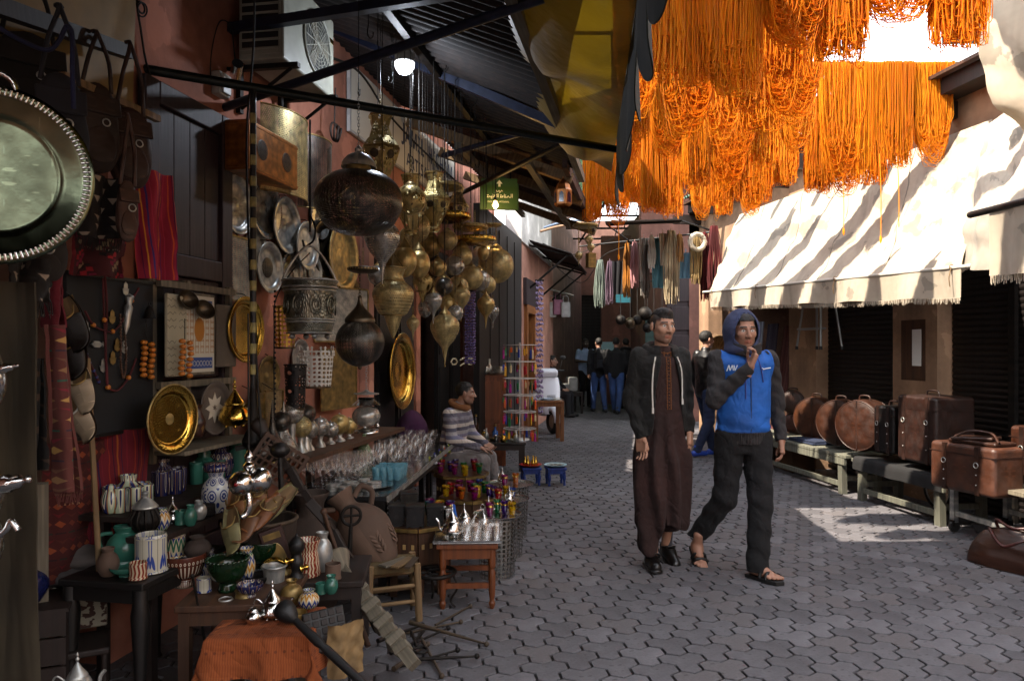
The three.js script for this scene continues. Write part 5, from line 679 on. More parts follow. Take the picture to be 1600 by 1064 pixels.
{
const ac=thing('air_conditioner','white outdoor air conditioner unit with fan grille high on the pink wall','air conditioner',W(452,62,0.2),TH + 0.02);
const cream=mat(0xb3b2a2,0.5,0,{map:blotch});
part(ac,'casing',[rbox(0.78,0.56,0.3,0.015),box(0.02,0.5,0.26,-0.386,0,0)],cream);
const fg=part(ac,'fan_grille',[tor(0.21,0.008,0.1,0,0.158),...[0.19,0.165,0.14,0.115,0.09,0.06].map(r=>tor(r,0.0025,0.1,0,0.162,0,0,5,30)),...Array.from({length:8},(_,i)=>bar([0.1 - 0.2*Math.cos(i*0.393),-0.2*Math.sin(i*0.393),0.163],[0.1 + 0.2*Math.cos(i*0.393),0.2*Math.sin(i*0.393),0.163],0.0025,0.0025,5))],cream);
part(fg,'fan_well',discZ([[0.0005,0.1505],[0.205,0.1505],[0.205,0.152],[0.0005,0.152]]).translate(0.1,0,0),M.rubber);
part(fg,'fan_blade',[0,2.09,4.19].map(a=>box(0.17,0.09,0.006,0.1 + 0.09*Math.cos(a),0.09*Math.sin(a),0.154,0.05,0,a)),M.woodGrey);
for(let i=0;i<9;i++)part(ac,'louvre',box(0.006,0.008,0.26,-0.398,-0.22 + i*0.055,0),cream);
for(let i=0;i<8;i++)part(ac,'side_slot',box(0.004,0.036,0.24,-0.3975,-0.19 + i*0.055,0),M.rubber);
part(ac,'badge',box(0.07,0.03,0.003,0.34,0.12,0.1515),M.brassShine);
for(const x of [-0.3,0.3])part(ac,'bracket',[box(0.04,0.03,0.42,x,-0.296,-0.0),box(0.04,0.3,0.03,x,-0.43,-0.19),bar([x,-0.55,-0.18],[x,-0.31,0.16],0.012)],M.iron);
const cam=thing('wall_camera','small silver cylinder camera on the wall above the dark pole','camera',W(368,112,0.08),TH - 0.9);part(cam,'barrel',at(cyl(0.034,0.034,0.13,0,0,0,18),0,0,0.02,1.2,0,0),M.silver);part(cam,'mount',[sph(0.028,0,0.03,-0.05),bar([0,0.03,-0.05],[-0.05,0.04,-0.09],0.012)],M.iron);
solo('junction_box','white square junction box fixed to the pink wall','junction box',[rbox(0.11,0.14,0.06,0.01,0,0,0.03),rbox(0.09,0.12,0.02,0.008,0,0,0.066)],M.plasticWhite,W(337,133,0),TH);
const cable=(label,pts,r=0.006)=>solo('cable',label,'cable',tube(pts,r,40,6),M.cord);
cable('black cable arching above the junction box',[W(328,130,0.03),W(330,80,0.02),W(345,32,0.02),W(358,38,0.03),W(367,95,0.05)],0.004);
cable('thick black cable hanging beside the taped pole',[P(397,0,4.2),P(396,60,4.2),P(391,130,4.15),P(385,200,4.1),P(390,420,4.05),P(400,560,4.05),P(408,690,4.0)],0.006);
cable('thin wire with a loop coming down the upper wall',[W(212,-8,0.03),W(214,14,0.03),W(219,45,0.02),W(226,90,0.02),W(237,130,0.02)],0.006);
solo('wire_coil','small coil of black wire on the upper pink wall','wire coil',[tor(0.028,0.005,0,0,0.02),tor(0.033,0.004,0.005,-0.01,0.024,0.3)],M.cord,W(214,12,0.02),TH);
cable('black cable bundle running along the wall beneath the roof',[W(490,80,0.04),W(560,112,0.05),W(600,170,0.05),W(640,215,0.05),W(720,290,0.05)],0.012);
solo('cable_coil','coil of brown hose hanging from the wall bracket above the brass shades','cable coil',[0,1,2,3].map(i=>tor(0.07 - i*0.006,0.008,0.004*i,-0.05 - i*0.008,i*0.012,0.1*i,0.2*i,7,24)).concat(bar([0,0,0],[0.02,0.3,0],0.006)),mat(0x2c211b,0.7),W(522,196,0.16),TH);
solo('conduit','dark vertical conduit below the air conditioner','conduit',bar(W(438,150,0.05),W(441,235,0.05),0.02),M.iron);
}
{
const d=4.05,a=P(397,140,d),b=P(395,640,d),t=thing('taped_pole','black and yellow taped upright pole hanging beside the wall trays','pole',b);
const L=a.y - b.y;part(t,'pole',bar([0,0,0],[0,L,0],0.017,0.017,12),M.black);
const tape=mat(0xa79a5c,0.6,0,{map:rustT});for(let i=0;i<13;i++)part(t,'tape_band',cyl(0.0185,0.0185,0.055,0,L - 0.16 - i*0.115,0,14,0,0,true),tape);
part(t,'iron_foot',[lathe([[0.001,-0.2],[0.055,-0.2],[0.06,-0.17],[0.03,-0.1],[0.022,0.05],[0.017,0.12]],16),box(0.15,0.02,0.06,-0.02,-0.2,0,0,0.4,0.15)],M.iron);
}
{
const N=[];
const pl=(name,label,u,v,r,m,out=0.06,tilt=0,extra)=>{const p=W(u,v,out),R_=px(r,-p.z),t=thing(name,label,'tray',p,TH,'metal trays hung on the wall');t.rotation.x=tilt;part(t,'plate',plateGeo(R_,R_*0.16,0.22),m);part(t,'rim',tor(R_*0.985,0.004,0,0,0.002),m);if(extra)extra(t,R_);else part(t,'boss',discZ([[0.0005,-R_*0.15 + 0.012],[R_*0.2,-R_*0.15 + 0.006],[R_*0.25,-R_*0.15 + 0.003]],24),m);part(t,'hook',tube([[0,R_*0.96,0.0],[0,R_*1.06,-0.02],[0,R_*1.08,-out]],0.003,8,5),M.iron);return t;};
const fret=(m)=>(t,R_)=>part(t,'pierced_centre',discZ([[0.0005,-R_*0.15 + 0.012],[R_*0.38,-R_*0.15 + 0.009],[R_*0.4,-R_*0.15 + 0.004]],30),m);
pl('round_tray','bright hammered silver tray speckled with holes beside the copper box',372,320,46,M.silverHam);
pl('round_tray','dull grey pierced tray overlapped by the taped pole',417,327,47,M.silverPierced,0.04);
pl('round_tray','brushed silver tray hanging right of the dull grey tray',449,352,44,M.silverSoft,0.07);
pl('round_tray','narrow silver plate behind the hanging bucket hook',481,384,38,M.silverSoft,0.1);
pl('round_tray','shiny silver plate with a dark pierced centre above the bucket',422,418,40,M.silverSoft,0.09,0,fret(M.bronzePierced));
pl('round_tray','pale pierced tray half behind the bucket chain',459,430,41,M.silverPierced,0.05);
pl('round_tray','small silver dish peeping above the bucket rim',492,425,24,M.silverSoft,0.05);
pl('round_tray','dark bronze tray in the shadow behind the great dark lantern',508,388,44,M.bronze,0.04);
pl('round_tray','large golden oval tray below the great dark lantern',538,402,56,M.brass,0.1);
pl('round_tray','tall oval brass tray leaning by the black door leaves',630,580,60,M.brassShine,0.2);
pl('brass_basin','shiny deep brass basin beside the taped pole',385,515,52,M.brassShine,0.18,0,(t,R_)=>{part(t,'bowl',discZ([[0.0005,-0.1],[R_*0.4,-0.1],[R_*0.7,-0.06],[R_*0.86,0.0],[R_*0.9,0.005]],40),M.brassShine);part(t,'boss',discZ([[0.0005,-0.07],[R_*0.12,-0.075],[R_*0.2,-0.098]],20),M.brassShine);});
[[400,385,30,'small pewter dish between the two rows of trays',M.silverSoft],[440,395,26,'small bronze dish behind the bucket chain',M.brassOld],[505,455,30,'brass dish behind the bucket on the wall',M.brass],[470,560,30,'dented silver dish under the bucket',M.silverHam],[552,470,34,'dark brass tray behind the bronze globe',M.brassOld],[585,520,34,'brushed brass tray between bronze globe and oval tray',M.brass],[420,590,34,'old brass dish behind the cylinder lanterns',M.brassOld],[500,340,34,'silver dish near the great dark lantern',M.silverSoft],[545,330,40,'brass tray almost hidden by the great dark lantern',M.brass]].forEach(([u,v,r,l,m])=>pl('round_tray',l,u,v,r,m,0.03));
const panel=(label,u,v,w,h,m,out=0.05,turn=0,bend=0)=>{const p=W(u,v,out),d=-p.z,hh=px(h,d),ww=px(w,d)/ Math.max(0.3,Math.sin(TH - Math.PI / 2 + Math.atan2(CX - u,F)+ 0.35));const t=thing('pierced_shade',label,'lamp shade',p,TH + turn,'pierced sheet shades on the wall');part(t,'sheet',sheet((s,q)=>{const a=(s - 0.5)*bend;return bend?[Math.sin(a)*ww / bend,(q - 0.5)*hh,(Math.cos(a)- 1)*ww / bend]:[(s - 0.5)*ww,(q - 0.5)*hh,0];},20,4,ww,hh),m);part(t,'border',bend?[tube(Array.from({length:9},(_,i)=>{const a=(i / 8 - 0.5)*bend;return [Math.sin(a)*ww / bend,hh / 2,(Math.cos(a)- 1)*ww / bend];}),0.006,24,6),tube(Array.from({length:9},(_,i)=>{const a=(i / 8 - 0.5)*bend;return [Math.sin(a)*ww / bend,-hh / 2,(Math.cos(a)- 1)*ww / bend];}),0.006,24,6)]:[box(ww,0.012,0.012,0,hh / 2,0),box(ww,0.012,0.012,0,-hh / 2,0),box(0.012,hh - 0.012,0.012,ww / 2,0,0),box(0.012,hh - 0.012,0.012,-ww / 2,0,0)],M.brassOld);part(t,'hook',bar([0,hh / 2,0],[0,hh / 2 + 0.05,-out + 0.01],0.003),M.iron);return t;};
panel('square silver sheet pierced all over beneath the hammered tray',372,420,45,100,M.silverPierced);
panel('tall curved brass shade pierced with dots next to the copper box',470,245,68,128,M.brassPierced,0.2,0,1.6);
panel('curved bronze shade with a pierced rosette under the cable coil',512,275,48,112,M.bronzePierced,0.2,0,1.8);
panel('crinkled silver foil sheet right of the engraved bucket',534,492,40,84,M.silverHam,0.14,-0.5);
panel('plain dull brass sheet leaning on the wall under the foil sheet',530,592,36,92,M.brassOld,0.12,-0.2);
panel('small square pierced brass sheet above the teardrop lamps',428,640,26,60,M.brassPierced,0.1);
panel('tall narrow brass sheet beside the black cylinder lantern',402,650,20,70,M.brassOld,0.12);
const bx=(label,u,v,w,h,dep,turn)=>{const p=W(u,v,dep / 2 + 0.01),t=thing('copper_box_lamp',label,'lamp',p,TH + turn);part(t,'case',rbox(w,h,dep,0.008),M.copper);for(const x of [-w / 4,w / 4])part(t,'rosette',discZ([[0.0005,0.004],[h*0.2,0.004],[h*0.21,0.002]],28).translate(x,0,dep / 2 + 0.001),M.bronzePierced);part(t,'rim',[box(w + 0.006,0.012,dep + 0.006,0,h / 2 - 0.02,0),box(w + 0.006,0.012,dep + 0.006,0,-h / 2 + 0.02,0)],M.copper);return t;};
bx('copper wall lamp box with round pierced rosettes on the pink wall',404,246,0.62,0.3,0.22,0.0);
const cylL=(label,u,v,h,r,m,out,crown)=>{const p=W(u,v,out),hh=px(h,-p.z),R_=px(r,-p.z),t=thing('cylinder_lantern',label,'lantern',p,0);part(t,'shell',cyl(R_*0.85,R_,hh,0,hh / 2,0,28,0,0,true),m);part(t,'base',cyl(R_*0.87,R_*0.87,0.012,0,0.006,0,24),M.bronze);if(crown)for(let i=0;i<8;i++)part(t,'crown_leaf',at(prep(extr([[-R_*0.36,0],[R_*0.36,0],[R_*0.3,hh*0.14],[0,hh*0.3],[-R_*0.3,hh*0.14]],0.003)),R_*Math.sin(i*0.785),hh,R_*Math.cos(i*0.785),0,i*0.785,0),m);else part(t,'rim',tor(R_,0.005,0,hh,0,Math.PI / 2),m);return t;};
cylL('white painted lattice lantern with pointed crown below the bucket',494,606,50,26,mat(0xc9c9c4,0.5,0,{alphaMap:fretA,alphaTest:0.5}),0.32,true);
cylL('black pierced cylinder lantern left of the white lattice one',461,640,70,17,mat(0x121214,0.5,0.3,{alphaMap:pierceB,alphaTest:0.5}),0.3);
cylL('gold lattice tube lantern behind the bucket',445,545,66,18,metal(0xb99a4a,0.3,{alphaMap:fretA,alphaTest:0.5}),0.2);
const p=P(484,522,4.35),h=px(84,4.35),r1=px(42,4.35),r0=px(34,4.35),b=thing('metal_bucket','large engraved silver bucket with raised scroll bands hanging on a hook','bucket',p,0.5);
const bm=metal(0x8f9084,0.36,{map:rustT,bumpMap:engrave,bumpScale:0.004});
part(b,'body',lathe([[0.001,0.004],[r0*0.95,0.004],[r0,0.012],[r0*1.06,h*0.22],[r1*0.93,h*0.78],[r1*0.97,h*0.86],[r1,h],[r1*0.985,h],[r1*0.95,h*0.86],[r0*0.98,0.02],[0.001,0.018]],48),bm);
for(const [q,rr_] of [[0.02,r0*1.02],[0.22,r0*1.075],[0.27,r0*1.085],[0.8,r1*0.955],[0.86,r1*0.985],[0.99,r1*1.005]])part(b,'band',tor(rr_,0.006,0,h*q,0,Math.PI / 2,0,7,44),M.silverSoft);
for(let i=0;i<9;i++){const a=i*0.698,R_=(r0*1.07 + r1*0.95)/ 2 + 0.002,s=part(b,'scroll',[tor(h*0.13,0.006,0,0,0,0,0,6,20),tor(h*0.07,0.005,0,0,0.003,0,0,6,16)],bm);s.position.set(R_*Math.sin(a),h*0.53,R_*Math.cos(a));s.rotation.set(0,a,0);s.scale.set(0.8,1.25,0.8);}
for(let i=0;i<4;i++)part(b,'foot',sph(0.018,r0*0.8*Math.cos(i*1.57),-0.012,r0*0.8*Math.sin(i*1.57),10,8),M.silverSoft);
part(b,'handle',tube([[-r1,h*0.95,0],[-r1*0.9,h*1.1,0],[-r1*0.4,h*1.5,0],[0,h*1.64,0],[r1*0.4,h*1.5,0],[r1*0.9,h*1.1,0],[r1,h*0.95,0]],0.008,40,7),M.silverSoft);
solo('hook_rope','black rope with iron S hook carrying the silver bucket','hook',[bar([0,h*1.9,0],[0,2.9 - p.y - 0.02,0],0.006),tube([[0,h*1.9 + 0.1,0],[0.03,h*1.9 + 0.03,0],[0.02,h*1.9 - 0.05,0],[-0.01,h*1.66,0],[-0.03,h*1.62,0],[-0.045,h*1.75,0]],0.006,30,6)],M.iron,[p.x,p.y,p.z]);
const ch=P(430,470,4.3);solo('bead_string','black and white beaded string hanging from the bucket hook','string',[tube([P(484,395,4.34),P(455,425,4.32),ch,P(428,520,4.3),P(428,660,4.3)],0.004,40,5),...Array.from({length:26},(_,i)=>sph(0.008,...arr(P(429,455 + i*8,4.3)),6,5))],M.black);
}
// hanging lanterns
{
const grp='pierced metal lanterns hanging over the stall';
function lantern(type,label,u,v,d,r,m=M.brassPierced,o={}){
const p=P(u,v,d),R_=px(r,d),t=thing('hanging_lantern',label,'lantern',p,o.turn??rr(0,3),grp),cap_=o.cap??M.brassOld;let top;
if(type==='onion'){part(t,'body',lathe([[0.001,-R_*0.72],[R_*0.35,-R_*0.7],[R_*0.75,-R_*0.52],[R_*0.97,-R_*0.15],[R_,R_*0.1],[R_*0.9,R_*0.42],[R_*0.6,R_*0.66],[R_*0.3,R_*0.72]],48,40),m);part(t,'neck',cyl(R_*0.3,R_*0.27,R_*0.18,0,R_*0.78,0,24),M.brass);part(t,'cap',lathe([[R_*0.4,R_*0.82],[R_*0.37,R_*0.95],[R_*0.24,R_*1.1],[R_*0.09,R_*1.17],[R_*0.09,R_*1.25],[0.004,R_*1.34]],24,20),M.silverSoft);top=R_*1.34;}
if(type==='globe'){part(t,'body',sph(R_,0,0,0,36,24),m);part(t,'cap',lathe([[R_*0.62,R_*0.82],[R_*0.6,R_*0.98],[R_*0.42,R_*1.2],[R_*0.16,R_*1.5],[R_*0.08,R_*1.8],[R_*0.1,R_*1.86],[0.003,R_*1.95]],24,22),cap_);top=R_*1.95;part(t,'bottom_knob',sph(R_*0.08,0,-R_*1.04,0,10,8),cap_);}
if(type==='ball'){part(t,'body',sph(R_,0,0,0,36,24),m);part(t,'cap',lathe([[R_*0.36,R_*0.92],[R_*0.34,R_*1.02],[R_*0.2,R_*1.14],[0.003,R_*1.25]],20),cap_);top=R_*1.25;}
if(type==='egg'){part(t,'body',lathe([[0.003,-R_*1.35],[R_*0.5,-R_*1.15],[R_*0.9,-R_*0.55],[R_,0.1*R_],[R_*0.85,R_*0.7],[R_*0.5,R_*1.1]],32,30),m);part(t,'cap',lathe([[R_*0.55,R_*1.08],[R_*0.5,R_*1.25],[R_*0.3,R_*1.5],[R_*0.12,R_*1.75],[0.003,R_*2.0]],20),cap_);top=R_*2;}
if(type==='drop'){part(t,'body',lathe([[0.002,-R_*2.6],[R_*0.1,-R_*2.0],[R_*0.25,-R_*1.35],[R_*0.7,-R_*0.75],[R_,0],[R_*0.85,R_*0.55],[R_*0.4,R_*0.9]],32,34),m);part(t,'cap',lathe([[R_*0.44,R_*0.86],[R_*0.4,R_*1.0],[R_*0.15,R_*1.25],[0.003,R_*1.55]],20),cap_);top=R_*1.55;part(t,'tip',sph(R_*0.07,0,-R_*2.62,0,8,6),cap_);}
if(type==='urn'){part(t,'body',lathe([[R_*0.08,-R_*2.0],[R_*0.3,-R_*1.45],[R_*0.45,-R_*0.98],[R_*0.7,-R_*0.85],[R_,-R_*0.1],[R_*0.93,R_*0.35],[R_*0.55,R_*0.72],[R_*0.5,R_*1.0],[R_*0.62,R_*1.35]],36,44),m);for(const y of [-0.95,0.72,1.34])part(t,'band',tor(R_*(y<0?0.53:y<1?0.56:0.62),0.005,0,R_*y,0,Math.PI / 2),cap_);top=R_*1.36;part(t,'hanger',[0,2.09,4.19].map(a=>bar([R_*0.6*Math.cos(a),R_*1.36,R_*0.6*Math.sin(a)],[0,R_*2.1,0],0.002,0.002,4)),M.iron);top=R_*2.1;part(t,'tip',sph(R_*0.08,0,-R_*2.03,0,8,6),cap_);}
if(type==='hex'){const g=lathe([[R_*0.35,-R_*1.7],[R_*0.4,-R_*1.55],[R_*0.35,-R_*1.4],[R_*0.8,-R_*0.5],[R_,R_*0.1],[R_*0.95,R_*0.35],[R_*0.6,R_*0.8],[R_*0.45,R_*1.3],[R_*0.6,R_*1.8],[R_*0.4,R_*1.85]],6).toNonIndexed();g.computeVertexNormals();part(t,'body',g,m);for(const y of [-1.55,0.2,1.82])part(t,'band',lathe([[R_*(y>1?0.62:y>0?1.01:0.42),R_*(y - 0.05)],[R_*(y>1?0.62:y>0?1.0:0.42),R_*(y + 0.05)]],6),cap_);for(let i=0;i<6;i++){const a=(i + 0.5)*1.047,s=part(t,'rosette',discZ([[0.0005,0.003],[R_*0.2,0.003],[R_*0.22,0]],18),M.bronze);s.position.set(R_*0.79*Math.sin(a),-R_*0.15,R_*0.79*Math.cos(a));s.rotation.set(0.32,a,0,'YXZ');}top=R_*1.9;part(t,'hanger',tor(R_*0.18,0.004,0,R_*2.0,0,0,0.4),M.iron);top=R_*2.15;}
if(type==='disc'){part(t,'body',lathe([[0.002,-R_*0.2],[R_*0.6,-R_*0.18],[R_*0.96,-R_*0.05],[R_,0],[R_,R_*0.12],[R_*0.95,R_*0.16],[R_*0.5,R_*0.2],[R_*0.15,R_*0.3]],40),m);const fl=part(t,'fluting',Array.from({length:30},(_,i)=>box(0.006,R_*0.12,0.004,R_*Math.sin(i*0.2094),R_*0.06,R_*Math.cos(i*0.2094),0,i*0.2094)),cap_);fl.userData.kind='stuff';top=R_*0.3;}
const chL=o.chain??R_*1.1;const cm=part(t,'chain',chain(chL),cap_);cm.position.y=top - 0.005;
const up=Math.min(o.wireTop??9,roofY(p)- 0.06)- p.y;if(up>top + chL)part(t,'wire',[bar([0,top + chL,0],[0,up,0],0.0025,0.0025,5),tube([[0,up,0],[0.02,up + 0.02,0],[0.03,up + 0.05,0]],0.003,6,5)],M.iron);
return t;
}
lantern('onion','great dark bronze onion lantern with domed silver cap',560,318,4.0,68,M.bronzePierced,{cap:M.silverSoft,chain:0.3});
lantern('globe','dark bronze globe lantern with conical cap below the great onion lantern',562,535,4.15,38,M.bronzePierced,{cap:M.bronze,chain:0.22,wireTop:2.0});
lantern('disc','small dark saucer shade hung on red strings above the bronze globe',567,422,4.15,24,M.bronze,{chain:0.1,wireTop:2.15});
lantern('drop','long silver teardrop lantern whose point hangs behind the onion lantern',597,372,4.4,28,M.silverPierced,{chain:0.1});
lantern('hex','tall hexagonal brass lantern with rosettes beneath the shop name board',594,240,5.0,32,M.brassFlower,{chain:0.12});
lantern('hex','hexagonal gold lantern tucked behind the tall hexagonal one',642,322,5.4,26,M.brassFlower,{chain:0.1});
lantern('hex','ornate gold hexagonal lantern with flared crown',678,318,5.6,26,M.brassFlower,{chain:0.1});
lantern('ball','squat brass drum lantern below the gold hexagonal lantern',641,312,5.1,24,M.brassFlower);
lantern('urn','brass urn lantern with flared neck hanging left of the door leaves',614,462,4.9,32,M.brassPierced);
lantern('egg','matt brass egg lantern in front of the urn lantern',632,408,5.1,19,M.brass);
lantern('egg','matt brass egg lantern beside its twin above the urn',654,412,5.3,18,M.brass);
lantern('egg','small old brass egg lantern near the gold hexagonal ones',614,405,5.4,15,M.brassOld);
const B=M.brassPierced,S2=M.silverPierced;
lantern('ball','small brass ball lantern at the top of the lantern cluster',699,375,5.9,16,B);
lantern('ball','brass ball lantern between two silver balls in the cluster',692,445,6.0,15,B);
lantern('ball','silver pierced ball lantern above the wide brass globe',710,415,6.0,16,S2);
lantern('ball','brown pierced ball lantern in the middle of the cluster',694,447,5.6,14,M.bronzePierced);
lantern('ball','round gold ball lantern right of the cluster middle',736,434,6.4,19,M.brassPierced);
lantern('ball','pale silver ball lantern partly behind the gold ball',748,438,6.8,18,S2);
lantern('ball','silver ball lantern low beside the teardrop lantern',711,489,5.7,13,S2);
lantern('drop','silver teardrop lantern with long point near the black doors',677,470,5.4,14,S2);
lantern('drop','wide brass globe lantern tapering to a point low in the cluster',695,512,5.5,23,B);
lantern('ball','large silver gold globe lantern beside the black folded doors',775,415,7.4,28,M.brassPierced,{cap:M.brass});
lantern('ball','pale globe lantern half hidden by the large silver gold globe',760,405,7.9,25,S2);
lantern('drop','brass teardrop lantern hanging against the black folded doors',759,476,6.6,14,M.brass);
lantern('drop','thin silver teardrop lantern next to the brass teardrop',770,487,7.0,10,S2);
lantern('disc','flat fluted brass ring shade below the green sign',742,376,6.2,34,M.brassShine);
lantern('disc','flat brass basket shade stacked above the fluted ring shade',735,356,6.3,28,M.brassFlower);
lantern('disc','wide polished brass tray shade below the shop name board',700,340,6.0,36,M.brassShine);
lantern('disc','brass plate shade with cup hanging high near the name board',695,292,6.3,28,M.brass);
lantern('disc','small brass saucer on red cords beneath the green sign',770,352,7.2,14,M.brass);
lantern('egg','slim brass egg lantern under the fluted ring shade',755,395,6.6,9,M.brass);
lantern('ball','tiny silver ball lantern under the wide brass tray',717,392,6.2,10,S2);
lantern('egg','silver fluted lantern hanging low behind the urn lantern',664,482,5.6,11,S2);
lantern('globe','dull brass globe lantern above the egg lanterns',672,385,5.9,17,M.brassOld);
lantern('ball','gold ball lantern tucked under the silver ball cluster',715,448,6.2,17,B);
[['ball','pale brass ball lantern high under the name board',668,330,5.7,22,B],['egg','pale brass egg lantern left of the gold crown lantern',655,355,5.5,17,M.brassPierced],['drop','brass teardrop lantern in the heart of the cluster',720,462,5.9,15,B],['ball','dusty brass ball lantern above the urn lantern',640,372,5.6,18,B],['globe','pale brass globe lantern with tall cap in the cluster',722,400,6.1,16,B],['ball','little gold ball lantern near the silver teardrop',684,418,5.8,14,M.brass],['urn','small brass urn lantern low in the cluster',660,440,5.4,16,M.brassFlower],['ball','brass ball lantern beside the fluted ring shade',760,445,6.9,15,B],['egg','long brass egg lantern behind the silver ball',700,475,5.9,12,M.brass],['hex','small hexagonal lantern with pierced stars near the green sign',715,325,6.5,18,M.brassFlower],['drop','slender brass teardrop above the oval tray',645,505,5.2,10,B],['ball','silver ball lantern peeping behind the urn lantern',590,430,5.6,16,S2]].forEach(a=>lantern(...a));
const tri=thing('hanging_lantern','brass tray lantern with three small pendant lamps over the lane','lantern',P(915,355,9.2),0.3);const R_=px(20,9.2);
part(tri,'tray',lathe([[0.001,0],[R_*0.9,0],[R_,0.02],[R_*0.95,0.035],[0.02,0.03]],30),M.brass);part(tri,'cord',[0,2.09,4.19].map(a=>bar([R_*0.8*Math.cos(a),0.02,R_*0.8*Math.sin(a)],[0,0.12,0],0.002,0.002,4)).concat(bar([0,0.12,0],[0,1.5,0],0.003,0.003,4)),M.iron);
for(const [x,y,z,r] of [[-0.1,-0.36,0.02,0.05],[0.02,-0.16,0.06,0.055],[0.09,-0.24,-0.04,0.048]]){const q=part(tri,'pendant',lathe([[0.002,-r*2.4],[r*0.2,-r*1.4],[r,-r*0.1],[r*0.8,r*0.6],[r*0.2,r*1.1],[0.004,r*1.4]],18,20),M.brassPierced);q.position.set(x,y,z);const c=part(q,'chain',chain(-y - r*1.2,0.03,0.005),M.brass);c.position.y=r*1.3;}
const fl=part(tri,'box_pendant',[box(0.1,0.18,0.1,0.05,-0.42,0.05)],M.brassOld);
const hx=thing('hanging_lantern','copper star lantern with blue glass arches under the timber roof','lantern',P(880,306,7.6),0.25);const k=px(14,7.6);const hg=n=>{const g=lathe(n,6).toNonIndexed();g.computeVertexNormals();return g;};
part(hx,'case',hg([[k*0.8,-k*1.2],[k,-k],[k,k*0.6],[k*0.85,k*0.8]]),M.copper);part(hx,'dome',hg([[k*0.85,k*0.8],[k*0.7,k*1.3],[k*0.25,k*1.8],[k*0.2,k*2.1],[0.003,k*2.2]]),M.copper);
const bg=mat(0x10104a,0.15,0,{phys:1,transmission:0.5,thickness:0});for(let i=0;i<6;i++){const a=(i + 0.5)*1.047,s=part(hx,'glass_arch',prep(extr([[-k*0.25,-k*0.8],[k*0.25,-k*0.8],[k*0.25,k*0.1],[0,k*0.45],[-k*0.25,k*0.1]],0.004)),bg);s.position.set(k*0.872*Math.sin(a),0,k*0.872*Math.cos(a));s.rotation.y=a;}
part(hx,'wire',bar([0,k*2.2,0],[0,0.6,0],0.003,0.003,5),M.iron);
[[590,90,4.6],[612,130,5.0],[560,150,4.3],[690,200,5.8],[705,230,6.0],[722,250,6.2],[735,255,6.4],[748,262,6.6],[760,250,6.8],[575,60,4.4]].forEach(([u,v,d],i)=>{const p=P(u,v,d),up=roofY(p)- 0.06 - p.y;if(up>0.05)solo('hook_wire','long thin wire with an empty hook hanging from the stall roof','hook',[bar([0,0.08,0],[0,up,0],0.0028,0.0028,5),tube([[0,0.08,0],[0.006,0.03,0],[-0.01,0,0],[-0.03,0.0,0],[-0.036,0.03,0]],0.004,12,5)],M.iron,p,i,'empty hooks under the stall roof');});
}
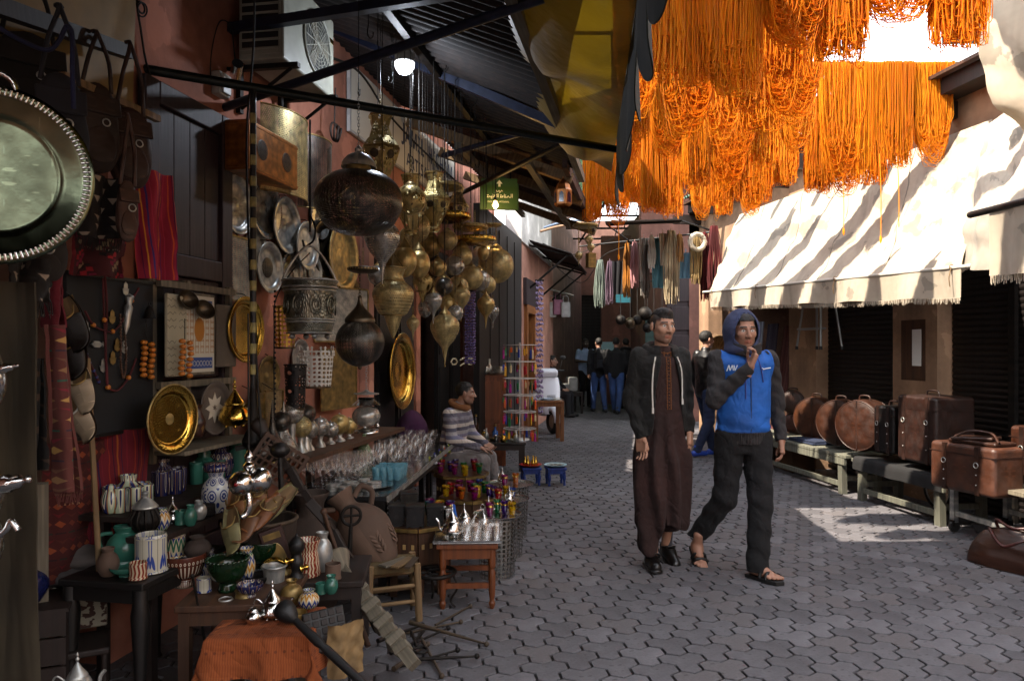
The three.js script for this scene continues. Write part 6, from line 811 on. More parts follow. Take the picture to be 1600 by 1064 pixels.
// bulbs and signs
{
const led=P(632,98,5.2),glow=mat(0xffffff,0.4,0,{emissive:0xeaf2ff,emissiveIntensity:1.1});
const b=thing('led_bulb','lit white LED bulb with finned body hanging from the stall roof','light bulb',led);const r=px(15.5,5.2);
part(b,'globe',lathe([[0.001,-r*1.15],[r*0.6,-r*1.0],[r*0.95,-r*0.5],[r,-r*0.1],[r,0]],24,20),glow);
part(b,'fins',[lathe([[r*0.98,0],[r*0.9,r*0.8],[r*0.6,r*1.3],[r*0.25,r*1.5],[r*0.2,r*2.1],[0.002,r*2.1]],24),...Array.from({length:16},(_,i)=>box(0.004,r*1.0,0.006,r*0.98*Math.sin(i*0.3927),r*0.55,r*0.98*Math.cos(i*0.3927),0,i*0.3927))],M.plasticWhite);
part(b,'cord',bar([0,r*2.1,0],[0,roofY(led)- led.y,0],0.004,0.004,6),M.cord);
const l1=new THREE.PointLight(0xe6f0ff,0.9,0,2);l1.position.set(led.x,led.y - r*1.3,led.z);l1.castShadow=true;l1.shadow.radius=2;scene.add(l1);
const w=P(774,320,7.7),r2=px(5,7.7),c=thing('warm_bulb','small lit warm bulb hanging in front of the green sign','light bulb',w);
part(c,'globe',lathe([[0.001,-r2*1.2],[r2*0.8,-r2*0.7],[r2,0],[r2*0.6,r2*0.9],[r2*0.4,r2*1.3]],16,14),mat(0xffffff,0.4,0,{emissive:0xffd27a,emissiveIntensity:2.2}));part(c,'socket',cyl(r2*0.45,r2*0.45,r2*1.2,0,r2*1.9,0,12),M.black);part(c,'cord',bar([0,r2*2.4,0],[0,1.1,0],0.004,0.004,5),M.cord);
const l2=new THREE.PointLight(0xffc878,0.22,0,2);l2.position.set(w.x,w.y - r2*1.5,w.z);l2.castShadow=true;l2.shadow.radius=1.5;scene.add(l2);
const o=thing('led_bulb','unlit white bulb above the lit LED bulb','light bulb',P(591,2,4.9));part(o,'globe',sph(px(10,4.9),0,0,0,18,12),M.plasticWhite);part(o,'cord',bar([0,0.04,0],[0,0.4,0],0.003,0.003,5),M.cord);
const y0=3.42,y1=3.98,d0=6.36,d1=9.75,wd=LX(d1)- LX(d0);
const txt=canvasTex(1024,192,(g,W_,H_)=>{g.fillStyle='#cfc8bb';g.fillRect(0,0,W_,H_);g.fillStyle='#2b3450';g.font='bold 88px sans-serif';g.fillText('JAMIL  HICHAM',400,92,600);g.font='bold 66px sans-serif';g.fillText('ARTISANAT',440,172,420);});
txt.wrapS=txt.wrapT=THREE.ClampToEdgeWrapping;
const nb=thing('shop_sign','cream shop name board with dark blue capitals along the pink wall','sign',[WALLA,0,0],TH);part(nb,'board',box(wd + 0.04,y1 - y0 + 0.04,0.03,(LX(d0)+ LX(d1))/ 2,(y0 + y1)/ 2,0.03),M.whiteWall);
const fc=new THREE.PlaneGeometry(wd,y1 - y0);fc.translate((LX(d0)+ LX(d1))/ 2,(y0 + y1)/ 2,0.049);part(nb,'lettering',fc,mat(0xffffff,0.8,0,{map:txt}));
const d=8.0,q=P(780,304,d),sw=px(60,d),sh=px(48,d),gs=thing('direction_sign','dark green direction sign with white arrow and Arabic lettering','sign',q,0.1);
const out=[[-sw / 2,-sh / 2],[sw / 2,-sh / 2],[sw / 2,sh*0.34],[sw*0.3,sh*0.36],[sw*0.24,sh*0.46]];for(let i=1;i<8;i++){const a=i / 8*Math.PI;out.push([sw*0.2*Math.cos(a),sh*0.48 + sh*0.1*Math.sin(a)]);}out.push([-sw*0.24,sh*0.46],[-sw*0.3,sh*0.36],[-sw / 2,sh*0.34]);
part(gs,'plate',prep(extr(out,0.02,0.003)),mat(0x1c3a16,0.5));
const st=canvasTex(512,400,(g,W_,H_)=>{g.fillStyle='#23451b';g.fillRect(0,0,W_,H_);g.fillStyle='#d8dccb';g.strokeStyle='#d8dccb';g.lineWidth=14;g.beginPath();g.moveTo(256,20);g.lineTo(300,70);g.lineTo(272,70);g.lineTo(272,110);g.lineTo(240,110);g.lineTo(240,70);g.lineTo(212,70);g.fill();
g.lineWidth=8;g.lineCap='round';const stroke=pts=>{g.beginPath();pts.forEach(([x,y],i)=>i?g.lineTo(x,y):g.moveTo(x,y));g.stroke();},dt=(x,y)=>{g.beginPath();g.arc(x,y,6,0,7);g.fill();};
stroke([[300,170],[286,158],[278,172],[262,176],[250,160],[238,176],[222,176],[214,162],[206,176]]);stroke([[206,176],[196,190],[210,198]]);dt(262,190);
stroke([[440,206],[440,250]]);stroke([[422,206],[422,248],[396,250],[384,232],[366,240],[370,250],[344,250],[344,236]]);dt(344,222);stroke([[344,250],[326,250],[326,208]]);stroke([[312,236],[300,232],[304,248],[284,250],[276,236],[268,250],[284,250]]);dt(270,222);dt(284,222);
stroke([[240,206],[240,250]]);stroke([[224,206],[224,248],[206,250],[206,234]]);dt(202,220);dt(212,220);stroke([[206,250],[186,250],[186,232],[174,240],[186,246]]);dt(180,220);stroke([[174,250],[160,250],[160,208]]);stroke([[160,250],[146,250],[146,238],[132,250],[120,236],[112,250]]);dt(140,264);dt(152,264);stroke([[100,250],[92,236],[84,250],[98,252]]);dt(86,222);dt(98,222);
g.font='30px sans-serif';g.fillText('ENSEMBLE  ARTISANAL',86,320,340);g.font='26px sans-serif';});
st.wrapS=st.wrapT=THREE.ClampToEdgeWrapping;const sg=new THREE.PlaneGeometry(sw*0.94,sh*0.98);sg.translate(0,0.02*sh,0.0245);part(gs,'lettering',sg,mat(0xffffff,0.6,0,{map:st}));
part(gs,'bracket',[bar([-sw*0.3,sh*0.3,-0.01],[-sw*0.3,0.9,-0.15],0.008),bar([sw*0.3,sh*0.3,-0.01],[sw*0.3,0.9,-0.15],0.008)],M.iron);
}
// near goods at the left: door leaf, bags, textiles, board of trinkets
const kilimT=canvasTex(256,256,(g,w)=>{g.fillStyle='#5a2f2a';g.fillRect(0,0,w,w);const c=['#8a6a48','#2f5a4c','#7c2434','#b08b50','#3a2a38','#6b4a3a'];for(let j=0;j<8;j++){for(let i=0;i<8;i++){g.fillStyle=c[(i*3 + j*5)% 6];const x=i*32,y=j*32;g.beginPath();if(j % 3===0){g.moveTo(x + 16,y + 3);g.lineTo(x + 29,y + 16);g.lineTo(x + 16,y + 29);g.lineTo(x + 3,y + 16);}else if(j % 3===1){g.moveTo(x,y + 26);g.lineTo(x + 16,y + 6);g.lineTo(x + 32,y + 26);g.lineTo(x + 16,y + 18);}else{g.rect(x + 2,y + 12,26,6);}g.fill();}}},0.3,0.3);
const redT=canvasTex(256,64,(g,w,h)=>{g.fillStyle='#8c1f38';g.fillRect(0,0,w,h);const c=['#c0522c','#5a1240','#d08a2a','#3a2a6a','#a5304a'];for(let i=0;i<16;i++){g.fillStyle=c[i % 5];g.fillRect(i*16 +(i*7 % 9),0,2 + i % 4,h);}},0.3,0.3);
const bwT=canvasTex(128,128,(g,w)=>{g.fillStyle='#171311';g.fillRect(0,0,w,w);g.fillStyle='#8f8272';for(let i=0;i<5;i++)for(let j=0;j<5;j++){g.beginPath();g.moveTo(i*26 + 13,j*26 + 2);g.lineTo(i*26 + 22,j*26 + 20);g.lineTo(i*26 + 4,j*26 + 20);if((i + j)% 2)g.fill();}},0.2,0.2);
const pileT=canvasTex(128,128,(g,w)=>{g.fillStyle='#3a0d12';g.fillRect(0,0,w,w);const c=['#8c1820','#14100f','#7a6a50','#6b1030'];for(let i=0;i<60;i++){g.fillStyle=c[i % 4];g.fillRect((i*37)% 128,(i*53)% 128,9,9);}},0.25,0.25);
const hangCloth=(name,label,u,v0,v1,w,d,m,o={})=>{const p=P(u,v0,d),L=px(v1 - v0,d),ww=px(w,d);const t=thing(name,label,o.cat??'cloth',p,o.turn??0.9);part(t,'cloth',thick((s,q)=>[(s - 0.5)*ww*(1 +(o.flare??0)*q)+(o.lean??0)*q + 0.01*fbm(q*4,s*2,u),-L*q,0.03*Math.sin(s*(o.folds??9)+ q*2 + u)+ 0.03*fbm(s*3,q*3,u)],26,26,o.t??0.008,ww,L),m);if(o.fringe){const g=[];for(let i=0;i<36;i++){const s=i / 35;g.push(bar([(s - 0.5)*ww*(1 +(o.flare??0))+(o.lean??0),-L,0.03*Math.sin(s*(o.folds??9)+ 2 + u)],[(s - 0.5)*ww +(o.lean??0)+ rr(-0.01,0.01),-L - rr(0.03,0.06),0.0],0.002,0.002,4));}const f=part(t,'fringe',g,m);f.userData.kind='stuff';}return t;};
{
const d0=3.72,d1=4.5,z=0.05,w=LX(d1)- LX(d0),xm=(LX(d0)+ LX(d1))/ 2,t=thing('door_leaf','old plum brown panelled door leaf folded back against the pink wall','door',[WALLA,0,0],TH);
for(const x of [LX(d0)+ 0.055,LX(d1)- 0.055])part(t,'stile',rbox(0.11,2.6,0.05,0.008,x,1.62,z),M.woodDoor);
for(const y of [0.4,1.3,1.98,2.86])part(t,'rail',rbox(w - 0.225,0.12,0.048,0.008,xm,y,z),M.woodDoor);
for(const [ya,yb] of [[0.465,1.235],[1.365,1.915],[2.045,2.795]])for(let k=0;k<4;k++)part(t,'plank',rbox((w - 0.23)/ 4 - 0.004,yb - ya,0.02,0.003,xm -(w - 0.23)/ 2 +(k + 0.5)*(w - 0.23)/ 4,(ya + yb)/ 2,z - 0.008),M.woodDoor);
solo('wooden_batten','pale wooden batten sticking out across the hanging bags','batten',beam(P(96,118,2.9),P(246,186,3.55),0.03,0.03),M.woodPale);
solo('hanging_rope','blue braided rope slung between the hanging bags','rope',tube([P(-20,32,2.4),P(30,62,2.45),P(75,78,2.5),P(92,62,2.5),P(104,40,2.5),P(110,46,2.5),P(112,110,2.52),P(114,170,2.55)],0.008,60,7),cloth(0x1c2348));
solo('hanging_rail','dark rail above the opening that the bags hang from','rail',beam(P(-60,-10,2.35),P(200,82,3.5),0.05,0.06),M.woodDark);
const p=P(-14,272,2.1),R_=px(141,2.1),tr=thing('silver_tray','great round silver tray with beaded rim hanging in front of the bags','tray',p,0.42);
part(tr,'plate',discZ([[0.0005,-0.016],[R_*0.6,-0.016],[R_*0.66,-0.01],[R_*0.72,-0.004],[R_*0.86,0.0],[R_*0.88,0.006],[R_*0.97,0.008],[R_,0.002],[R_,-0.002],[R_*0.87,-0.004],[R_*0.7,-0.01],[R_*0.6,-0.021],[0.0005,-0.021]],72),metal(0x6a7562,0.24,{roughnessMap:wearR,map:wearT,bumpMap:grain,bumpScale:0.0006}));
for(let i=0;i<110;i++){const a=i / 110*6.2832;const q=part(tr,i?'rim_bead_' + String(i).padStart(3,'0'):'rim_bead',beadG(),M.silver);q.position.set(R_*0.925*Math.cos(a),R_*0.925*Math.sin(a),0.008);q.rotation.z=a;}
function beadG(){return beadG.g??=prep(rbox(R_*0.085,0.0075,0.006,0.0028));}
part(tr,'handle',tube([[-0.04,R_*0.97,0],[-0.035,R_*1.1,0],[0.02,R_*1.13,0],[0.05,R_*1.06,0],[0.06,R_*0.96,0]],0.009,24,8),M.silver);part(tr,'cord',bar([0,R_*1.12,0],[0,R_*1.12 + 0.6,-0.05],0.005),M.cord);
const bagG=(w,h,dep,s=0)=>sheet((u,v)=>{const a=u*6.2832,e=0.7,c=Math.cos(a),n=Math.sin(a),k=Math.pow(Math.sin(Math.PI*clamp(v,0.001,0.999)),0.32)*(0.8 + 0.2*(1 - v)),q=1 + 0.14*fbm(c*1.7 + s,v*3,n*1.7);return [w / 2*Math.sign(c)*Math.pow(Math.abs(c),e)*k*q,h*(v - 0.5),dep / 2*Math.sign(n)*Math.pow(Math.abs(n),e)*k*q];},36,26,w*2,h);
const bag=(label,u,v,d,w,h,m,turn,strap)=>{const q=P(u,v,d),t=thing('hanging_bag',label,'bag',q,turn,'bags hung at the shop opening');part(t,'body',bagG(w,h,w*0.45,u),m);part(t,'pocket',bagG(w*0.7,h*0.4,w*0.12,u + 4).translate(0,-h*0.2,w*0.2),m);part(t,'flap',rbox(w*0.8,h*0.22,0.015,0.006,0,h*0.24,w*0.2,-0.25),m);for(const s of [-1,1])part(t,'strap',tube([[s*w*0.3,h*0.42,0],[s*w*0.2,h*0.42 + strap*0.5,0.02],[0,h*0.42 + strap,0],[s*0.01,h*0.42 + strap,-0.02]],0.009,20,5),m);part(t,'buckle',tor(0.015,0.003,w*0.1,h*0.05,w*0.24,0,0,6,14),M.silverSoft);return t;};
bag('dark slate backpack hanging behind the great silver tray',92,205,2.65,0.2,0.42,cloth(0x23252e),0.7,0.28);
bag('worn brown canvas satchel with long straps beside the plum door',202,232,3.25,0.2,0.36,leather(0x3a2620,0.6),0.9,0.32);
bag('dusty brown shoulder bag left of the worn satchel',150,200,3.1,0.2,0.38,leather(0x33241d,0.65),0.9,0.25);
bag('black travel bag in the gloom under the tan sheet',42,130,2.9,0.3,0.4,cloth(0x14110f),0.8,0.3);
bag('small grey pouch bag with strap at the tray edge',66,395,2.5,0.16,0.2,cloth(0x2c2724),0.6,0.2);
bag('thin brown leather shoulder bag dangling before the red blanket',198,330,3.1,0.1,0.26,leather(0x4a332a,0.6),0.9,0.3);
hangCloth('woven_blanket','crimson striped blanket with beaded edge beside the door leaf',236,268,436,72,3.45,cloth(0xffffff,{map:redT}),{flare:-0.25,lean:0.03,cat:'blanket',turn:1.0});
hangCloth('woven_cloth','black and cream triangle patterned cloth below the satchels',155,275,372,62,3.1,cloth(0xffffff,{map:bwT}),{fringe:1});
hangCloth('pile_rug','small dark red knotted rug hanging over the trinket board',152,365,432,82,3.2,cloth(0xffffff,{map:pileT}),{t:0.015,cat:'rug'});
hangCloth('woven_strip','black and white zigzag strip hanging beneath the silver tray',45,405,470,66,2.45,cloth(0xffffff,{map:bwT}),{fringe:1});
hangCloth('red_cloth','plain deep red cloth hanging behind the black slippers',84,425,512,30,2.85,cloth(0x6d1524),{});
hangCloth('kilim_rug','long pale pink kilim strip with green diamonds hanging by the slippers',84,508,770,36,2.75,cloth(0xffffff,{map:kilimT}),{lean:0.05,fringe:1,cat:'rug',t:0.012});
hangCloth('woven_strip','dark patterned tapestry strip hanging beside the kilim',54,560,735,24,2.7,cloth(0xffffff,{map:bwT,color:0x6a5a50}),{});
hangCloth('door_curtain','brown sacking curtain edging the dark shop opening',14,440,1120,70,2.35,cloth(0x3a3222),{folds:5,flare:0.15,cat:'curtain',turn:0.5});
hangCloth('rug_stack','faded red and teal rug draped behind the wooden broom handle',118,690,900,90,3.35,cloth(0xffffff,{map:kilimT,color:0xb06a60}),{cat:'rug',folds:6,t:0.02});
hangCloth('rug_stack','crimson rug hanging under the trinket board',180,672,850,90,3.5,cloth(0xffffff,{map:redT,color:0xa88080}),{cat:'rug',folds:5,t:0.02});
solo('broom_handle','long bare wooden stick leaning against the hanging rugs','stick',bar(P(154,892,3.15),P(136,560,3.2),0.012,0.011,10),M.woodPale);
solo('wooden_post','peeling green grey wooden post at the shop opening','post',beam(G(66,1105),P(66,755,3.05),0.04,0.04),M.woodGrey);
const cb=thing('chair','weathered chair with flaking white back under the trinkets','chair',G(118,1090),0.5);const flak=mat(0xffffff,0.85,0,{map:tex(256,0.3,(x,y)=>fbm(x*9,y*9,2,5)>-0.04?[0.52,0.5,0.44]:[0.2,0.11,0.09])});
part(cb,'back',rbox(0.24,0.3,0.025,0.01,0,0.42,-0.1,-0.2),flak,'flaking white painted back');part(cb,'seat',rbox(0.26,0.03,0.25,0.01,0,0.24,0.04),M.woodDark);for(const x of [-0.11,0.11])for(const q of [-0.06,0.14])part(cb,'leg',bar([x,0,q],[x,0.23,q],0.014),M.woodDark);
solo('blue_jar','round dark blue glazed jar standing behind the wooden post','jar',lathe([[0.001,0],[0.05,0.002],[0.085,0.06],[0.08,0.11],[0.04,0.15],[0.045,0.17],[0.03,0.165],[0.03,0.15]],28,30),mat(0x11163a,0.2),P(38,944,3.05));
const crate=thing('wooden_crate','dark wooden crate carrying the dark blue jar','crate',P(38,1000,3.08).setY(0),0.4);const cy=P(38,944,3.05).y;for(let k=0;k<4;k++)part(crate,'slat',box(0.34,cy / 4 - 0.01,0.015,0,(k + 0.5)*cy / 4,0.14),M.woodDark);part(crate,'top',box(0.36,0.016,0.3,0,cy - 0.01,0),M.woodDark);for(const x of [-0.16,0.16])part(crate,'side',box(0.015,cy - 0.02,0.27,x,cy / 2 - 0.01,0),M.woodDark);
const sack=(label,u,v,d,r,c)=>solo('sack',label,'sack',sheet((a,b)=>{const A=a*6.28,k=Math.sin(b*3.1)*(1 + 0.4*fbm(Math.cos(A)*2,b*3,Math.sin(A)*2 + u));return [r*1.3*k*Math.cos(A),r*1.1*b,r*0.8*k*Math.sin(A)];},26,16),cloth(c),P(u,v,d));
sack('pale grey stuffed sack in the dark behind the weathered chair',118,900,3.4,0.15,0x6a625e);sack('second grey sack slumped below the pale one',96,925,3.35,0.14,0x5a5250);
const spout=(label,u,v,d,len,r,kind)=>{const t=thing('silver_ewer',label,'ewer',P(u,v,d),0);const cx=-len;part(t,'body',lathe([[0.001,-0.13],[0.05,-0.13],[0.085,-0.06],[0.07,0.03],[0.035,0.08],[0.04,0.13],[0.02,0.15],[0.001,0.18]],30,36).translate(cx - 0.08,0,0),M.silver);part(t,'spout',kind?tube([[cx - 0.03,-0.04,0],[cx*0.5,0.0,0],[-0.02,0.02,0],[0,-0.004,0]],r,20,10):at(lathe([[r*2.1,-len],[r*2.2,-len*0.6],[r*1.5,-len*0.5],[r*1.6,-len*0.3],[r*0.8,-len*0.22],[r*0.5,-0.01],[r*0.9,-0.008],[r*0.9,0],[0.0004,0.004]],24),0,0,0,0,0,-1.35),M.silver);return t;};
spout('silver ewer with ringed spout at the curtain edge',46,748,1.9,0.09,0.011,0);spout('silver ewer with thin pointed spout above the ringed one',26,571,1.9,0.05,0.006,0);spout('silver pot with plain curved spout below the ringed ewer',28,826,1.9,0.06,0.008,1);
const a=W(100,430,0.1),b2=W(252,440,0.1),hb=px(245,3.4),wb=Math.hypot(b2.x - a.x,b2.z - a.z),c=a.clone().add(b2).multiplyScalar(0.5);c.y -=hb / 2;
const board=thing('trinket_board','black board for necklaces and charms beside the slippers','board',c,TH);part(board,'panel',box(wb,hb,0.02),mat(0x17191d,0.8,0,{map:blotch}));for(const s of [-1,1])part(board,'edge',box(wb,0.015,0.03,0,s*hb / 2,0),M.woodBlack);
const Bp=(u,v,o=0.03)=>W(u,v,0.1 + o);
const red=cloth(0x5c2026),amber=mat(0xb06a22,0.35),beadB=mat(0x4a3020,0.5);
const neck=(label,pts,r,m,beads,bm,n)=>{const q=pts.map(([u,v])=>Bp(u,v)),t=thing('necklace',label,'necklace',[0,0,0]);part(t,'strand',tube(q,r,50,6),m);if(beads){const cv=new THREE.CatmullRomCurve3(q);const g=prep(sph(beads,0,0,0,10,7));for(let i=0;i<n;i++){const s=part(t,'bead',g,bm);s.position.copy(cv.getPoint((i + 0.5)/ n));}}return t;};
neck('dark red cord necklace with one large amber bead',[[160,435],[162,500],[165,570],[168,605],[182,610],[200,590],[212,560]],0.005,red,0.012,amber,3);neck('short red string necklace with amber bead high on the board',[[132,486],[145,508],[160,516],[175,518],[188,505],[205,470],[216,450]],0.005,red,0.011,amber,3);neck('brown prayer bead loop in the middle of the board',[[187,490],[188,530],[188,570],[192,590],[196,570],[195,530],[192,495]],0.003,beadB,0.006,beadB,44);neck('double red strand looped down the board centre',[[163,432],[166,480],[164,540],[167,600]],0.006,red);neck('blue and red cord necklace with black tassel beside white slippers',[[128,530],[136,560],[148,585],[155,600]],0.006,cloth(0x5a1f2c),0.008,mat(0x1c2a6a,0.4),6);
for(const [u,v,l] of [[228,530,'string of fat amber beads hanging on the board edge'],[288,528,'string of fat amber beads hanging on the white Quran board']]){const t=thing('amber_string',l,'beads',[0,0,0]),off=u>260?0.17:0.04,g=prep(sph(0.017,0,0,0,12,9,[1,0.75,1]));for(let k=0;k<2;k++)for(let i=0;i<7;i++){const s=part(t,'bead',g,amber);s.position.copy(W(u +(k?8:-4)+ Math.sin(i)*1.5,v + 5 + i*8.5 + k*3,0.1 + off));}part(t,'string',bar(W(u,v - 30,0.1 + off),W(u,v + 60,0.1 + off),0.0025),M.cord);}
const hand=prep(extr([[-0.016,-0.02],[0,-0.03],[0.016,-0.02],[0.022,0.004],[0.014,0.0],[0.012,0.026],[0.006,0.03],[0,0.036],[-0.006,0.03],[-0.012,0.026],[-0.014,0],[-0.022,0.004]],0.003)),hm=[M.silverSoft,M.brassOld];
[[195,452],[174,496],[133,513],[182,540],[193,543],[175,560],[160,572]].forEach(([u,v],i)=>solo('charm','small flat metal hand charm pinned to the black board','charm',hand,hm[i % 2],Bp(u,v,0.02),TH,'hand charms on the black board'));
solo('charm','silver fish shaped pendant on the black board','charm',[at(prep(extr([[-0.035,0],[-0.02,0.014],[0.01,0.012],[0.028,0],[0.036,0.01],[0.036,-0.01],[0.028,0],[0.01,-0.014],[-0.02,-0.012]],0.006,0.002)),0,0,0)],M.silverSoft,Bp(150,538,0.02),TH);solo('bell','small pewter bell hanging at the board corner','bell',[lathe([[0.032,-0.03],[0.024,-0.01],[0.016,0.02],[0.004,0.034]],18),tor(0.008,0.002,0,0.042,0)],M.iron,Bp(233,488,0.05),TH);solo('dagger','carved silver dagger sheath hanging on the black board','dagger',[at(lathe([[0.003,-0.1],[0.014,-0.06],[0.018,0],[0.02,0.03],[0.012,0.045],[0.018,0.07],[0.02,0.085],[0.002,0.095]],14),0,0,0,0,0,-0.15)],M.silverSoft,Bp(199,490,0.04),TH);
function slipperGeo(){return sheet((u,v)=>{const L=0.27,w=0.045*Math.pow(Math.sin(Math.PI*clamp(0.1 + v*0.86,0,1)),0.6)+ 0.004,h=v<0.42?0.05 - 0.012*Math.sin(v*7):mixn(0.062,0.012,Math.pow((v - 0.42)/ 0.58,0.9)),am=v<0.4?1.75:v<0.46?mixn(1.75,3.14,(v - 0.4)/ 0.06):3.14,a=(u*2 - 1)*am;return [w*Math.sin(a),h*(1 - Math.cos(a))/ 2 + 0.05*Math.pow(Math.max(0,v - 0.7)/ 0.3,2.2),(v - 0.4)*L];},24,30,0.15,0.27);}
const sg=prep(slipperGeo()),soleG=prep(sheet((u,v)=>[(u - 0.5)*0.085*Math.pow(Math.sin(Math.PI*clamp(0.1 + v*0.86,0,1)),0.6),-0.004 + 0.05*Math.pow(Math.max(0,v - 0.7)/ 0.3,2.2),(v - 0.4)*0.275],6,24,0.1,0.27)),inG=prep(sheet((u,v)=>[(u - 0.5)*0.07,0.007,-0.1 + v*0.16],4,6,0.1,0.2));
const slip=(label,p,rot,m,trim,s=1,group)=>{const t=thing('slipper',label,'slipper',p,0,group);t.rotation.set(...rot);t.scale.setScalar(s);part(t,'upper',sg,m);part(t,'sole',soleG,M.woodDark);part(t,'insole',inG,M.woodPale);part(t,'trim',tube([[-0.04,0.045,-0.03],[-0.03,0.055,0.01],[0,0.068,0.025],[0.03,0.055,0.01],[0.04,0.045,-0.03]],0.004,16,5),trim);return t;};
const blkL=leather(0x1d1714,0.5),crm=leather(0xb3a58e,0.6),gold=M.brassOld,tanL=leather(0x8a5a26,0.5),olive=leather(0x7d7a52,0.6);
slip('black leather pointed slipper hanging toe down at the board corner',W(114,500,0.16),[1.25,0.5,0.1],blkL,gold,1.1);slip('cream pointed slipper with gold toe below the black one',W(128,600,0.18),[1.25,0.4,-0.1],crm,gold,0.95);slip('second cream pointed slipper whose black tip points down',W(126,645,0.17),[1.2,0.6,0.25],crm,M.silverSoft,1.0);slip('second black slipper with gold painted toe behind the first',W(120,545,0.14),[1.2,0.3,0.2],blkL,gold,1.0);
const gS='slippers bunched on the stepped shelf';
[[372,790,3.55,tanL,'tan leather slipper with green lining in the bunch under the silver pot',[0.9,0.3,0.3]],[395,812,3.45,leather(0x6a4420,.5),'brown slipper facing out beside the leaning gilt box',[0.8,-0.2,0.1]],[418,800,3.5,leather(0x7a4a20,.5),'brown slipper at the right of the bunch',[0.75,-0.5,-0.1]],[365,825,3.4,olive,'olive green slipper lowest in the bunch',[0.9,0.3,0.35]],[405,775,3.6,tanL,'tan slipper upright behind the others',[1.1,0.1,0]],[437,785,3.6,olive,'green embroidered slipper beside the lattice panel',[0.9,-0.6,-0.2]],[385,785,3.58,leather(0x9a7a30,.5),'mustard yellow slipper in the middle of the bunch',[1.0,0.0,0.2]]].forEach(([u,v,d,m,l,r])=>slip(l,P(u,v,d),r,m,gold,0.95,gS));
const rk=thing('wooden_rack','peeling grey green wooden rack holding boards beside the trinkets','rack',[WALLA,0,0],TH),rz=0.13,dA=3.74,dB=4.42;
for(const y of [1.34,1.86])part(rk,'rail',box(LX(dB)- LX(dA),0.035,0.03,(LX(dA)+ LX(dB))/ 2,y,rz),M.woodGrey);for(const d of [dA,4.02,dB])part(rk,'upright',box(0.03,0.95,0.03,LX(d),1.42,rz - 0.035),M.woodGrey);part(rk,'shelf',box(0.75,0.02,0.24,LX(4.1),1.0,0.16),M.woodGrey);for(const d of [3.8,4.38])part(rk,'bracket',box(0.025,0.3,0.025,LX(d),0.86,0.06),M.woodGrey);
solo('writing_board','white wooden writing board with faint script hanging on the rack','board',[rbox(0.16,0.42,0.02,0.006)],mat(0xffffff,0.8,0,{map:canvasTex(128,256,(g,w,h)=>{g.fillStyle='#99947f';g.fillRect(0,0,w,h);g.strokeStyle='#5a5446';g.lineWidth=2;for(let j=0;j<11;j++){g.beginPath();for(let i=0;i<11;i++)g.lineTo(10 + i*11,20 + j*21 + Math.sin(i*2.3 + j*5)*5);g.stroke();}},0.16,0.42)}),W(274,524,0.19),TH);
const tileP=canvasTex(256,384,(g,w,h)=>{g.fillStyle='#b9b4a4';g.fillRect(0,0,w,h);g.strokeStyle='#8a5a2c';g.lineWidth=3;for(let j=0;j<7;j++)for(let i=0;i<6;i++){const x=20 + i*44,y=80 + j*32;g.beginPath();for(let k=0;k<9;k++){const a=k*0.785,r=k % 2?20:12;g.lineTo(x + r*Math.cos(a),y + r*Math.sin(a));}g.stroke();}g.fillStyle='#a06a28';g.beginPath();g.ellipse(128,170,44,60,0,0,7);g.fill();g.fillStyle='#26407c';g.fillRect(14,20,w - 28,40);g.fillRect(14,310,w - 28,56);g.strokeStyle='#c0bca8';for(let i=0;i<8;i++){g.beginPath();g.arc(30 + i*28,340,12,0,7);g.stroke();g.beginPath();g.arc(30 + i*28,40,9,0,7);g.stroke();}});
const tp=thing('tile_picture','blue and ochre star tile panel leaning on the rack','panel',W(308,522,0.17),TH);part(tp,'frame',rbox(0.3,0.44,0.02,0.006),M.woodGrey);const tg=new THREE.PlaneGeometry(0.27,0.41);tg.translate(0,0,0.0115);part(tp,'tile_face',tg,mat(0xffffff,0.5,0,{map:tileP}));
solo('writing_board','worn grey wooden tablet hanging right of the tile panel','board',[rbox(0.2,0.36,0.02,0.01)],mat(0x6a5f52,0.85,0,{map:plasterT}),W(352,525,0.15),TH);
for(const [u,v,l] of [[292,470,'small bronze bowl hanging on the rack over the writing board'],[318,485,'second bronze bowl hanging in front of the tile panel']])solo('hanging_bowl',l,'bowl',at(lathe([[0.001,-0.03],[0.03,-0.026],[0.05,-0.005],[0.056,0.018],[0.053,0.018],[0.047,-0.003],[0.028,-0.022],[0.001,-0.026]],26),0,0,0,1.1,0,0.3),M.bronze,W(u,v,0.23),TH);
const gp=thing('brass_plate','shiny engraved brass plate leaning on the rack shelf','plate',W(270,655,0.3),TH - 0.1);const gr=px(55,-gp.position.z);part(gp,'plate',plateGeo(gr,gr*0.14,0.26),M.brassShine);part(gp,'rim',tor(gr*0.985,0.005,0,0,0.002),M.brass);part(gp,'rosette',discZ([[0.0005,-gr*0.1],[gr*0.14,-gr*0.1],[gr*0.18,-gr*0.125]],12),M.brass);
const wp=thing('rosette_plate','grey plate with white petal rosette leaning behind the brass teapot','plate',W(338,637,0.22),TH);const wr=px(42,-wp.position.z);part(wp,'plate',plateGeo(wr,wr*0.12,0.2),mat(0x6a6058,0.6,0,{map:blotch}));for(let i=0;i<8;i++){const s=part(wp,'petal',prep(extr([[0,0.01],[0.02,0.04],[0,0.085],[-0.02,0.04]],0.004)),mat(0xb9b2a2,0.5));s.position.z=-wr*0.1;s.rotation.z=i*0.785;}
solo('ceramic_vase','small white and blue vase between brass plate and rosette plate','vase',lathe([[0.001,0],[0.03,0.002],[0.042,0.05],[0.045,0.08],[0.03,0.12],[0.024,0.15],[0.034,0.17],[0.028,0.168],[0.02,0.15]],26,34),mat(0x8a8378,0.4,0,{map:kilimT}),W(307,682,0.2));
}
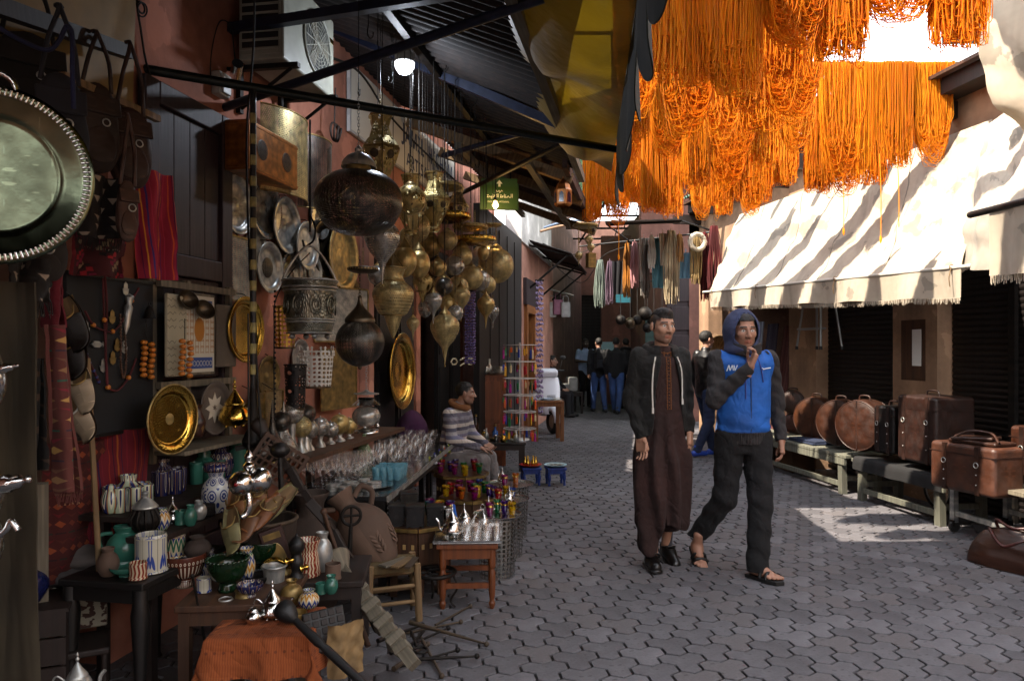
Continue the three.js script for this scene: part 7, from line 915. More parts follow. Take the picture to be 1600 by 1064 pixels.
// pottery, brass and glass on the stall tables
const onY=(u,v,Y)=>P(u,v,(EYE - Y)*F /(v - HZ));
const paint=(bg,draw,w=0.12)=>mat(0xffffff,0.25,0,{map:canvasTex(128,128,(g,s)=>{g.fillStyle=bg;g.fillRect(0,0,s,s);draw(g,s);},w,w),bumpMap:grain,bumpScale:0.0006});
const oval=(g,x,y,a,b,c,r=0)=>{g.fillStyle=c;g.beginPath();g.ellipse(x,y,a,b,r,0,7);g.fill();};
const C={
teal:mat(0x3f7d6c,0.22,0,{map:blotch,bumpMap:grain,bumpScale:0.001}),green:mat(0x16301a,0.15,0,{map:blotch}),navy:mat(0x15183a,0.2,0,{map:blotch}),
blueWhite:paint('#b7b8b4',(g,s)=>{for(let i=0;i<2;i++)for(let j=0;j<2;j++){const x=32 + i*64,y=32 + j*64;oval(g,x,y,24,24,'#24346e');oval(g,x,y,19,19,'#b7b8b4');for(let k=0;k<6;k++)oval(g,x + 9*Math.cos(k*1.05),y + 9*Math.sin(k*1.05),5,5,'#24346e');oval(g,i*64,j*64,9,9,'#24346e');}}),
navyPat:paint('#1a1d44',(g,s)=>{for(let i=0;i<3;i++){const x=21 + i*43;oval(g,x,40,7,28,'#a89a80');oval(g,x,40,4,22,'#1a1d44');oval(g,x,96,11,18,'#a89a80');oval(g,x,96,6,11,'#1a1d44');g.fillStyle='#7a5a30';g.fillRect(i*43 - 2,0,4,s);}},0.1),
poly:paint('#a9a68e',(g,s)=>{for(let i=0;i<4;i++){g.fillStyle=i % 2?'#1e2450':'#98a58c';g.fillRect(i*32,0,26,s);oval(g,i*32 + 13,64,9,34,'#c2bca4');oval(g,i*32 + 13,64,4,22,i % 2?'#2c5a50':'#1e2450');g.fillStyle='#8a5a2c';g.fillRect(i*32 + 26,0,5,s);}},0.14),
whiteBlue:paint('#aaa797',(g,s)=>{for(let i=0;i<2;i++){const x=32 + i*64;oval(g,x,64,8,44,'#2a3c7e');oval(g,x,64,4,30,'#aaa797');for(const y of [28,100]){oval(g,x - 13,y,6,14,'#2a3c7e',0.5);oval(g,x + 13,y,6,14,'#2a3c7e',-0.5);}g.fillStyle='#3a3a34';g.fillRect(x + 31,0,2,s);}},0.13),
zig:paint('#b0a488',(g,s)=>{g.lineWidth=9;for(const [o,c] of [[20,'#26386e'],[50,'#a0702a'],[86,'#26386e'],[112,'#2c5a46']]){g.strokeStyle=c;g.beginPath();for(let i=0;i<9;i++)g.lineTo(i*16,o +(i % 2?14:-14));g.stroke();}},0.1),
brownWhite:paint('#4a2418',(g,s)=>{for(let i=0;i<6;i++){oval(g,11 + i*21,30,6,8,'#b5ab98');g.fillStyle='#b5ab98';g.fillRect(8 + i*21,44,7,60);oval(g,11 + i*21,30,2.5,3,'#4a2418');}},0.11),
redStripe:paint('#a89a80',(g,s)=>{g.lineWidth=9;g.strokeStyle='#6e2418';for(let i=0;i<7;i++){g.beginPath();for(let k=0;k<9;k++)g.lineTo(i*20 +(k % 2?7:0),k*16);g.stroke();}},0.11),
};
const ring=(r,y,m)=>[r,y,m];
function pot(name,label,cat,p,prof,m,o={}){const t=thing(name,label,cat,p,o.turn??rr(0,6),o.group);part(t,'body',lathe(prof,32,40),m);return t;}
const urnP=(r,h,n=0.5,f=0.6)=>[[0.001,0.002],[r*0.6,0.002],[r*0.95,h*0.28],[r,h*0.5],[r*0.8,h*0.72],[r*n,h*0.84],[r*n,h*0.9],[r*f,h],[r*(f - 0.08),h],[r*(n - 0.1),h*0.88]];
const bowlP=(r,h)=>[[0.001,0.004],[r*0.45,0.0],[r*0.42,h*0.2],[r*0.4,h*0.28],[r*0.75,h*0.42],[r*0.97,h*0.75],[r,h],[r*0.96,h],[r*0.9,h*0.76],[r*0.65,h*0.46],[0.001,h*0.38]];
const cylP=(r,h)=>[[0.001,0.002],[r,0.002],[r*1.03,0.012],[r,0.02],[r,h*0.9],[r*1.02,h*0.95],[r,h],[r*0.9,h],[r*0.9,0.03],[0.001,0.025]];
function teapot(name,label,p,r,m,turn,o={}){
const t=thing(name,label,'teapot',p,turn,o.group),h=r*1.5;
part(t,'body',lathe([[0.001,0.012],[r*0.55,0.012],[r*0.95,h*0.3],[r,h*0.5],[r*0.8,h*0.85],[r*0.6,h],[r*0.62,h*1.05]],32,30),m);
const lid=part(t,'lid',lathe([[r*0.66,h*1.04],[r*0.6,h*1.12],[r*0.35,h*1.35],[r*0.1,h*1.62],[r*0.06,h*1.7]],26,22),m);part(lid,'finial',lathe([[r*0.05,h*1.68],[r*0.13,h*1.8],[r*0.05,h*1.9],[r*0.09,h*1.98],[0.001,h*2.12]],14,16),m);
part(t,'spout',tube([[r*0.8,h*0.35,0],[r*1.25,h*0.5,0],[r*1.4,h*0.9,0],[r*1.65,h*1.12,0]],r*0.13,20,10),m);
part(t,'handle',tube([[-r*0.75,h*0.9,0],[-r*1.25,h*1.15,0],[-r*1.5,h*0.75,0],[-r*1.2,h*0.4,0],[-r*0.9,h*0.3,0]],r*0.07,24,8),m);
for(let i=0;i<4;i++)part(t,'foot',sph(r*0.13,r*0.5*Math.cos(i*1.57 + 0.8),r*0.1,r*0.5*Math.sin(i*1.57 + 0.8),8,6),m);
return t;
}
function table(name,label,c,turn,w,h,dep,m,o={}){
const t=thing(name,label,o.cat??'table',c,turn);part(t,'top',rbox(w,0.03,dep,0.006,0,h - 0.015,0),o.top??m);part(t,'apron',[box(w - 0.06,0.06,0.015,0,h - 0.06,dep / 2 - 0.025),box(w - 0.06,0.06,0.015,0,h - 0.06,-dep / 2 + 0.025),box(0.015,0.06,dep - 0.065,w / 2 - 0.025,h - 0.06,0),box(0.015,0.06,dep - 0.065,-w / 2 + 0.025,h - 0.06,0)],m);
for(const x of [-1,1])for(const z of [-1,1]){const lx=x*(w / 2 - 0.035),lz=z*(dep / 2 - 0.035);part(t,'leg',o.curve?lathe([[0.03,0],[0.02,0.02],[0.026,h*0.4],[0.038,h*0.75],[0.03,h - 0.09],[0.03,h - 0.032]],10).translate(lx,0,lz):o.turned?lathe([[0.012,0],[0.02,0.03],[0.014,0.05],[0.019,0.09],[0.021,h*0.5],[0.015,h*0.6],[0.021,h*0.66],[0.02,h - 0.032]],12,30).translate(lx,0,lz):box(o.leg??0.045,h - 0.03,o.leg??0.045,lx,(h - 0.03)/ 2,lz),m);}
if(o.stretch)for(const z of [-1,1])part(t,'stretcher',box(w - 0.1,0.03,0.02,0,h*0.35,z*(dep / 2 - 0.035)),m);
return t;
}
{
const sh=thing('stepped_shelf','rough dark stepped shelf carrying the painted pottery','shelf',[WALLA,0,0],TH);
for(const [y,z0,z1,d0,d1] of [[0.775,0.03,0.3,3.33,4.5],[0.7,0.31,0.46,3.28,4.2]]){part(sh,'plank',seg(d0,d1,y - 0.025,y,z0,z1),M.woodDark);for(const d of [d0 + 0.05,d1 - 0.08])part(sh,'upright',seg(d,d + 0.04,0,y - 0.025,z0 + 0.05,z0 + 0.09),M.woodDark);}
const bk=thing('slipper_basket','dark wicker basket stuffed with pointed slippers','basket',[-1.24,0.42,-3.66],0);part(bk,'bowl',lathe([[0.001,0.002],[0.12,0.002],[0.16,0.2],[0.165,0.26],[0.15,0.26],[0.11,0.02],[0.001,0.02]],28),mat(0x3a2a1c,0.9,0,{map:woodT,bumpMap:weaveT,bumpScale:0.004}));part(bk,'rim',tor(0.162,0.01,0,0.26,0,Math.PI / 2),M.woodAge);
part(sh,'back_board',seg(3.58,4.5,0.3,1.0,0.004,0.02),M.woodBlack);
table('side_table','black side table with curved legs below the teal ewer',[-1.66,0,-3.36],TH,0.62,0.56,0.4,M.woodBlack,{curve:1});
table('wooden_table','brown wooden table under the white and green bowls',[-1.2,0,-3.34],0.08,0.47,0.45,0.5,M.woodMid);
const gP='painted pottery on the stepped shelf';
function tulip(label,u,v,w,m,top){const p=onY(u,v,0.775),r=px(w,-p.z)/ 2,h=r*1.05,t=thing('tulip_vase',label,'vase',p,rr(0,1),gP);part(t,'body',lathe([[0.001,0.002],[r*0.72,0.002],[r*0.74,h*0.8],[r*0.45,h*1.02],[r*0.3,h*1.15],[r*0.34,h*1.42],[r*0.28,h*1.4],[r*0.24,h*1.15]],28),top);for(let i=0;i<7;i++){const a=i*0.8976;part(t,'tube',lathe([[0.001,0.002],[r*0.3,0.002],[r*0.31,h*0.92],[r*0.32,h],[r*0.24,h],[r*0.22,h*0.7]],16).translate(r*0.7*Math.cos(a),0,r*0.7*Math.sin(a)),m);}return t;}
tulip('ring of painted tubes vase in white, green and blue stripes',200,795,72,C.poly,C.poly);tulip('navy blue tube vase with pale leaf pattern on the top shelf',252,770,72,C.navyPat,C.navyPat);tulip('plain turquoise tube vase on the top shelf',318,752,64,C.teal,C.teal);
const on=(name,label,u,v,Y,rp,hp,kind,m,cat)=>{const p=onY(u,v,Y),d=-p.z;return pot(name,label,cat??'pot',p,kind(px(rp,d),px(hp,d)),m,{group:gP});};
const jar=on('ceramic_jar','white jar with blue flower medallions beside the tube vases',337,800,0.7,22,64,urnP,C.blueWhite,'jar');part(jar,'lid',lathe([[0.001,0],[0.055,0],[0.06,0.012],[0.058,0.04],[0.001,0.045]],24).translate(0,px(64,3.8)*0.98,0),C.navyPat);
on('ceramic_jar','dark navy jar at the back of the top shelf',344,748,0.775,20,54,urnP,C.navyPat,'jar');on('ceramic_vase','tall turquoise tube vase with raised blobs at the shelf end',371,745,0.775,13,56,cylP,C.teal,'vase');
const mel=on('silver_jar','ribbed pewter jar with domed lid on the lower shelf',226,832,0.7,22,40,(r,h)=>[[0.001,0.002],[r*0.5,0.002],[r*0.9,h*0.3],[r,h*0.55],[r*0.7,h*0.9],[r*0.55,h]],M.iron,'jar');part(mel,'lid',lathe([[0.05,0.11],[0.055,0.118],[0.03,0.145],[0.012,0.16],[0.016,0.18],[0.001,0.19]],24,22),M.silverSoft);for(let i=0;i<12;i++)part(mel,'rib',at(tube([[0.03,0.005,0],[0.06,0.035,0],[0.066,0.065,0],[0.046,0.105,0]],0.006,12,5),0,0,0,0,i*0.5236),M.iron);
teapot('silver_teapot','small shining silver teapot on the lower pottery shelf',onY(269,818,0.7),0.04,M.silver,2.6);on('ceramic_jar','small turquoise lidded jar on the lower shelf',297,822,0.7,10,33,urnP,C.teal,'jar');on('ceramic_jar','small turquoise open cup beside the lidded jar',282,820,0.7,9,22,cylP,C.teal,'cup');const tin=solo('tin_box','little dark tin box with paper label on the lower shelf','box',[rbox(0.08,0.06,0.06,0.008,0,0.031,0),box(0.05,0.02,0.002,0,0.02,0.031)],M.iron,onY(322,806,0.7),0.4);
const ew=on('ceramic_ewer','round teal glazed ewer in the shade on the black table',194,884,0.56,28,62,urnP,C.teal,'ewer');part(ew,'handle',tube([[-0.05,0.15,0],[-0.1,0.14,0],[-0.095,0.09,0],[-0.075,0.07,0]],0.009,16,7),C.teal);
on('ceramic_canister','white canister painted with blue leaf motifs on the black table',235,893,0.56,23,56,cylP,C.whiteBlue,'canister');on('ceramic_pot','zigzag painted pot between the canister and the bowls',272,870,0.56,16,34,cylP,C.zig,'pot');on('clay_pot','plain brown clay pot behind the bowls',308,872,0.56,20,34,urnP,M.clayDark,'pot');on('ceramic_pot','dark stacked dish in the gloom on the black table',196,900,0.56,24,16,bowlP,C.teal,'dish');
const bw=on('footed_bowl','brown and white striped footed bowl on the wooden table',288,916,0.45,32,50,bowlP,C.brownWhite,'bowl');part(bw,'foot',lathe([[0.001,0.001],[0.045,0.001],[0.04,0.02],[0.036,0.034]],22),mat(0xa39a88,0.4));const gb=on('footed_bowl','dark green footed bowl with scalloped rim on the wooden table',355,923,0.45,31,50,bowlP,C.green,'bowl');for(let i=0;i<26;i++)part(gb,'rim_scallop',sph(0.0085,0.088*Math.cos(i*0.2417),0.142,0.088*Math.sin(i*0.2417),8,6),C.green);
on('ceramic_jar','tall cream jar painted with ochre medallions behind the green bowl',384,906,0.45,14,50,(r,h)=>urnP(r,h,0.66,0.85),C.zig,'jar');on('footed_bowl','wide dark olive bowl behind the cream jar',412,892,0.45,34,48,bowlP,C.green,'bowl');
const dish=on('silver_dish','round black and silver lidded dish on the lower shelf',350,795,0.7,18,16,(r,h)=>[[0.001,0.002],[r*0.8,0.002],[r,h*0.3],[r*0.95,h*0.6],[r*0.4,h*0.95],[0.004,h]],M.iron,'dish');
const hp=P(388,752,3.3),t2=thing('silver_pot','mirror bright silver pot with red stud hanging over the slippers','pot',hp,0.3);part(t2,'body',[sph(0.062,0.04,0,-0.02,30,20),sph(0.056,-0.03,-0.004,0.02,30,20)],M.silver);part(t2,'stud',sph(0.009,-0.05,0.0,0.072,10,8),mat(0x7a1014,0.2));part(t2,'spout',tube([[0,-0.05,0.02],[0.005,-0.1,0.03],[-0.01,-0.14,0.03],[-0.03,-0.15,0.04]],0.014,18,9),M.silver);part(t2,'crown',lathe([[0.02,0.05],[0.026,0.07],[0.012,0.09],[0.02,0.11],[0.004,0.14]],16,18),M.silver);part(t2,'cord',bar([0,0.13,0],[0,0.75,0.05],0.004),M.cord);
teapot('brass_teapot','tall brass teapot on the rack shelf next to the basin',W(366,668,0.3),0.085,M.brassShine,2.8);
const st=[-1.02,0,-3.08];table('low_stool','low wooden stool hidden under orange cloth',st,0.06,0.4,0.37,0.34,M.woodAge,{cat:'stool',leg:0.04});
const oc=mat(0xffffff,0.95,0,{map:canvasTex(256,256,(g,w)=>{g.fillStyle='#84421a';g.fillRect(0,0,w,w);g.strokeStyle='#6e3412';g.lineWidth=3;for(let i=0;i<32;i++){g.beginPath();g.moveTo(i*8,0);g.lineTo(i*8 + 2,w);g.stroke();}g.fillStyle='#5e2a10';for(let i=0;i<9;i++)for(let j=0;j<3;j++)dot(g,14 + i*28,40 + j*84,5);},0.3,0.3),bumpMap:wrinkT,bumpScale:0.02}),oT=thing('orange_cloth','orange embroidered cloth draped over the low stool','cloth',[st[0],0.374,st[2]],0.06);
part(oT,'drape',thick((u,v)=>{const X=(u - 0.5)*0.74,Z=(v - 0.5)*0.66,ox=Math.max(0,Math.abs(X)- 0.205),oz=Math.max(0,Math.abs(Z)- 0.175),dn=Math.hypot(ox,oz),fl=0.25*dn;return [Math.sign(X)*(Math.min(Math.abs(X),0.205)+ ox*0.18 +(ox>0?0.02*Math.sin(Z*30)*dn*6:0)),0.006 - dn*(0.95)+(dn===0?0.003*fbm(X*12,Z*12):0),Math.sign(Z)*(Math.min(Math.abs(Z),0.175)+ oz*0.2 +(oz>0?0.02*Math.sin(X*28)*dn*6:0))];},56,50,0.004,0.74,0.66),oc);
teapot('silver_teapot','silver teapot with pointed lid on the orange cloth',onY(425,968,0.382),0.052,M.silver,0.15);const cup=pot('brass_jug','small tarnished brass jug on the orange cloth','jug',onY(381,956,0.382),urnP(0.05,0.095,0.7,0.8),M.brassOld);part(cup,'handle',tube([[-0.04,0.085,0],[-0.075,0.08,0],[-0.075,0.04,0],[-0.045,0.03,0]],0.006,14,6),M.brassOld);
pot('brass_vase','dull brass vase behind the silver teapot','vase',onY(455,945,0.4),urnP(0.048,0.11,0.4,0.55),M.brassOld);pot('ceramic_inkwell','four lobed painted inkwell beside the dull brass vase','inkwell',onY(482,950,0.4),urnP(0.045,0.08,0.5,0.6),C.zig);pot('ceramic_jar','small turquoise jar at the cloth edge','jar',onY(517,928,0.4),urnP(0.032,0.085,0.55,0.7),C.teal);pot('ceramic_jar','short turquoise cup beside the small jar','cup',onY(501,928,0.4),cylP(0.025,0.05),C.teal);
const cr=table('crate_table','dark low crate table behind the orange cloth',[-1.06,0,-3.7],0.1,0.66,0.42,0.46,M.woodDark);
const jug=pot('ceramic_jug','cream jug with wavy red stripes and blue band','jug',onY(481,900,0.42),[[0.001,0.002],[0.055,0.002],[0.058,0.03],[0.05,0.1],[0.046,0.13],[0.06,0.175],[0.054,0.175],[0.04,0.13]],C.redStripe);part(jug,'handle',tube([[-0.05,0.16,0],[-0.1,0.14,0],[-0.1,0.07,0],[-0.055,0.04,0]],0.008,16,6),C.redStripe);
pot('pepper_mill','black turned wooden mill with silver dots','mill',onY(463,912,0.42),[[0.001,0],[0.034,0],[0.036,0.02],[0.024,0.06],[0.032,0.1],[0.022,0.14],[0.034,0.16],[0.036,0.19],[0.02,0.215],[0.008,0.225],[0.001,0.24]],M.black);const gl=thing('gilt_box','dark red narrow box with gilt oval ornament leaning among the slippers','box',onY(447,905,0.42),0.25);gl.rotation.z=0.3;part(gl,'body',rbox(0.11,0.26,0.04,0.006,0,0.13,0),mat(0x3c1c16,0.5,0,{map:woodT}));part(gl,'ornament',discZ([[0.0005,0.003],[0.034,0.003],[0.037,0]],26).scale(1,2.1,1).translate(0,0.115,0.0215),M.brassOld);part(gl,'script_band',box(0.08,0.03,0.003,0,0.225,0.0215),M.brassOld);
const arch=solo('wooden_hoop','brown wooden hoop standing behind the red striped jug','hoop',at(prep(new THREE.TorusGeometry(0.1,0.016,10,30,Math.PI)),0,0,0),M.woodMid,onY(476,905,0.42).add(V(0,0,-0.12)),0.2);
const lat=thing('lattice_panel','reddish wooden lattice panel leaning behind the slippers','panel',P(432,722,4.0),0.5);lat.rotation.z=-0.6;part(lat,'frame',[box(0.28,0.02,0.02,0,0.1,0),box(0.28,0.02,0.02,0,-0.1,0),box(0.02,0.18,0.02,-0.13,0,0),box(0.02,0.18,0.02,0.13,0,0)],M.woodMid);for(let i=0;i<7;i++)part(lat,'lath',box(0.012,0.18,0.01,-0.1 + i*0.033,0,0.002),M.woodMid);for(let i=0;i<4;i++)part(lat,'lath',box(0.24,0.012,0.01,0,-0.06 + i*0.04,0.009),M.woodMid);
const mo=pot('mortar','pewter mortar holding curled brass taps','mortar',onY(428,918,0.42),[[0.001,0.002],[0.05,0.002],[0.045,0.02],[0.05,0.08],[0.06,0.1],[0.052,0.1],[0.04,0.03]],M.silverSoft);for(const [x,y,z,a] of [[0,0.11,0.03,0],[-0.06,0.07,0.06,0.3]])part(mo,'brass_tap',[tube([[x - 0.04,y,z],[x,y + 0.012,z],[x + 0.04,y + 0.004,z + 0.01],[x + 0.06,y - 0.012,z + 0.01]],0.012,16,8),at(lathe([[0.02,0],[0.008,0.014],[0.016,0.024],[0.002,0.034]],12),x - 0.05,y + 0.004,z,0,0,1.3)],M.brassShine);
pot('iron_dish','ribbed dark iron dish in front of the mortar','dish',onY(405,915,0.43),bowlP(0.06,0.05),M.iron);
}
{
const mk=(name,label,cat,u,v,Y,prof,m)=>{const p=onY(u,v,Y);return pot(name,label,cat,p,prof(-p.z / F),m);};
const J=(r,h,n,f)=>k=>urnP(r*k,h*k,n,f),B_=(r,h)=>k=>bowlP(r*k,h*k),Y_=(r,h)=>k=>cylP(r*k,h*k);
mk('ceramic_jar','squat blue and white jar behind the striped bowl','jar',322,898,0.45,J(17,40,0.6,0.7),C.blueWhite);mk('ceramic_cup','small cream cup with leaf pattern beside the green bowl','cup',318,925,0.45,Y_(11,22),C.whiteBlue);mk('ceramic_dish','small navy dish at the wooden table edge','dish',390,932,0.45,B_(20,20),C.navyPat);mk('silver_cup','dented silver cup beside the brass jug','cup',352,962,0.382,Y_(11,26),M.silverSoft);mk('brass_bowl','little brass bowl on the orange cloth','bowl',462,975,0.382,B_(17,18),M.brassOld);mk('silver_sugar_bowl','lidded silver sugar bowl near the cloth corner','bowl',395,975,0.382,J(13,24,0.6,0.5),M.silver);
teapot('brass_teapot','old brass teapot crowded behind the pewter mortar',onY(445,905,0.42),0.045,M.brassOld,2.2);mk('pewter_jug','tall pewter jug behind the red striped jug','jug',503,892,0.42,J(16,60,0.5,0.6),M.silverSoft);mk('clay_cup','pale clay cup at the crate corner','cup',520,905,0.42,Y_(12,24),M.clay);mk('ceramic_vase','white vase with blue rings behind the slippers','vase',350,748,0.775,J(12,40,0.4,0.5),C.whiteBlue);mk('ceramic_jar','polychrome lidded jar at the near end of the top shelf','jar',172,802,0.775,J(14,44,0.6,0.5),C.poly);mk('ceramic_jar','green and cream jar below the tube vases','jar',252,828,0.7,J(13,34,0.6,0.6),C.zig);mk('silver_jar','small tarnished silver jar under the navy vase','jar',310,812,0.7,J(12,30,0.5,0.5),M.silverSoft);mk('ceramic_pot','cream pot with red waves on the black table','pot',215,905,0.56,Y_(13,26),C.redStripe);mk('clay_jar','brown unglazed jar at the end of the black table','jar',168,900,0.56,J(16,44,0.5,0.6),M.clay);
const stand2=(label,u,v,d,r,m)=>{const t=thing('stacked_plates',label,'plates',P(u,v,d),0);const R_=px(r,d);for(let k=0;k<6;k++)part(t,'plate',lathe([[0.001,0.002],[R_*0.6,0.002],[R_,0.014],[R_*0.97,0.016],[R_*0.58,0.006],[0.001,0.006]],26).translate(0.003*Math.sin(k*2),k*0.009,0.003*Math.cos(k*3)),k % 2?C.blueWhite:m);return t;};
const sp=stand2('stack of painted plates on the crate table behind the gilt box',402,905,3.55,26,C.zig);sp.position.y=0.421;
const lean=(name,label,a,b,r,m)=>solo(name,label,'stick',[bar(a,b,r,r*0.8,9),sph(r*1.5,b.x,b.y,b.z,10,8)],m);
lean('wooden_staff','reddish wooden staff leaning on the crate table',P(575,1010,3.5),P(505,800,3.95),0.014,M.woodMid);lean('wooden_staff','dark turned staff leaning behind the grey carved post',P(590,985,3.6),P(520,840,4.0),0.02,M.woodDark);lean('iron_poker','thin iron poker leaning on the black table',P(330,1060,3.2),P(300,900,3.05),0.006,M.iron);
}
// clay, timber and iron in the middle
{
const amp=thing('amphora','big pale clay amphora with leaf relief leaning on the straw stool','amphora',P(604,884,4.3),0);amp.rotation.set(-0.2,0.15,0.62);
part(amp,'body',lathe([[0.001,0],[0.07,0.0],[0.12,0.08],[0.16,0.2],[0.155,0.28],[0.11,0.36],[0.065,0.4],[0.06,0.44],[0.085,0.5],[0.078,0.5],[0.05,0.44],[0.055,0.4]],40,50),M.clay);
for(const s of [-1,1])part(amp,'handle',tube([[s*0.065,0.44,0],[s*0.13,0.47,0],[s*0.165,0.41,0],[s*0.12,0.345,0]],0.017,20,9),M.clay);
const leaf=prep(sph(0.018,0,0,0,8,6,[0.5,1.3,0.3]));for(let k=0;k<3;k++)for(let i=0;i<7;i++)for(const s of [-1,1]){const y=0.1 + i*0.03,r=0.122 + 0.035*Math.sin((y - 0.06)/ 0.26*3.0),a=0.3 + k*0.9 + s*0.12,l=part(amp,'leaf',leaf,M.clay);l.position.set(r*Math.sin(a),y,r*Math.cos(a));l.rotation.set(0,a,-s*0.6,'YXZ');}
pot('clay_jar','broad dark clay jar standing in front of the glass table','jar',[-1.18,0,-4.3],[[0.001,0],[0.12,0],[0.2,0.14],[0.23,0.3],[0.2,0.44],[0.12,0.53],[0.085,0.56],[0.08,0.62],[0.11,0.68],[0.1,0.68],[0.065,0.6]],M.clayDark);
const ss=thing('straw_stool','rustic straw seated stool with round log legs','stool',[-0.69,0,-4.22],0.25);const lm=M.woodPale;const hS=0.29;
for(const x of [-0.13,0.13])for(const z of [-0.12,0.12])part(ss,'leg',bar([x*1.08,0,z*1.08],[x,hS + 0.03,z],0.021,0.02,9),lm);
part(ss,'seat',[box(0.27,0.03,0.25,0,hS,0),...Array.from({length:12},(_,i)=>bar([-0.14,hS + 0.016,-0.11 + i*0.02],[0.14,hS + 0.016 + rr(-0.003,0.003),-0.11 + i*0.02],0.008,0.008,6))],mat(0x6f5c38,0.9,0,{map:woodT,bumpMap:woodB,bumpScale:0.003}));for(const y of [0.1,0.19])for(const z of [-0.12,0.12])part(ss,'rung',bar([-0.13,y,z],[0.13,y + 0.01,z],0.012),lm);for(const x of [-0.13,0.13])part(ss,'rung',bar([x,0.14,-0.12],[x,0.14,0.12],0.012),lm);
for(let i=0;i<3;i++)solo('painted_board',['small flaked green board lying on the straw stool','narrow worn yellow board lying on the straw stool','thin grey slat lying across the straw stool'][i],'board',rbox(0.06 - i*0.012,0.012,0.2,0.003),[M.woodGrey,M.woodPale,M.woodAge][i],[-0.66 + i*0.05,0.327 + i*0.004,-4.14 + i*0.02],-0.6 + i*0.25);
const carved=(label,a,b,r,m,n,name='carved_post')=>{const A=a,B=b,dir=B.clone().sub(A),L=dir.length(),t=thing(name,label,'post',A);t.quaternion.setFromUnitVectors(UPV,dir.normalize());part(t,'shaft',box(r*1.7,L*0.94,r*1.5,0,L*0.47,0),m);for(let i=0;i<n;i++){const y=L*(0.14 + 0.66*i / n);part(t,'notch_block',rbox(r*(2.2 + 0.5*(i % 2)),L*0.66 / n*0.72,r*2.1,0.006,0,y,0,0,0.3*(i % 2),i % 2?0.12:-0.12),m);}part(t,'head',lathe([[r*0.8,L*0.86],[r*1.7,L*0.93],[r*2.3,L*0.98],[r*1.6,L*1.01],[0.002,L*1.02]],14,20),m);return t;};
carved('grey carved wooden post with notched blocks lying on the scrap',P(648,1040,3.3),P(522,872,3.75),0.034,M.woodGrey,9);const cl=carved('dark carved timber club leaning on the clay jar',P(552,880,3.9),P(400,660,4.05),0.02,M.woodDark,3);
const bp=thing('iron_bar','blue black iron bar with thick round head lying in front of the orange cloth','iron bar',P(590,1090,2.75));{const B=P(438,948,2.95),dir=B.clone().sub(bp.position),L=dir.length();bp.quaternion.setFromUnitVectors(UPV,dir.normalize());part(bp,'shaft',lathe([[0.02,0],[0.016,0.05],[0.018,L*0.5],[0.014,L*0.55],[0.02,L*0.6],[0.014,L*0.85]],14),M.black);part(bp,'head',lathe([[0.014,L*0.84],[0.03,L*0.88],[0.042,L*0.94],[0.036,L],[0.002,L*1.03]],18,18),M.black);}
const ham=solo('iron_mallet','dark round headed mallet standing among clay jar and club','mallet',[bar([0,0,0],[-0.01,0.3,0],0.013),sph(0.05,-0.01,0.32,0,18,14,[1,0.8,1])],M.woodBlack,P(440,800,3.8),0.3);
const wb=thing('carved_block','square dark wooden printing block with carved squares leaning on scrap','block',P(508,985,3.05),0.3);wb.rotation.set(-0.35,0.3,0.25);part(wb,'slab',rbox(0.17,0.17,0.03,0.006,0,0,0),M.woodBlack);for(let i=0;i<5;i++)for(let j=0;j<5;j++)part(wb,'carved_square',rbox(0.026,0.026,0.01,0.003,-0.066 + i*0.033,-0.066 + j*0.033,0.018),M.woodDark);
solo('torn_packet','crumpled tan paper packet leaning beneath the carved block','packet',sheet((u,v)=>[(u - 0.5)*0.15 + 0.02*fbm(u*4,v*4),(v - 0.5)*0.22,0.03*fbm(u*5,v*5,3)+ 0.02*Math.sin(u*5)],14,14),mat(0x8d7148,0.8,0,{map:blotch}),P(540,1015,3.02),0.4);
const key=solo('iron_valve','upright iron rod with round valve wheel before the amphora','valve',[bar([0,0,0],[0.01,0.3,0],0.016,0.01),tor(0.05,0.009,0.012,0.34,0),bar([-0.035,0.34,0],[0.06,0.34,0],0.007),bar([0.012,0.29,0],[0.012,0.39,0],0.007),cyl(0.028,0.028,0.02,0,0.06,0,12)],M.iron,P(545,905,3.95),0.3);
const tv=thing('iron_trivet','round black iron trivet on bent legs beside the straw stool','trivet',G(676,958).add(V(0,0,-0.12)),0.2);part(tv,'ring',[tor(0.12,0.012,0,0.2,0,Math.PI / 2),tor(0.045,0.008,0,0.2,0,Math.PI / 2)],M.iron);for(let i=0;i<6;i++)part(tv,'spoke',bar([0.045*Math.cos(i*1.047),0.2,0.045*Math.sin(i*1.047)],[0.12*Math.cos(i*1.047),0.2,0.12*Math.sin(i*1.047)],0.008),M.iron);for(let i=0;i<3;i++){const a=i*2.09 + 0.5;part(tv,'leg',tube([[0.115*Math.cos(a),0.2,0.115*Math.sin(a)],[0.14*Math.cos(a),0.12,0.14*Math.sin(a)],[0.1*Math.cos(a),0.04,0.1*Math.sin(a)],[0.13*Math.cos(a),0.005,0.13*Math.sin(a)]],0.007,16,6),M.iron);}
const rods=[[600,1000,720,975],[610,1030,700,990],[640,985,760,1010],[625,1045,715,1025],[655,1000,690,1060],[590,1015,660,985],[680,980,735,950],[640,1040,745,1035],[615,1060,668,1010]];
rods.forEach(([u0,v0,u1,v1],i)=>{const a=G(u0,v0).setY(0.012 +(i % 3)*0.016),b=G(u1,v1).setY(0.012 +(i % 2)*0.018);solo('iron_rod',['thin rusty iron skewer lying on the paving by the trivet','short dark iron bar in the scrap pile','bent iron rod lying across the scrap pile'][i % 3],'rod',[bar(a,b,0.007 +(i % 3)*0.003,0.005,8),sph(0.014,...arr(b),8,6)],i % 2?M.iron:M.woodAge,[0,0,0],0,'scrap iron rods on the paving');});
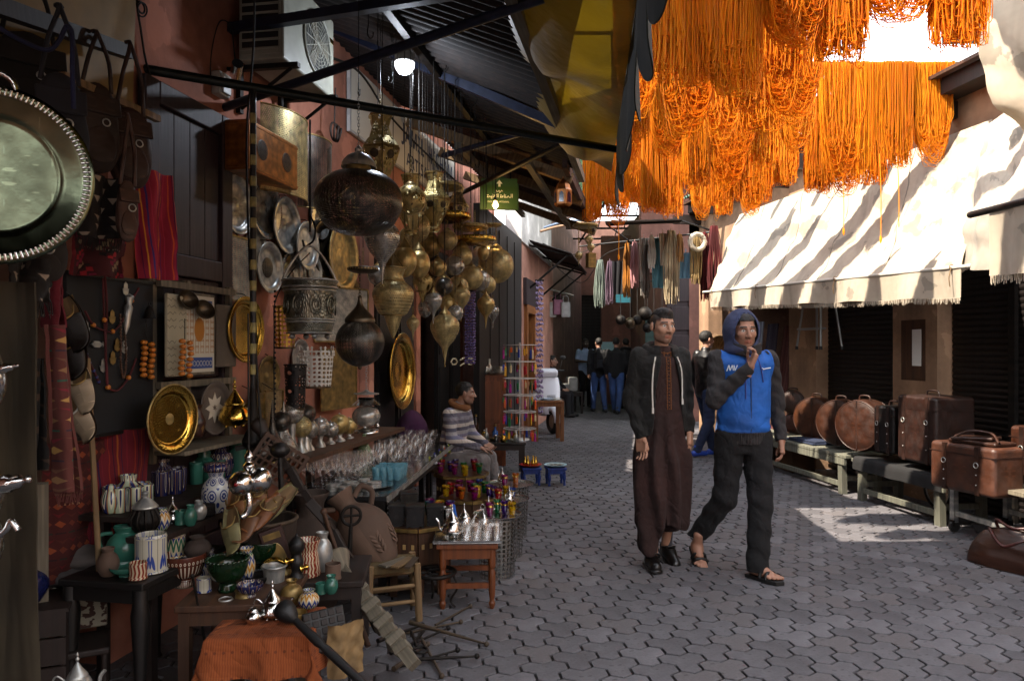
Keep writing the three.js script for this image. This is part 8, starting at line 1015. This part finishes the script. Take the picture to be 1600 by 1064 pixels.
const tong=solo('iron_tongs','pair of black iron tongs with ring handles in the scrap pile','tongs',[tor(0.035,0.007,0,0.01,0,Math.PI / 2),tor(0.035,0.007,0.08,0.01,0.02,Math.PI / 2),bar([0.03,0.012,-0.02],[0.16,0.012,-0.2],0.008),bar([0.07,0.012,-0.01],[0.1,0.012,-0.22],0.008)],M.iron,G(630,1030).setY(0.03),0.4);
const lid=teapot('silver_teapot','silver and gold teapot lid peeping up beside the black table legs',P(120,1092,2.5),0.05,M.silverSoft,0.4);
}
// shelf with pierced balls and lamps, glass table
const glassM=new THREE.MeshPhysicalMaterial({color:0xffffff,roughness:0.0,transmission:1,thickness:0,ior:1.5,side:THREE.DoubleSide});
const tint=c=>new THREE.MeshPhysicalMaterial({color:c,roughness:0.08,transmission:0.75,thickness:0,ior:1.5,side:THREE.DoubleSide});
{
const sf=thing('wall_shelf','long wooden shelf on the pink wall under the pierced balls','shelf',[WALLA,0,0],TH);part(sf,'plank',seg(4.75,6.6,0.8,0.83,0.01,0.45),M.woodMid);for(const d of [4.8,5.6,6.5])part(sf,'bracket',seg(d,d + 0.04,0.5,0.8,0.004,0.06),M.woodMid);
const stand_=(label,u,v,r,m,type)=>{const p=P(u,v,1),d=wallD(u,0.28),q=P(u,v,d),R_=px(r,d),base=0.83,t=thing('table_lamp',label,'lamp',[q.x,base,q.z],rr(0,3),'pierced lamps on the wall shelf');const h=Math.max(0.03,q.y - R_ - base + 0.004);if(type==='drop'){part(t,'shade',lathe([[0.003,R_*4.4],[R_*0.14,R_*3.4],[R_*0.3,R_*2.2],[R_*0.85,R_*1.2],[R_,R_*0.7],[R_*0.7,R_*0.15],[R_*0.4,0]],28,34),m);part(t,'base',cyl(R_*0.5,R_*0.4,0.02,0,-0.002 + 0.002,0,20),M.brassOld);}else{part(t,'shade',sph(R_,0,R_ + h,0,32,22),m);part(t,'base',lathe([[R_*0.6,0],[R_*0.6,0.01],[R_*0.25,h*0.6],[R_*0.35,h + 0.01]],22),M.silverSoft);part(t,'knob',sph(R_*0.09,0,R_*2.05 + h,0,8,6),M.silverSoft);}return t;};
stand_('tall bronze teardrop lamp beside the taped pole on the shelf',405,700,24,M.bronzePierced,'drop');stand_('second bronze teardrop lamp with long neck',425,695,22,M.bronzePierced,'drop');stand_('silver teardrop lamp at the front of the shelf',443,705,20,M.silverPierced,'drop');
[[456,646,18,'silver pierced ball lamp nearest the white lattice lantern',M.silverPierced],[478,648,15,'bronze pierced ball lamp behind two silver ones',M.bronzePierced],[470,668,17,'brass pierced ball lamp low in the row',M.brassPierced],[482,672,16,'silver pierced ball lamp low in the row',M.silverPierced],[500,668,15,'silver pierced ball lamp in the middle of the shelf',M.silverPierced],[516,672,13,'small silver ball lamp right of the shelf middle',M.silverPierced],[530,664,16,'plain brass ball lamp near the end of the shelf',M.brass],[545,668,13,'small plain brass ball lamp at the shelf end',M.brass],[438,660,16,'dull bronze ball lamp behind the silver teardrop',M.bronzePierced]].forEach(([u,v,r,l,m])=>stand_(l,u,v,r,m));
const pl=thing('plate_lantern','silver lantern stacked from plates and pierced bowl under the bronze globe','lantern',P(572,650,4.6),0.2),r=px(22,4.6);part(pl,'bowl',sph(r,0,0,0,30,20,[1,0.78,1]),M.silverPierced);part(pl,'collar',lathe([[r*1.05,r*0.8],[r*0.6,r*1.15],[r*0.55,r*1.3],[r*0.62,r*0.85]],28),M.silver);part(pl,'rim_plate',lathe([[r*0.9,r*1.55],[r*0.86,r*1.62],[r*0.3,r*1.7],[0.003,r*1.9]],28),M.silverSoft);part(pl,'foot',lathe([[r*0.9,-r*1.15],[r*0.85,-r*0.95],[r*0.3,-r*0.85]],26),M.silver);part(pl,'chain',chain(0.25),M.silverSoft).position.y=r*1.85;
const gt=table('display_table','long black display table crowded with clear glassware',[-1.0,0,-5.9],Math.atan(-0.08),0.66,0.61,2.65,M.woodBlack,{top:mat(0x2a2c2e,0.12,0.1)});part(gt,'edge_strip',box(0.012,0.035,2.66,0.337,0.594,0),M.silverSoft);
const onT=(s,t)=>V(-1.0 + s*0.28 + 0.1*t,0.61,-5.9 - t*1.25);
const wineG=prep(lathe([[0.001,0.001],[0.032,0.001],[0.03,0.004],[0.005,0.01],[0.004,0.08],[0.012,0.09],[0.032,0.115],[0.036,0.14],[0.031,0.185],[0.0295,0.185],[0.034,0.14],[0.03,0.117],[0.001,0.094]],18)),tumG=prep(lathe([[0.001,0.003],[0.026,0.001],[0.034,0.09],[0.0325,0.09],[0.025,0.008],[0.001,0.008]],16)),bigG=prep(lathe([[0.001,0.001],[0.036,0.001],[0.006,0.01],[0.005,0.07],[0.03,0.085],[0.052,0.12],[0.048,0.16],[0.04,0.18],[0.0385,0.18],[0.05,0.12],[0.001,0.088]],20));
const proto={},blueG=tint(0x9fd4e0);
const addG=(name,label,g,m,p,grp)=>solo(name,label,'glass',g,m,p,0,grp);
for(let i=0;i<6;i++)for(let j=0;j<7;j++){if((i*3 + j)% 11===10)continue;const p=onT(-0.85 + j*0.19 + rr(-0.03,0.03),-0.9 + i*0.085 + rr(-0.015,0.015));addG('wine_glass','clear stemmed glass in the dense rows at the table end',wineG,glassM,p,'stemmed glasses in rows');}
for(let i=0;i<5;i++)for(let j=0;j<3;j++)addG('goblet','round clear goblet with silver band in the middle of the table',bigG,glassM,onT(0.02 + j*0.36 + rr(-0.04,0.04),-0.42 + i*0.26 + rr(-0.03,0.03)),'round goblets');
for(let i=0;i<3;i++)for(let j=0;j<4;j++)addG('tumbler','pale blue glass tumbler at the open edge of the table',tumG,blueG,onT(0.42 + j*0.17,-0.62 + i*0.075),'blue tumblers');
for(let i=0;i<8;i++)for(let j=0;j<4;j++){if((i + j*2)% 7===6)continue;addG('tumbler','clear glass tumbler at the far end of the table',tumG,glassM,onT(-0.8 + j*0.5 + rr(-0.05,0.05),0.15 + i*0.1 + rr(-0.02,0.02)),'clear tumblers');}
const tinG=prep(merge(cyl(0.036,0.036,0.012,0,0.007,0,18),tor(0.036,0.003,0,0.007,0,Math.PI / 2,0,5,18)));for(let i=0;i<3;i++)for(let j=0;j<4;j++)for(let k=0;k<3;k++){if(k===2&&(i + j)% 2)continue;const p=onT(-0.25 + j*0.28,-0.93 + i*0.075);p.y +=k*0.0155;solo('coaster','small round silver coaster stacked at the front of the table','coaster',tinG,M.silverSoft,p,0,'stacked silver coasters');}
const hkT=(label,s,t,m)=>{const q=thing('hookah_vase',label,'vase',onT(s,t),0);part(q,'bulb',lathe([[0.001,0.002],[0.06,0.002],[0.075,0.05],[0.05,0.12],[0.02,0.2],[0.018,0.26],[0.024,0.27]],24,30),m);part(q,'stem',lathe([[0.014,0.27],[0.02,0.29],[0.012,0.31],[0.02,0.34],[0.012,0.36],[0.018,0.4],[0.002,0.42]],16,26),M.silver);return q;};
hkT('pale green glass hookah vase behind the stemmed glasses',-0.6,-0.05,tint(0xb9cda8));hkT('clear hookah vase with silver rings beside the green one',-0.35,0.05,glassM);
const tray=thing('oval_tray','silver oval tray under the front tumblers','tray',onT(0.5,-0.8),0.1);part(tray,'plate',lathe([[0.001,0.002],[0.12,0.002],[0.15,0.012],[0.147,0.014],[0.12,0.005],[0.001,0.005]],36),M.silver);
const tcol=[0x9aa51e,0xb9b9c0,0x3a3f98,0x8a8f1c,0x4a3a9a,0xb04428,0xc9c5bb];for(let i=0;i<9;i++){const p=onT(0.98 +(i % 2)*0.1,0.18 + i*0.09);p.y=0.6;solo('tassel',['lime yellow','white','blue','olive','violet','orange','cream'][i % 7] + ' silk tassel hanging over the table edge','tassel',lathe([[0.001,0.03],[0.008,0.025],[0.006,0.012],[0.014,-0.02],[0.02,-0.05],[0.001,-0.05]],10),cloth(tcol[i % 7]),p.add(V(0.02,0,0)),0,'silk tassels');}
}
// low inlaid tables with boxes, coloured tea glasses and trays
{
function hexTable(label,p,r,h){const t=thing('inlaid_table',label,'table',p,0.2);const hx=(a,y0,y1)=>{const g=lathe([[0.001,y0],[a,y0],[a,y1],[0.001,y1]],8).toNonIndexed();g.computeVertexNormals();return g;};part(t,'top',hx(r,h - 0.03,h),mat(0x4a2f18,0.35,0,{map:woodT}));part(t,'inlay_edge',Array.from({length:8},(_,i)=>{const a=(i + 0.5)*0.785;return box(r*0.74,0.022,0.006,r*0.93*Math.sin(a),h - 0.015,r*0.93*Math.cos(a),0,a);}),M.brassOld);for(let i=0;i<8;i++){const a=(i + 0.5)*0.785,q=part(t,'side_panel',prep(extr([[-r*0.33,0],[-r*0.2,0],[-r*0.18,h*0.3],[0,h*0.46],[r*0.18,h*0.3],[r*0.2,0],[r*0.33,0],[r*0.33,h - 0.032],[-r*0.33,h - 0.032]],0.012)),M.woodMid);q.position.set(r*0.8*Math.sin(a),0,r*0.8*Math.cos(a));q.rotation.y=a;for(let k=0;k<3;k++)part(q,'bone_inlay',box(0.018,0.03,0.003,(k - 1)*r*0.22,h*0.72,0.0145),mat(0xa88a58,0.4));}return t;}
const h1=V(-0.62,0,-4.72),h2=V(-0.33,0,-5.55),h3=V(-0.44,0,-6.4);
hexTable('octagonal bone inlaid table under the black filigree boxes',h1,0.25,0.43);hexTable('octagonal inlaid table under the coloured tea glasses',h2,0.22,0.42);hexTable('farther octagonal inlaid table with glass tray by the seated person',h3,0.24,0.45);
const filig=c=>mat(c,0.5,0.3,{alphaMap:pierceB,alphaTest:0.5});const lb=(label,x,z,y,s,h,m,a)=>{const t=thing('filigree_box',label,'box',[x,y,z],a);for(let i=0;i<4;i++){const q=part(t,'side',box(s,h,0.006,0,h / 2,s / 2 - 0.003),m);q.rotation.y=i*Math.PI / 2;}part(t,'lid',rbox(s + 0.008,0.012,s + 0.008,0.003,0,h + 0.006,0),m===0?m:M.black);part(t,'lining',box(s - 0.016,h - 0.006,s - 0.016,0,h / 2 + 0.001,0),M.woodBlack);return t;};
lb('white filigree box at the corner of the inlaid table',-0.8,-4.66,0.43,0.09,0.13,mat(0xb9b9b4,0.6,0,{alphaMap:fretA,alphaTest:0.5}),0.2);lb('black filigree box beside the white one',-0.72,-4.58,0.43,0.1,0.12,filig(0x111113),0.15);lb('second black filigree box in the row',-0.6,-4.56,0.43,0.11,0.12,filig(0x131316),0.1);lb('black filigree box at the table front corner',-0.48,-4.6,0.43,0.1,0.11,filig(0x0f0f10),0.05);lb('brown pierced box behind the black boxes',-0.68,-4.82,0.43,0.11,0.15,M.bronzePierced,0.2);
const teaG=prep(lathe([[0.001,0.002],[0.02,0.001],[0.022,0.03],[0.03,0.085],[0.0285,0.085],[0.0205,0.03],[0.001,0.006]],14)),bandG=prep(lathe([[0.0275,0.06],[0.0292,0.072]],14)),cols=[[0xc01c1c,'red'],[0x138a4a,'green'],[0x9a1474,'magenta'],[0x4a1c8a,'purple'],[0xd8b818,'yellow'],[0xd07818,'orange'],[0x1c50a8,'blue']].map(([c,n])=>[tint(c),n]);
const tea=(p,k,where,grp)=>{const t=thing('tea_glass',cols[k][1] + ' tea glass with gilt band ' + where,'glass',p,0,grp);part(t,'cup',teaG,cols[k][0]);part(t,'gilt_band',bandG,M.brassShine);return t;};
const pick=[1,2,2,4,0,1,5,2,3,4,6,2,1,3,0,2,3];let n=0;
for(let i=0;i<12;i++){const a=i*2.4,r=0.05 + 0.035*Math.sqrt(i)*1.2;tea(V(h2.x + r*Math.cos(a),0.425,h2.z + r*Math.sin(a)),pick[n++ % 17],'on the octagonal inlaid table','coloured tea glasses on the inlaid table');}
for(let i=0;i<10;i++){const a=i*2.4 + 1,r=0.04 + 0.06*Math.sqrt(i);tea(V(h3.x + r*Math.cos(a),0.455,h3.z + r*Math.sin(a)),pick[n++ % 17],'by the seated person','coloured tea glasses by the seated person');}
for(let i=0;i<7;i++)tea(V(-0.55 +(i % 3)*0.07,0.43,-4.85 - Math.floor(i / 3)*0.05 +(i % 2)*0.012),pick[n++ % 17],'behind the filigree boxes','coloured tea glasses behind the boxes');
const tin2=solo('silver_tin','short round silver tin at the edge of the inlaid table','tin',[cyl(0.045,0.045,0.07,0,0.036,0,22),tor(0.045,0.003,0,0.07,0,Math.PI / 2)],M.silver,[-0.42,0.43,-4.74]);
const ft=table('carved_table','small carved reddish wood table with slim turned legs',[-0.27,0,-4.5],0.04,0.36,0.385,0.42,M.woodWarm,{turned:1,stretch:1});
const tr=thing('square_tray','square polished silver tray on the carved table','tray',[-0.27,0.389,-4.5],0.04);part(tr,'plate',rbox(0.4,0.008,0.44,0.003,0,0.004,0),M.silver);part(tr,'rim',[box(0.4,0.012,0.006,0,0.013,0.217),box(0.4,0.012,0.006,0,0.013,-0.217),box(0.006,0.012,0.428,0.197,0.013,0),box(0.006,0.012,0.428,-0.197,0.013,0)],M.silver);
const tp=teapot('silver_teapot','large silver teapot with blue tassel on the square tray',[-0.36,0.398,-4.42],0.062,M.silver,2.9);part(tp,'tassel',lathe([[0.001,0.19],[0.008,0.185],[0.014,0.15],[0.024,0.11],[0.001,0.11]],10).translate(0.0,0,0.03),cloth(0x1a5fc0));teapot('silver_teapot','slimmer silver teapot behind the tasselled one',[-0.3,0.398,-4.62],0.05,M.silver,0.4);teapot('silver_teapot','small silver sugar pot at the back of the square tray',[-0.18,0.398,-4.66],0.036,M.silver,1.4);
const clr=prep(lathe([[0.001,0.002],[0.022,0.001],[0.028,0.08],[0.0268,0.08],[0.021,0.007],[0.001,0.007]],14));for(let i=0;i<4;i++)for(let j=0;j<4;j++)solo('tumbler','small clear tea glass on the square silver tray','glass',clr,glassM,[-0.27 + i*0.062,0.398,-4.34 - j*0.07 +(i % 2)*0.02],0,'clear tea glasses on the square tray');
const rs=(label,x,z,h,r)=>{const t=thing('tray_stand',label,'tray',[x,0,z],0);part(t,'stand',cyl(r*0.7,r*0.8,h - 0.02,0,(h - 0.02)/ 2,0,28,0,0,true),metal(0xb6b4ac,0.25,{alphaMap:fretA,alphaTest:0.5}));part(t,'tray',lathe([[0.001,h - 0.018],[r*0.9,h - 0.018],[r,h],[r*0.97,h],[r*0.88,h - 0.012],[0.001,h - 0.012]],36),M.silver);return t;};
rs('round silver tray on a pierced silver stand past the square tray',-0.1,-4.95,0.42,0.17);rs('second round silver tray on pierced stand holding coloured pots',-0.05,-5.45,0.42,0.18);rs('third round silver tray on pierced stand near the inlaid tables',-0.02,-6.0,0.43,0.2);
[[-0.15,-4.92,0.42,2],[-0.05,-4.98,0.42,3],[-0.1,-5.02,0.42,1],[-0.1,-5.4,0.42,0],[0.0,-5.45,0.42,6],[-0.04,-5.52,0.42,4],[-0.06,-5.95,0.43,2],[0.03,-6.02,0.43,5],[0.0,-4.95,0.42,4],[-0.14,-5.5,0.42,3]].forEach(([x,z,y,k])=>tea(V(x,y - 0.01,z),k,'on the round silver trays','coloured tea glasses on the round trays'));
teapot('silver_teapot','tiny silver teapot on the second round tray',[-0.02,0.412,-5.36],0.036,M.silver,1);teapot('silver_teapot','tiny silver teapot on the third round tray',[-0.08,0.422,-6.05],0.04,M.silver,2.2);teapot('silver_teapot','tiny silver teapot on the first round tray',[-0.16,0.412,-5.0],0.036,M.silver,0.2);
}
// farther stalls and street things
{
const sp=V((712 - 800)/ F*7.25,0,-7.25),ch=thing('chair','dark wooden chair under the seated person in the striped hoodie','chair',sp,1.2);ch.scale.setScalar(0.87);part(ch,'seat',rbox(0.42,0.04,0.4,0.012,0,0.385,-0.08),M.woodMid);for(const x of [-0.18,0.18]){part(ch,'leg',box(0.035,0.37,0.035,x,0.185,0.08),M.woodDark);part(ch,'leg',box(0.035,0.8,0.035,x,0.4,-0.26),M.woodDark);}part(ch,'backrest',box(0.34,0.12,0.02,0,0.7,-0.27),M.woodDark);
const bp=solo('purple_bag','mottled purple cloth bundle behind the seated person','bundle',sheet((a,b)=>{const A=a*6.28,k=Math.pow(Math.sin(b*3.1),0.6)*(1 + 0.2*fbm(Math.cos(A)*2,b*3,Math.sin(A)*2));return [0.16*k*Math.cos(A),0.4*b,0.13*k*Math.sin(A)];},24,16),cloth(0x4a2146),[-1.02,0.5,-7.5]);
const sb=table('side_table','small black stand under the purple bundle',[-1.02,0,-7.5],TH,0.36,0.5,0.36,M.woodBlack,{});
const tb=table('display_table','dark table of small silver pieces past the seated person',[-0.3,0,-8.75],0.02,0.9,0.46,0.85,M.woodDark,{top:mat(0x22201e,0.2)});
const brass=[M.silver,M.brassShine,M.silverSoft,M.brassOld];
const small=[['small silver cup',[[0.001,0],[0.03,0],[0.02,0.02],[0.035,0.07],[0.03,0.07]]],['squat brass pot',[[0.001,0],[0.03,0],[0.045,0.03],[0.025,0.06],[0.03,0.07]]],['little silver bottle',[[0.001,0],[0.03,0],[0.03,0.06],[0.01,0.09],[0.012,0.13],[0.001,0.135]]],['tiny metal dish',[[0.001,0],[0.03,0],[0.055,0.02],[0.05,0.02],[0.001,0.006]]]].map(([l,p])=>[l,prep(lathe(p,16))]);
for(let i=0;i<26;i++){const k=i % 4,x=-0.68 +(i % 7)*0.12 + rr(-0.02,0.02),z=-8.42 - Math.floor(i / 7)*0.19 + rr(-0.03,0.03);solo('metal_ornament',small[k][0] + ' on the dark table past the seated person','ornament',small[k][1],brass[i % 4],[x,0.461,z],0,'small metal ornaments on the dark table');}
for(const [x,z,c,l,h] of [[-0.52,-8.5,0x10301c,'dark green',0.28],[-0.58,-8.62,0x1c2a7a,'blue',0.2],[-0.44,-8.95,0x2a1408,'brown',0.24],[-0.2,-8.75,0x3a62a8,'light blue',0.14]]){const t=thing('bottle',l + ' bottle standing on the dark table','bottle',[x,0.461,z],0);part(t,'glass',lathe([[0.001,0],[0.035,0],[0.035,h*0.55],[0.013,h*0.72],[0.013,h],[0.001,h]],16),mat(c,0.12));part(t,'cap',cyl(0.016,0.016,0.03,0,h + 0.012,0,10),M.brassOld);}
const cp=P(812,692,8.6);const st=thing('key_ring_stand','tall white wire stand hung with colourful key rings','stand',[cp.x,0.461,cp.z],0.3),H=px(152,8.6),ww=mat(0xb9b9b6,0.4,0.3);part(st,'pole',bar([0,0,0],[0,H,0],0.009),ww);part(st,'base',cyl(0.12,0.11,0.012,0,0.006,0,20),ww);
const kc=[0xb01c2a,0xd8a01c,0x1c6a3a,0x7a4a1c,0x1c3a9a,0x9a1c7a,0xc9b48a,0xd05a1c].map(c=>mat(c,0.4)),kg=prep(merge(rbox(0.028,0.07,0.014,0.006,0,-0.075,0),tor(0.009,0.0018,0,-0.032,0,0,0,4,10),bar([0,-0.024,0],[0,0,0],0.0015,0.0015,4)));
for(let k=0;k<6;k++){const y=H - 0.03 - k*0.195;part(st,'ring',[tor(0.19,0.004,0,y,0,Math.PI / 2),...[0,1,2].map(i=>bar([-0.19*Math.cos(i*1.05),y,-0.19*Math.sin(i*1.05)],[0.19*Math.cos(i*1.05),y,0.19*Math.sin(i*1.05)],0.003,0.003,5))],ww);for(let i=0;i<13;i++){const a=i / 13*6.28 + k,q=part(st,'key_ring',kg,kc[(i*3 + k*5)% 8]);q.position.set(0.19*Math.cos(a),y,0.19*Math.sin(a));q.rotation.y=a;q.scale.y=0.8 + 0.7*((i*7 + k)% 5)/ 4;}}
const cab=solo('brown_cabinet','plain brown wooden cabinet beside the black folded doors','cabinet',[box(0.36,1.15,0.4,0,0.575,0),box(0.38,0.03,0.42,0,1.165,0),box(0.3,0.5,0.01,0,0.85,0.206),box(0.3,0.42,0.01,0,0.34,0.206)],M.woodWarm,[-0.28,0,-9.75],0.1);
for(let i=0;i<6;i++)solo('metal_ornament','pewter jug on the brown cabinet','jug',small[i % 4][1],M.silverSoft,[-0.4 + i*0.05,1.18,-9.7 +(i % 2)*0.06],0,'pewter pieces on the brown cabinet').scale.setScalar(1.6);
solo('yellow_book','bright yellow book standing on the brown cabinet','book',[box(0.1,0.22,0.03,0,0.11,0),box(0.094,0.03,0.032,0,0.15,0)],mat(0xc79a14,0.5),[-0.42,1.18,-9.6],0.2);
const blu=mat(0x1a47b0,0.5,0,{map:woodT,bumpMap:woodB,bumpScale:0.001});
[[829,'with gilt ornaments on a red plate',0x8a1c1c],[868,'with a blue painted plate of trinkets',0x9fc4d0]].forEach(([u,l,c],i)=>{const p=G(u,757),t=thing('blue_stool','bright blue painted low stool ' + l,'stool',p,0.15);part(t,'top',rbox(0.22,0.03,0.2,0.008,0,0.185,0),blu);part(t,'apron',box(0.19,0.04,0.17,0,0.15,0),blu);for(const x of [-0.085,0.085])for(const z of [-0.075,0.075])part(t,'leg',lathe([[0.016,0],[0.012,0.04],[0.02,0.08],[0.014,0.13],[0.018,0.15]],10,14).translate(x,0,z),blu);const d=thing('plate',(i?'pale blue':'dark red')+ ' plate on the blue stool','plate',[p.x,0.201,p.z],0);part(d,'dish',lathe([[0.001,0.003],[0.08,0.003],[0.13,0.025],[0.126,0.027],[0.001,0.008]],28),mat(c,0.3));for(let k=0;k<6;k++)solo('metal_ornament',i?'small flat trinket on the pale blue plate':'small gilt figure on the dark red plate','ornament',small[i?3:2][1],brass[i?2:1],[p.x + 0.06*Math.cos(k*1.05),0.21,p.z + 0.06*Math.sin(k*1.05)],0,i?'trinkets on the pale blue plate':'gilt figures on the dark red plate').scale.setScalar(0.8);});
const bt=table('wooden_table','tan wooden table with papers in front of the scooter',G(856,690).add(V(0,0,-0.25)),0.1,0.5,0.66,0.5,M.woodOrange,{leg:0.06});for(let i=0;i<7;i++)solo('paper','printed leaflet lying on the tan table','paper',box(0.2,0.004,0.15,0,0,0),mat([0xb5c0cf,0x8fa4c0,0xc4c4bc][i % 3],0.7),[bt.position.x + rr(-0.15,0.15),0.665 + i*0.005,bt.position.z + rr(-0.12,0.12)],rr(0,2),'leaflets on the tan table');
const sc=thing('scooter','white motor scooter parked nose outward by the facade','scooter',V((853 - 800)/ F*13.4,0,-13.4),0.35),sw=mat(0xc9cdd6,0.3);const sheath=(w0,w1,y0,y1,z0,z1)=>sheet((u,v)=>{const a=(u - 0.5)*2.4,w=mixn(w0,w1,v);return [w*Math.sin(a),mixn(y0,y1,v),mixn(z0,z1,v)- 0.12*(1 - Math.cos(a))];},16,10);
part(sc,'front_shield',thick((u,v)=>{const a=(u - 0.5)*2.4,w=mixn(0.14,0.25,Math.sin(v*2.2));return [w*Math.sin(a),mixn(0.35,1.0,v),mixn(0.28,0.14,v)- 0.12*(1 - Math.cos(a))];},16,12,0.02),sw);part(sc,'handlebar_cowl',rbox(0.36,0.16,0.16,0.06,0,1.08,0.1,0.3,0,0,3),sw);const hl=part(sc,'headlight',sph(0.06,0,1.07,0.18,14,10,[1.3,0.8,0.5]),glassM);part(sc,'handlebar',[bar([-0.34,1.12,0.05],[0.34,1.12,0.05],0.015)],M.rubber);for(const s of [-1,1])part(sc,'mirror',[bar([s*0.25,1.13,0.05],[s*0.32,1.32,0.02],0.006),sph(0.05,s*0.33,1.36,0.02,12,8,[1.2,0.8,0.3])],M.rubber);
part(sc,'mudguard',[at(prep(new THREE.TorusGeometry(0.22,0.06,10,20,2.2)),0,0.22,0.3,0,-1.57,0)],sw);for(const z of [0.32,-0.9]){const w=part(sc,'wheel',at(tor(0.17,0.055,0,0,0,0,1.57,10,26),0,0.225,z),M.rubber);part(w,'rim',at(cyl(0.12,0.12,0.05,0,0,0,18,0,1.57),0,0.225,z),M.silverSoft);}part(sc,'floorboard',rbox(0.3,0.06,0.5,0.02,0,0.34,-0.1),sw);part(sc,'seat',rbox(0.28,0.12,0.6,0.05,0,0.8,-0.6,0,0,0,3),M.rubber);part(sc,'rear_body',rbox(0.34,0.4,0.6,0.1,0,0.56,-0.65,0,0,0,3),sw);part(sc,'grille',[0,1,2].map(i=>box(0.16,0.012,0.01,0,0.62 + i*0.03,0.262 - i*0.006)),M.rubber);
const lm=mat(0x8fa0b4,0.4,0.4);[[905,345,12.9,0],[903,352,11.8,1]].forEach(([u,v,d,k])=>{const p=P(u,v,d),t=thing('street_lamp',k?'brownish street lamp head on a thin arm near the pendant lantern':'blue grey street lamp head reaching from the pale facade','street lamp',p,k?0.2:0);part(t,'head',[sph(0.11,0,0,0,16,10,[2.0,0.55,0.9]),box(0.2,0.03,0.12,0,-0.04,0)],k?M.beige:lm);part(t,'arm',tube([[-0.18,0,0],[-0.4,-0.05,0],[-0.62,-0.12,0]],0.02,14,8),k?M.beige:lm);});
const bead=(label,u0,u1,v0,v1,d,c)=>{const g=[];for(let i=0;i<12;i++){const u=mixn(u0,u1,i / 11),n=26;for(let j=0;j<n;j++)g.push(at(sph(px(1.3,d),0,0,0,6,4,[1,1.5,1]),...arr(P(u + Math.sin(j*2 + i)*0.5,mixn(v0,v1,(j + rnd()*0.5)/ n),d +(i % 3)*0.02))));}const t=thing('bead_curtain',label,'bead curtain',[0,0,0]);const s=part(t,'strings',g,c);s.userData.kind='stuff';part(t,'rail',bar(P(u0 - 2,v0 - 2,d),P(u1 + 2,v0 - 2,d),0.015),M.iron);return t;};
bead('purple bead strings hanging before the black folded doors',727,742,455,570,7.6,mat(0x4e3d6c,0.4));bead('lilac beads and scarves down the pale facade pillar',838,848,440,650,12.9,mat(0x86789a,0.5));
const sc2=solo('white_letters','three white carved letters standing behind the seated person','letters',[at(tor(0.035,0.01,0,0,0,0,0,5,6),-0.09,0,0),box(0.06,0.014,0.014,0,0.03,0,0,0,0.5),box(0.06,0.014,0.014,0,-0.03,0,0,0,0.5),at(tor(0.035,0.01,0,0,0,0,0,5,6),0.09,0,0)],mat(0xb9b090,0.6),P(722,565,7.9),0.4);
[[862,470,0xa9a6a0,'white tote with black pattern'],[872,466,0x9a6a80,'pink patterned tote'],[884,470,0xb0b0b0,'grey patterned tote']].forEach(([u,v,c,l])=>{const t=thing('tote_bag',l + ' hanging from the far shop rail','bag',P(u,v,16.4),0.3,'tote bags on the far rail');part(t,'body',rbox(0.22,0.34,0.05,0.02,0,-0.2,0),cloth(c,{map:bwT.clone()&&blotch}));part(t,'handle',tube([[-0.06,-0.03,0],[-0.05,0.1,0],[0.05,0.1,0],[0.06,-0.03,0]],0.008,14,5),cloth(c));});
solo('shop_rail','grey metal rail with the hanging totes','rail',[bar(P(852,450,16.2),P(896,462,16.9),0.02),bar(P(852,450,16.2),P(846,455,15.8),0.02)],M.silverSoft);
for(const [u,v,r,l] of [[985,505,9,'round leather lamp'],[996,500,8,'pale skin lamp'],[1008,490,11,'tall gourd lamp'],[1022,505,10,'dark round lamp'],[1035,500,9,'black globe lamp'],[970,500,8,'small silver globe lamp'],[1012,512,8,'squat bronze lamp']]){const t=thing('hanging_lamp',l + ' hanging among globes at the teal shutter','lamp',P(u,v,13.6),0,'globe lamps at the teal shutter'),q=px(r,13.6);part(t,'globe',sph(q,0,0,0,20,14),u % 2?M.bronze:M.iron);part(t,'cord',bar([0,q,0],[0,px(v - 440,13.6),0],0.006),M.cord);}
solo('lamp_rail','iron rail carrying the globe lamps','rail',bar(P(962,441,13.6),P(1045,438,13.6),0.015),M.iron);
solo('overhead_wire','thin black cable slung across the lane to the far facade','cable',tube([P(850,400,15),P(900,440,15.5),P(950,395,12.5),P(1000,380,11.6)],0.008,30,5),M.cord);solo('overhead_wire','second cable sagging under the street lamps','cable',tube([P(848,380,14),P(890,398,14),P(960,372,14)],0.008,30,5),M.cord);
const fl=table('low_table','small dark table with goods by the far facade',P(884,655,17.4).setY(0),0.2,0.7,0.5,0.6,M.woodDark,{});solo('white_sack','white folded sacks on the small dark far table','sack',[rbox(0.3,0.2,0.3,0.05,-0.1,0.1,0),rbox(0.25,0.35,0.25,0.05,0.15,0.175,0)],cloth(0xa9a8a4),[fl.position.x,0.5,fl.position.z],0.3);
}
renderer.render(scene,camera);
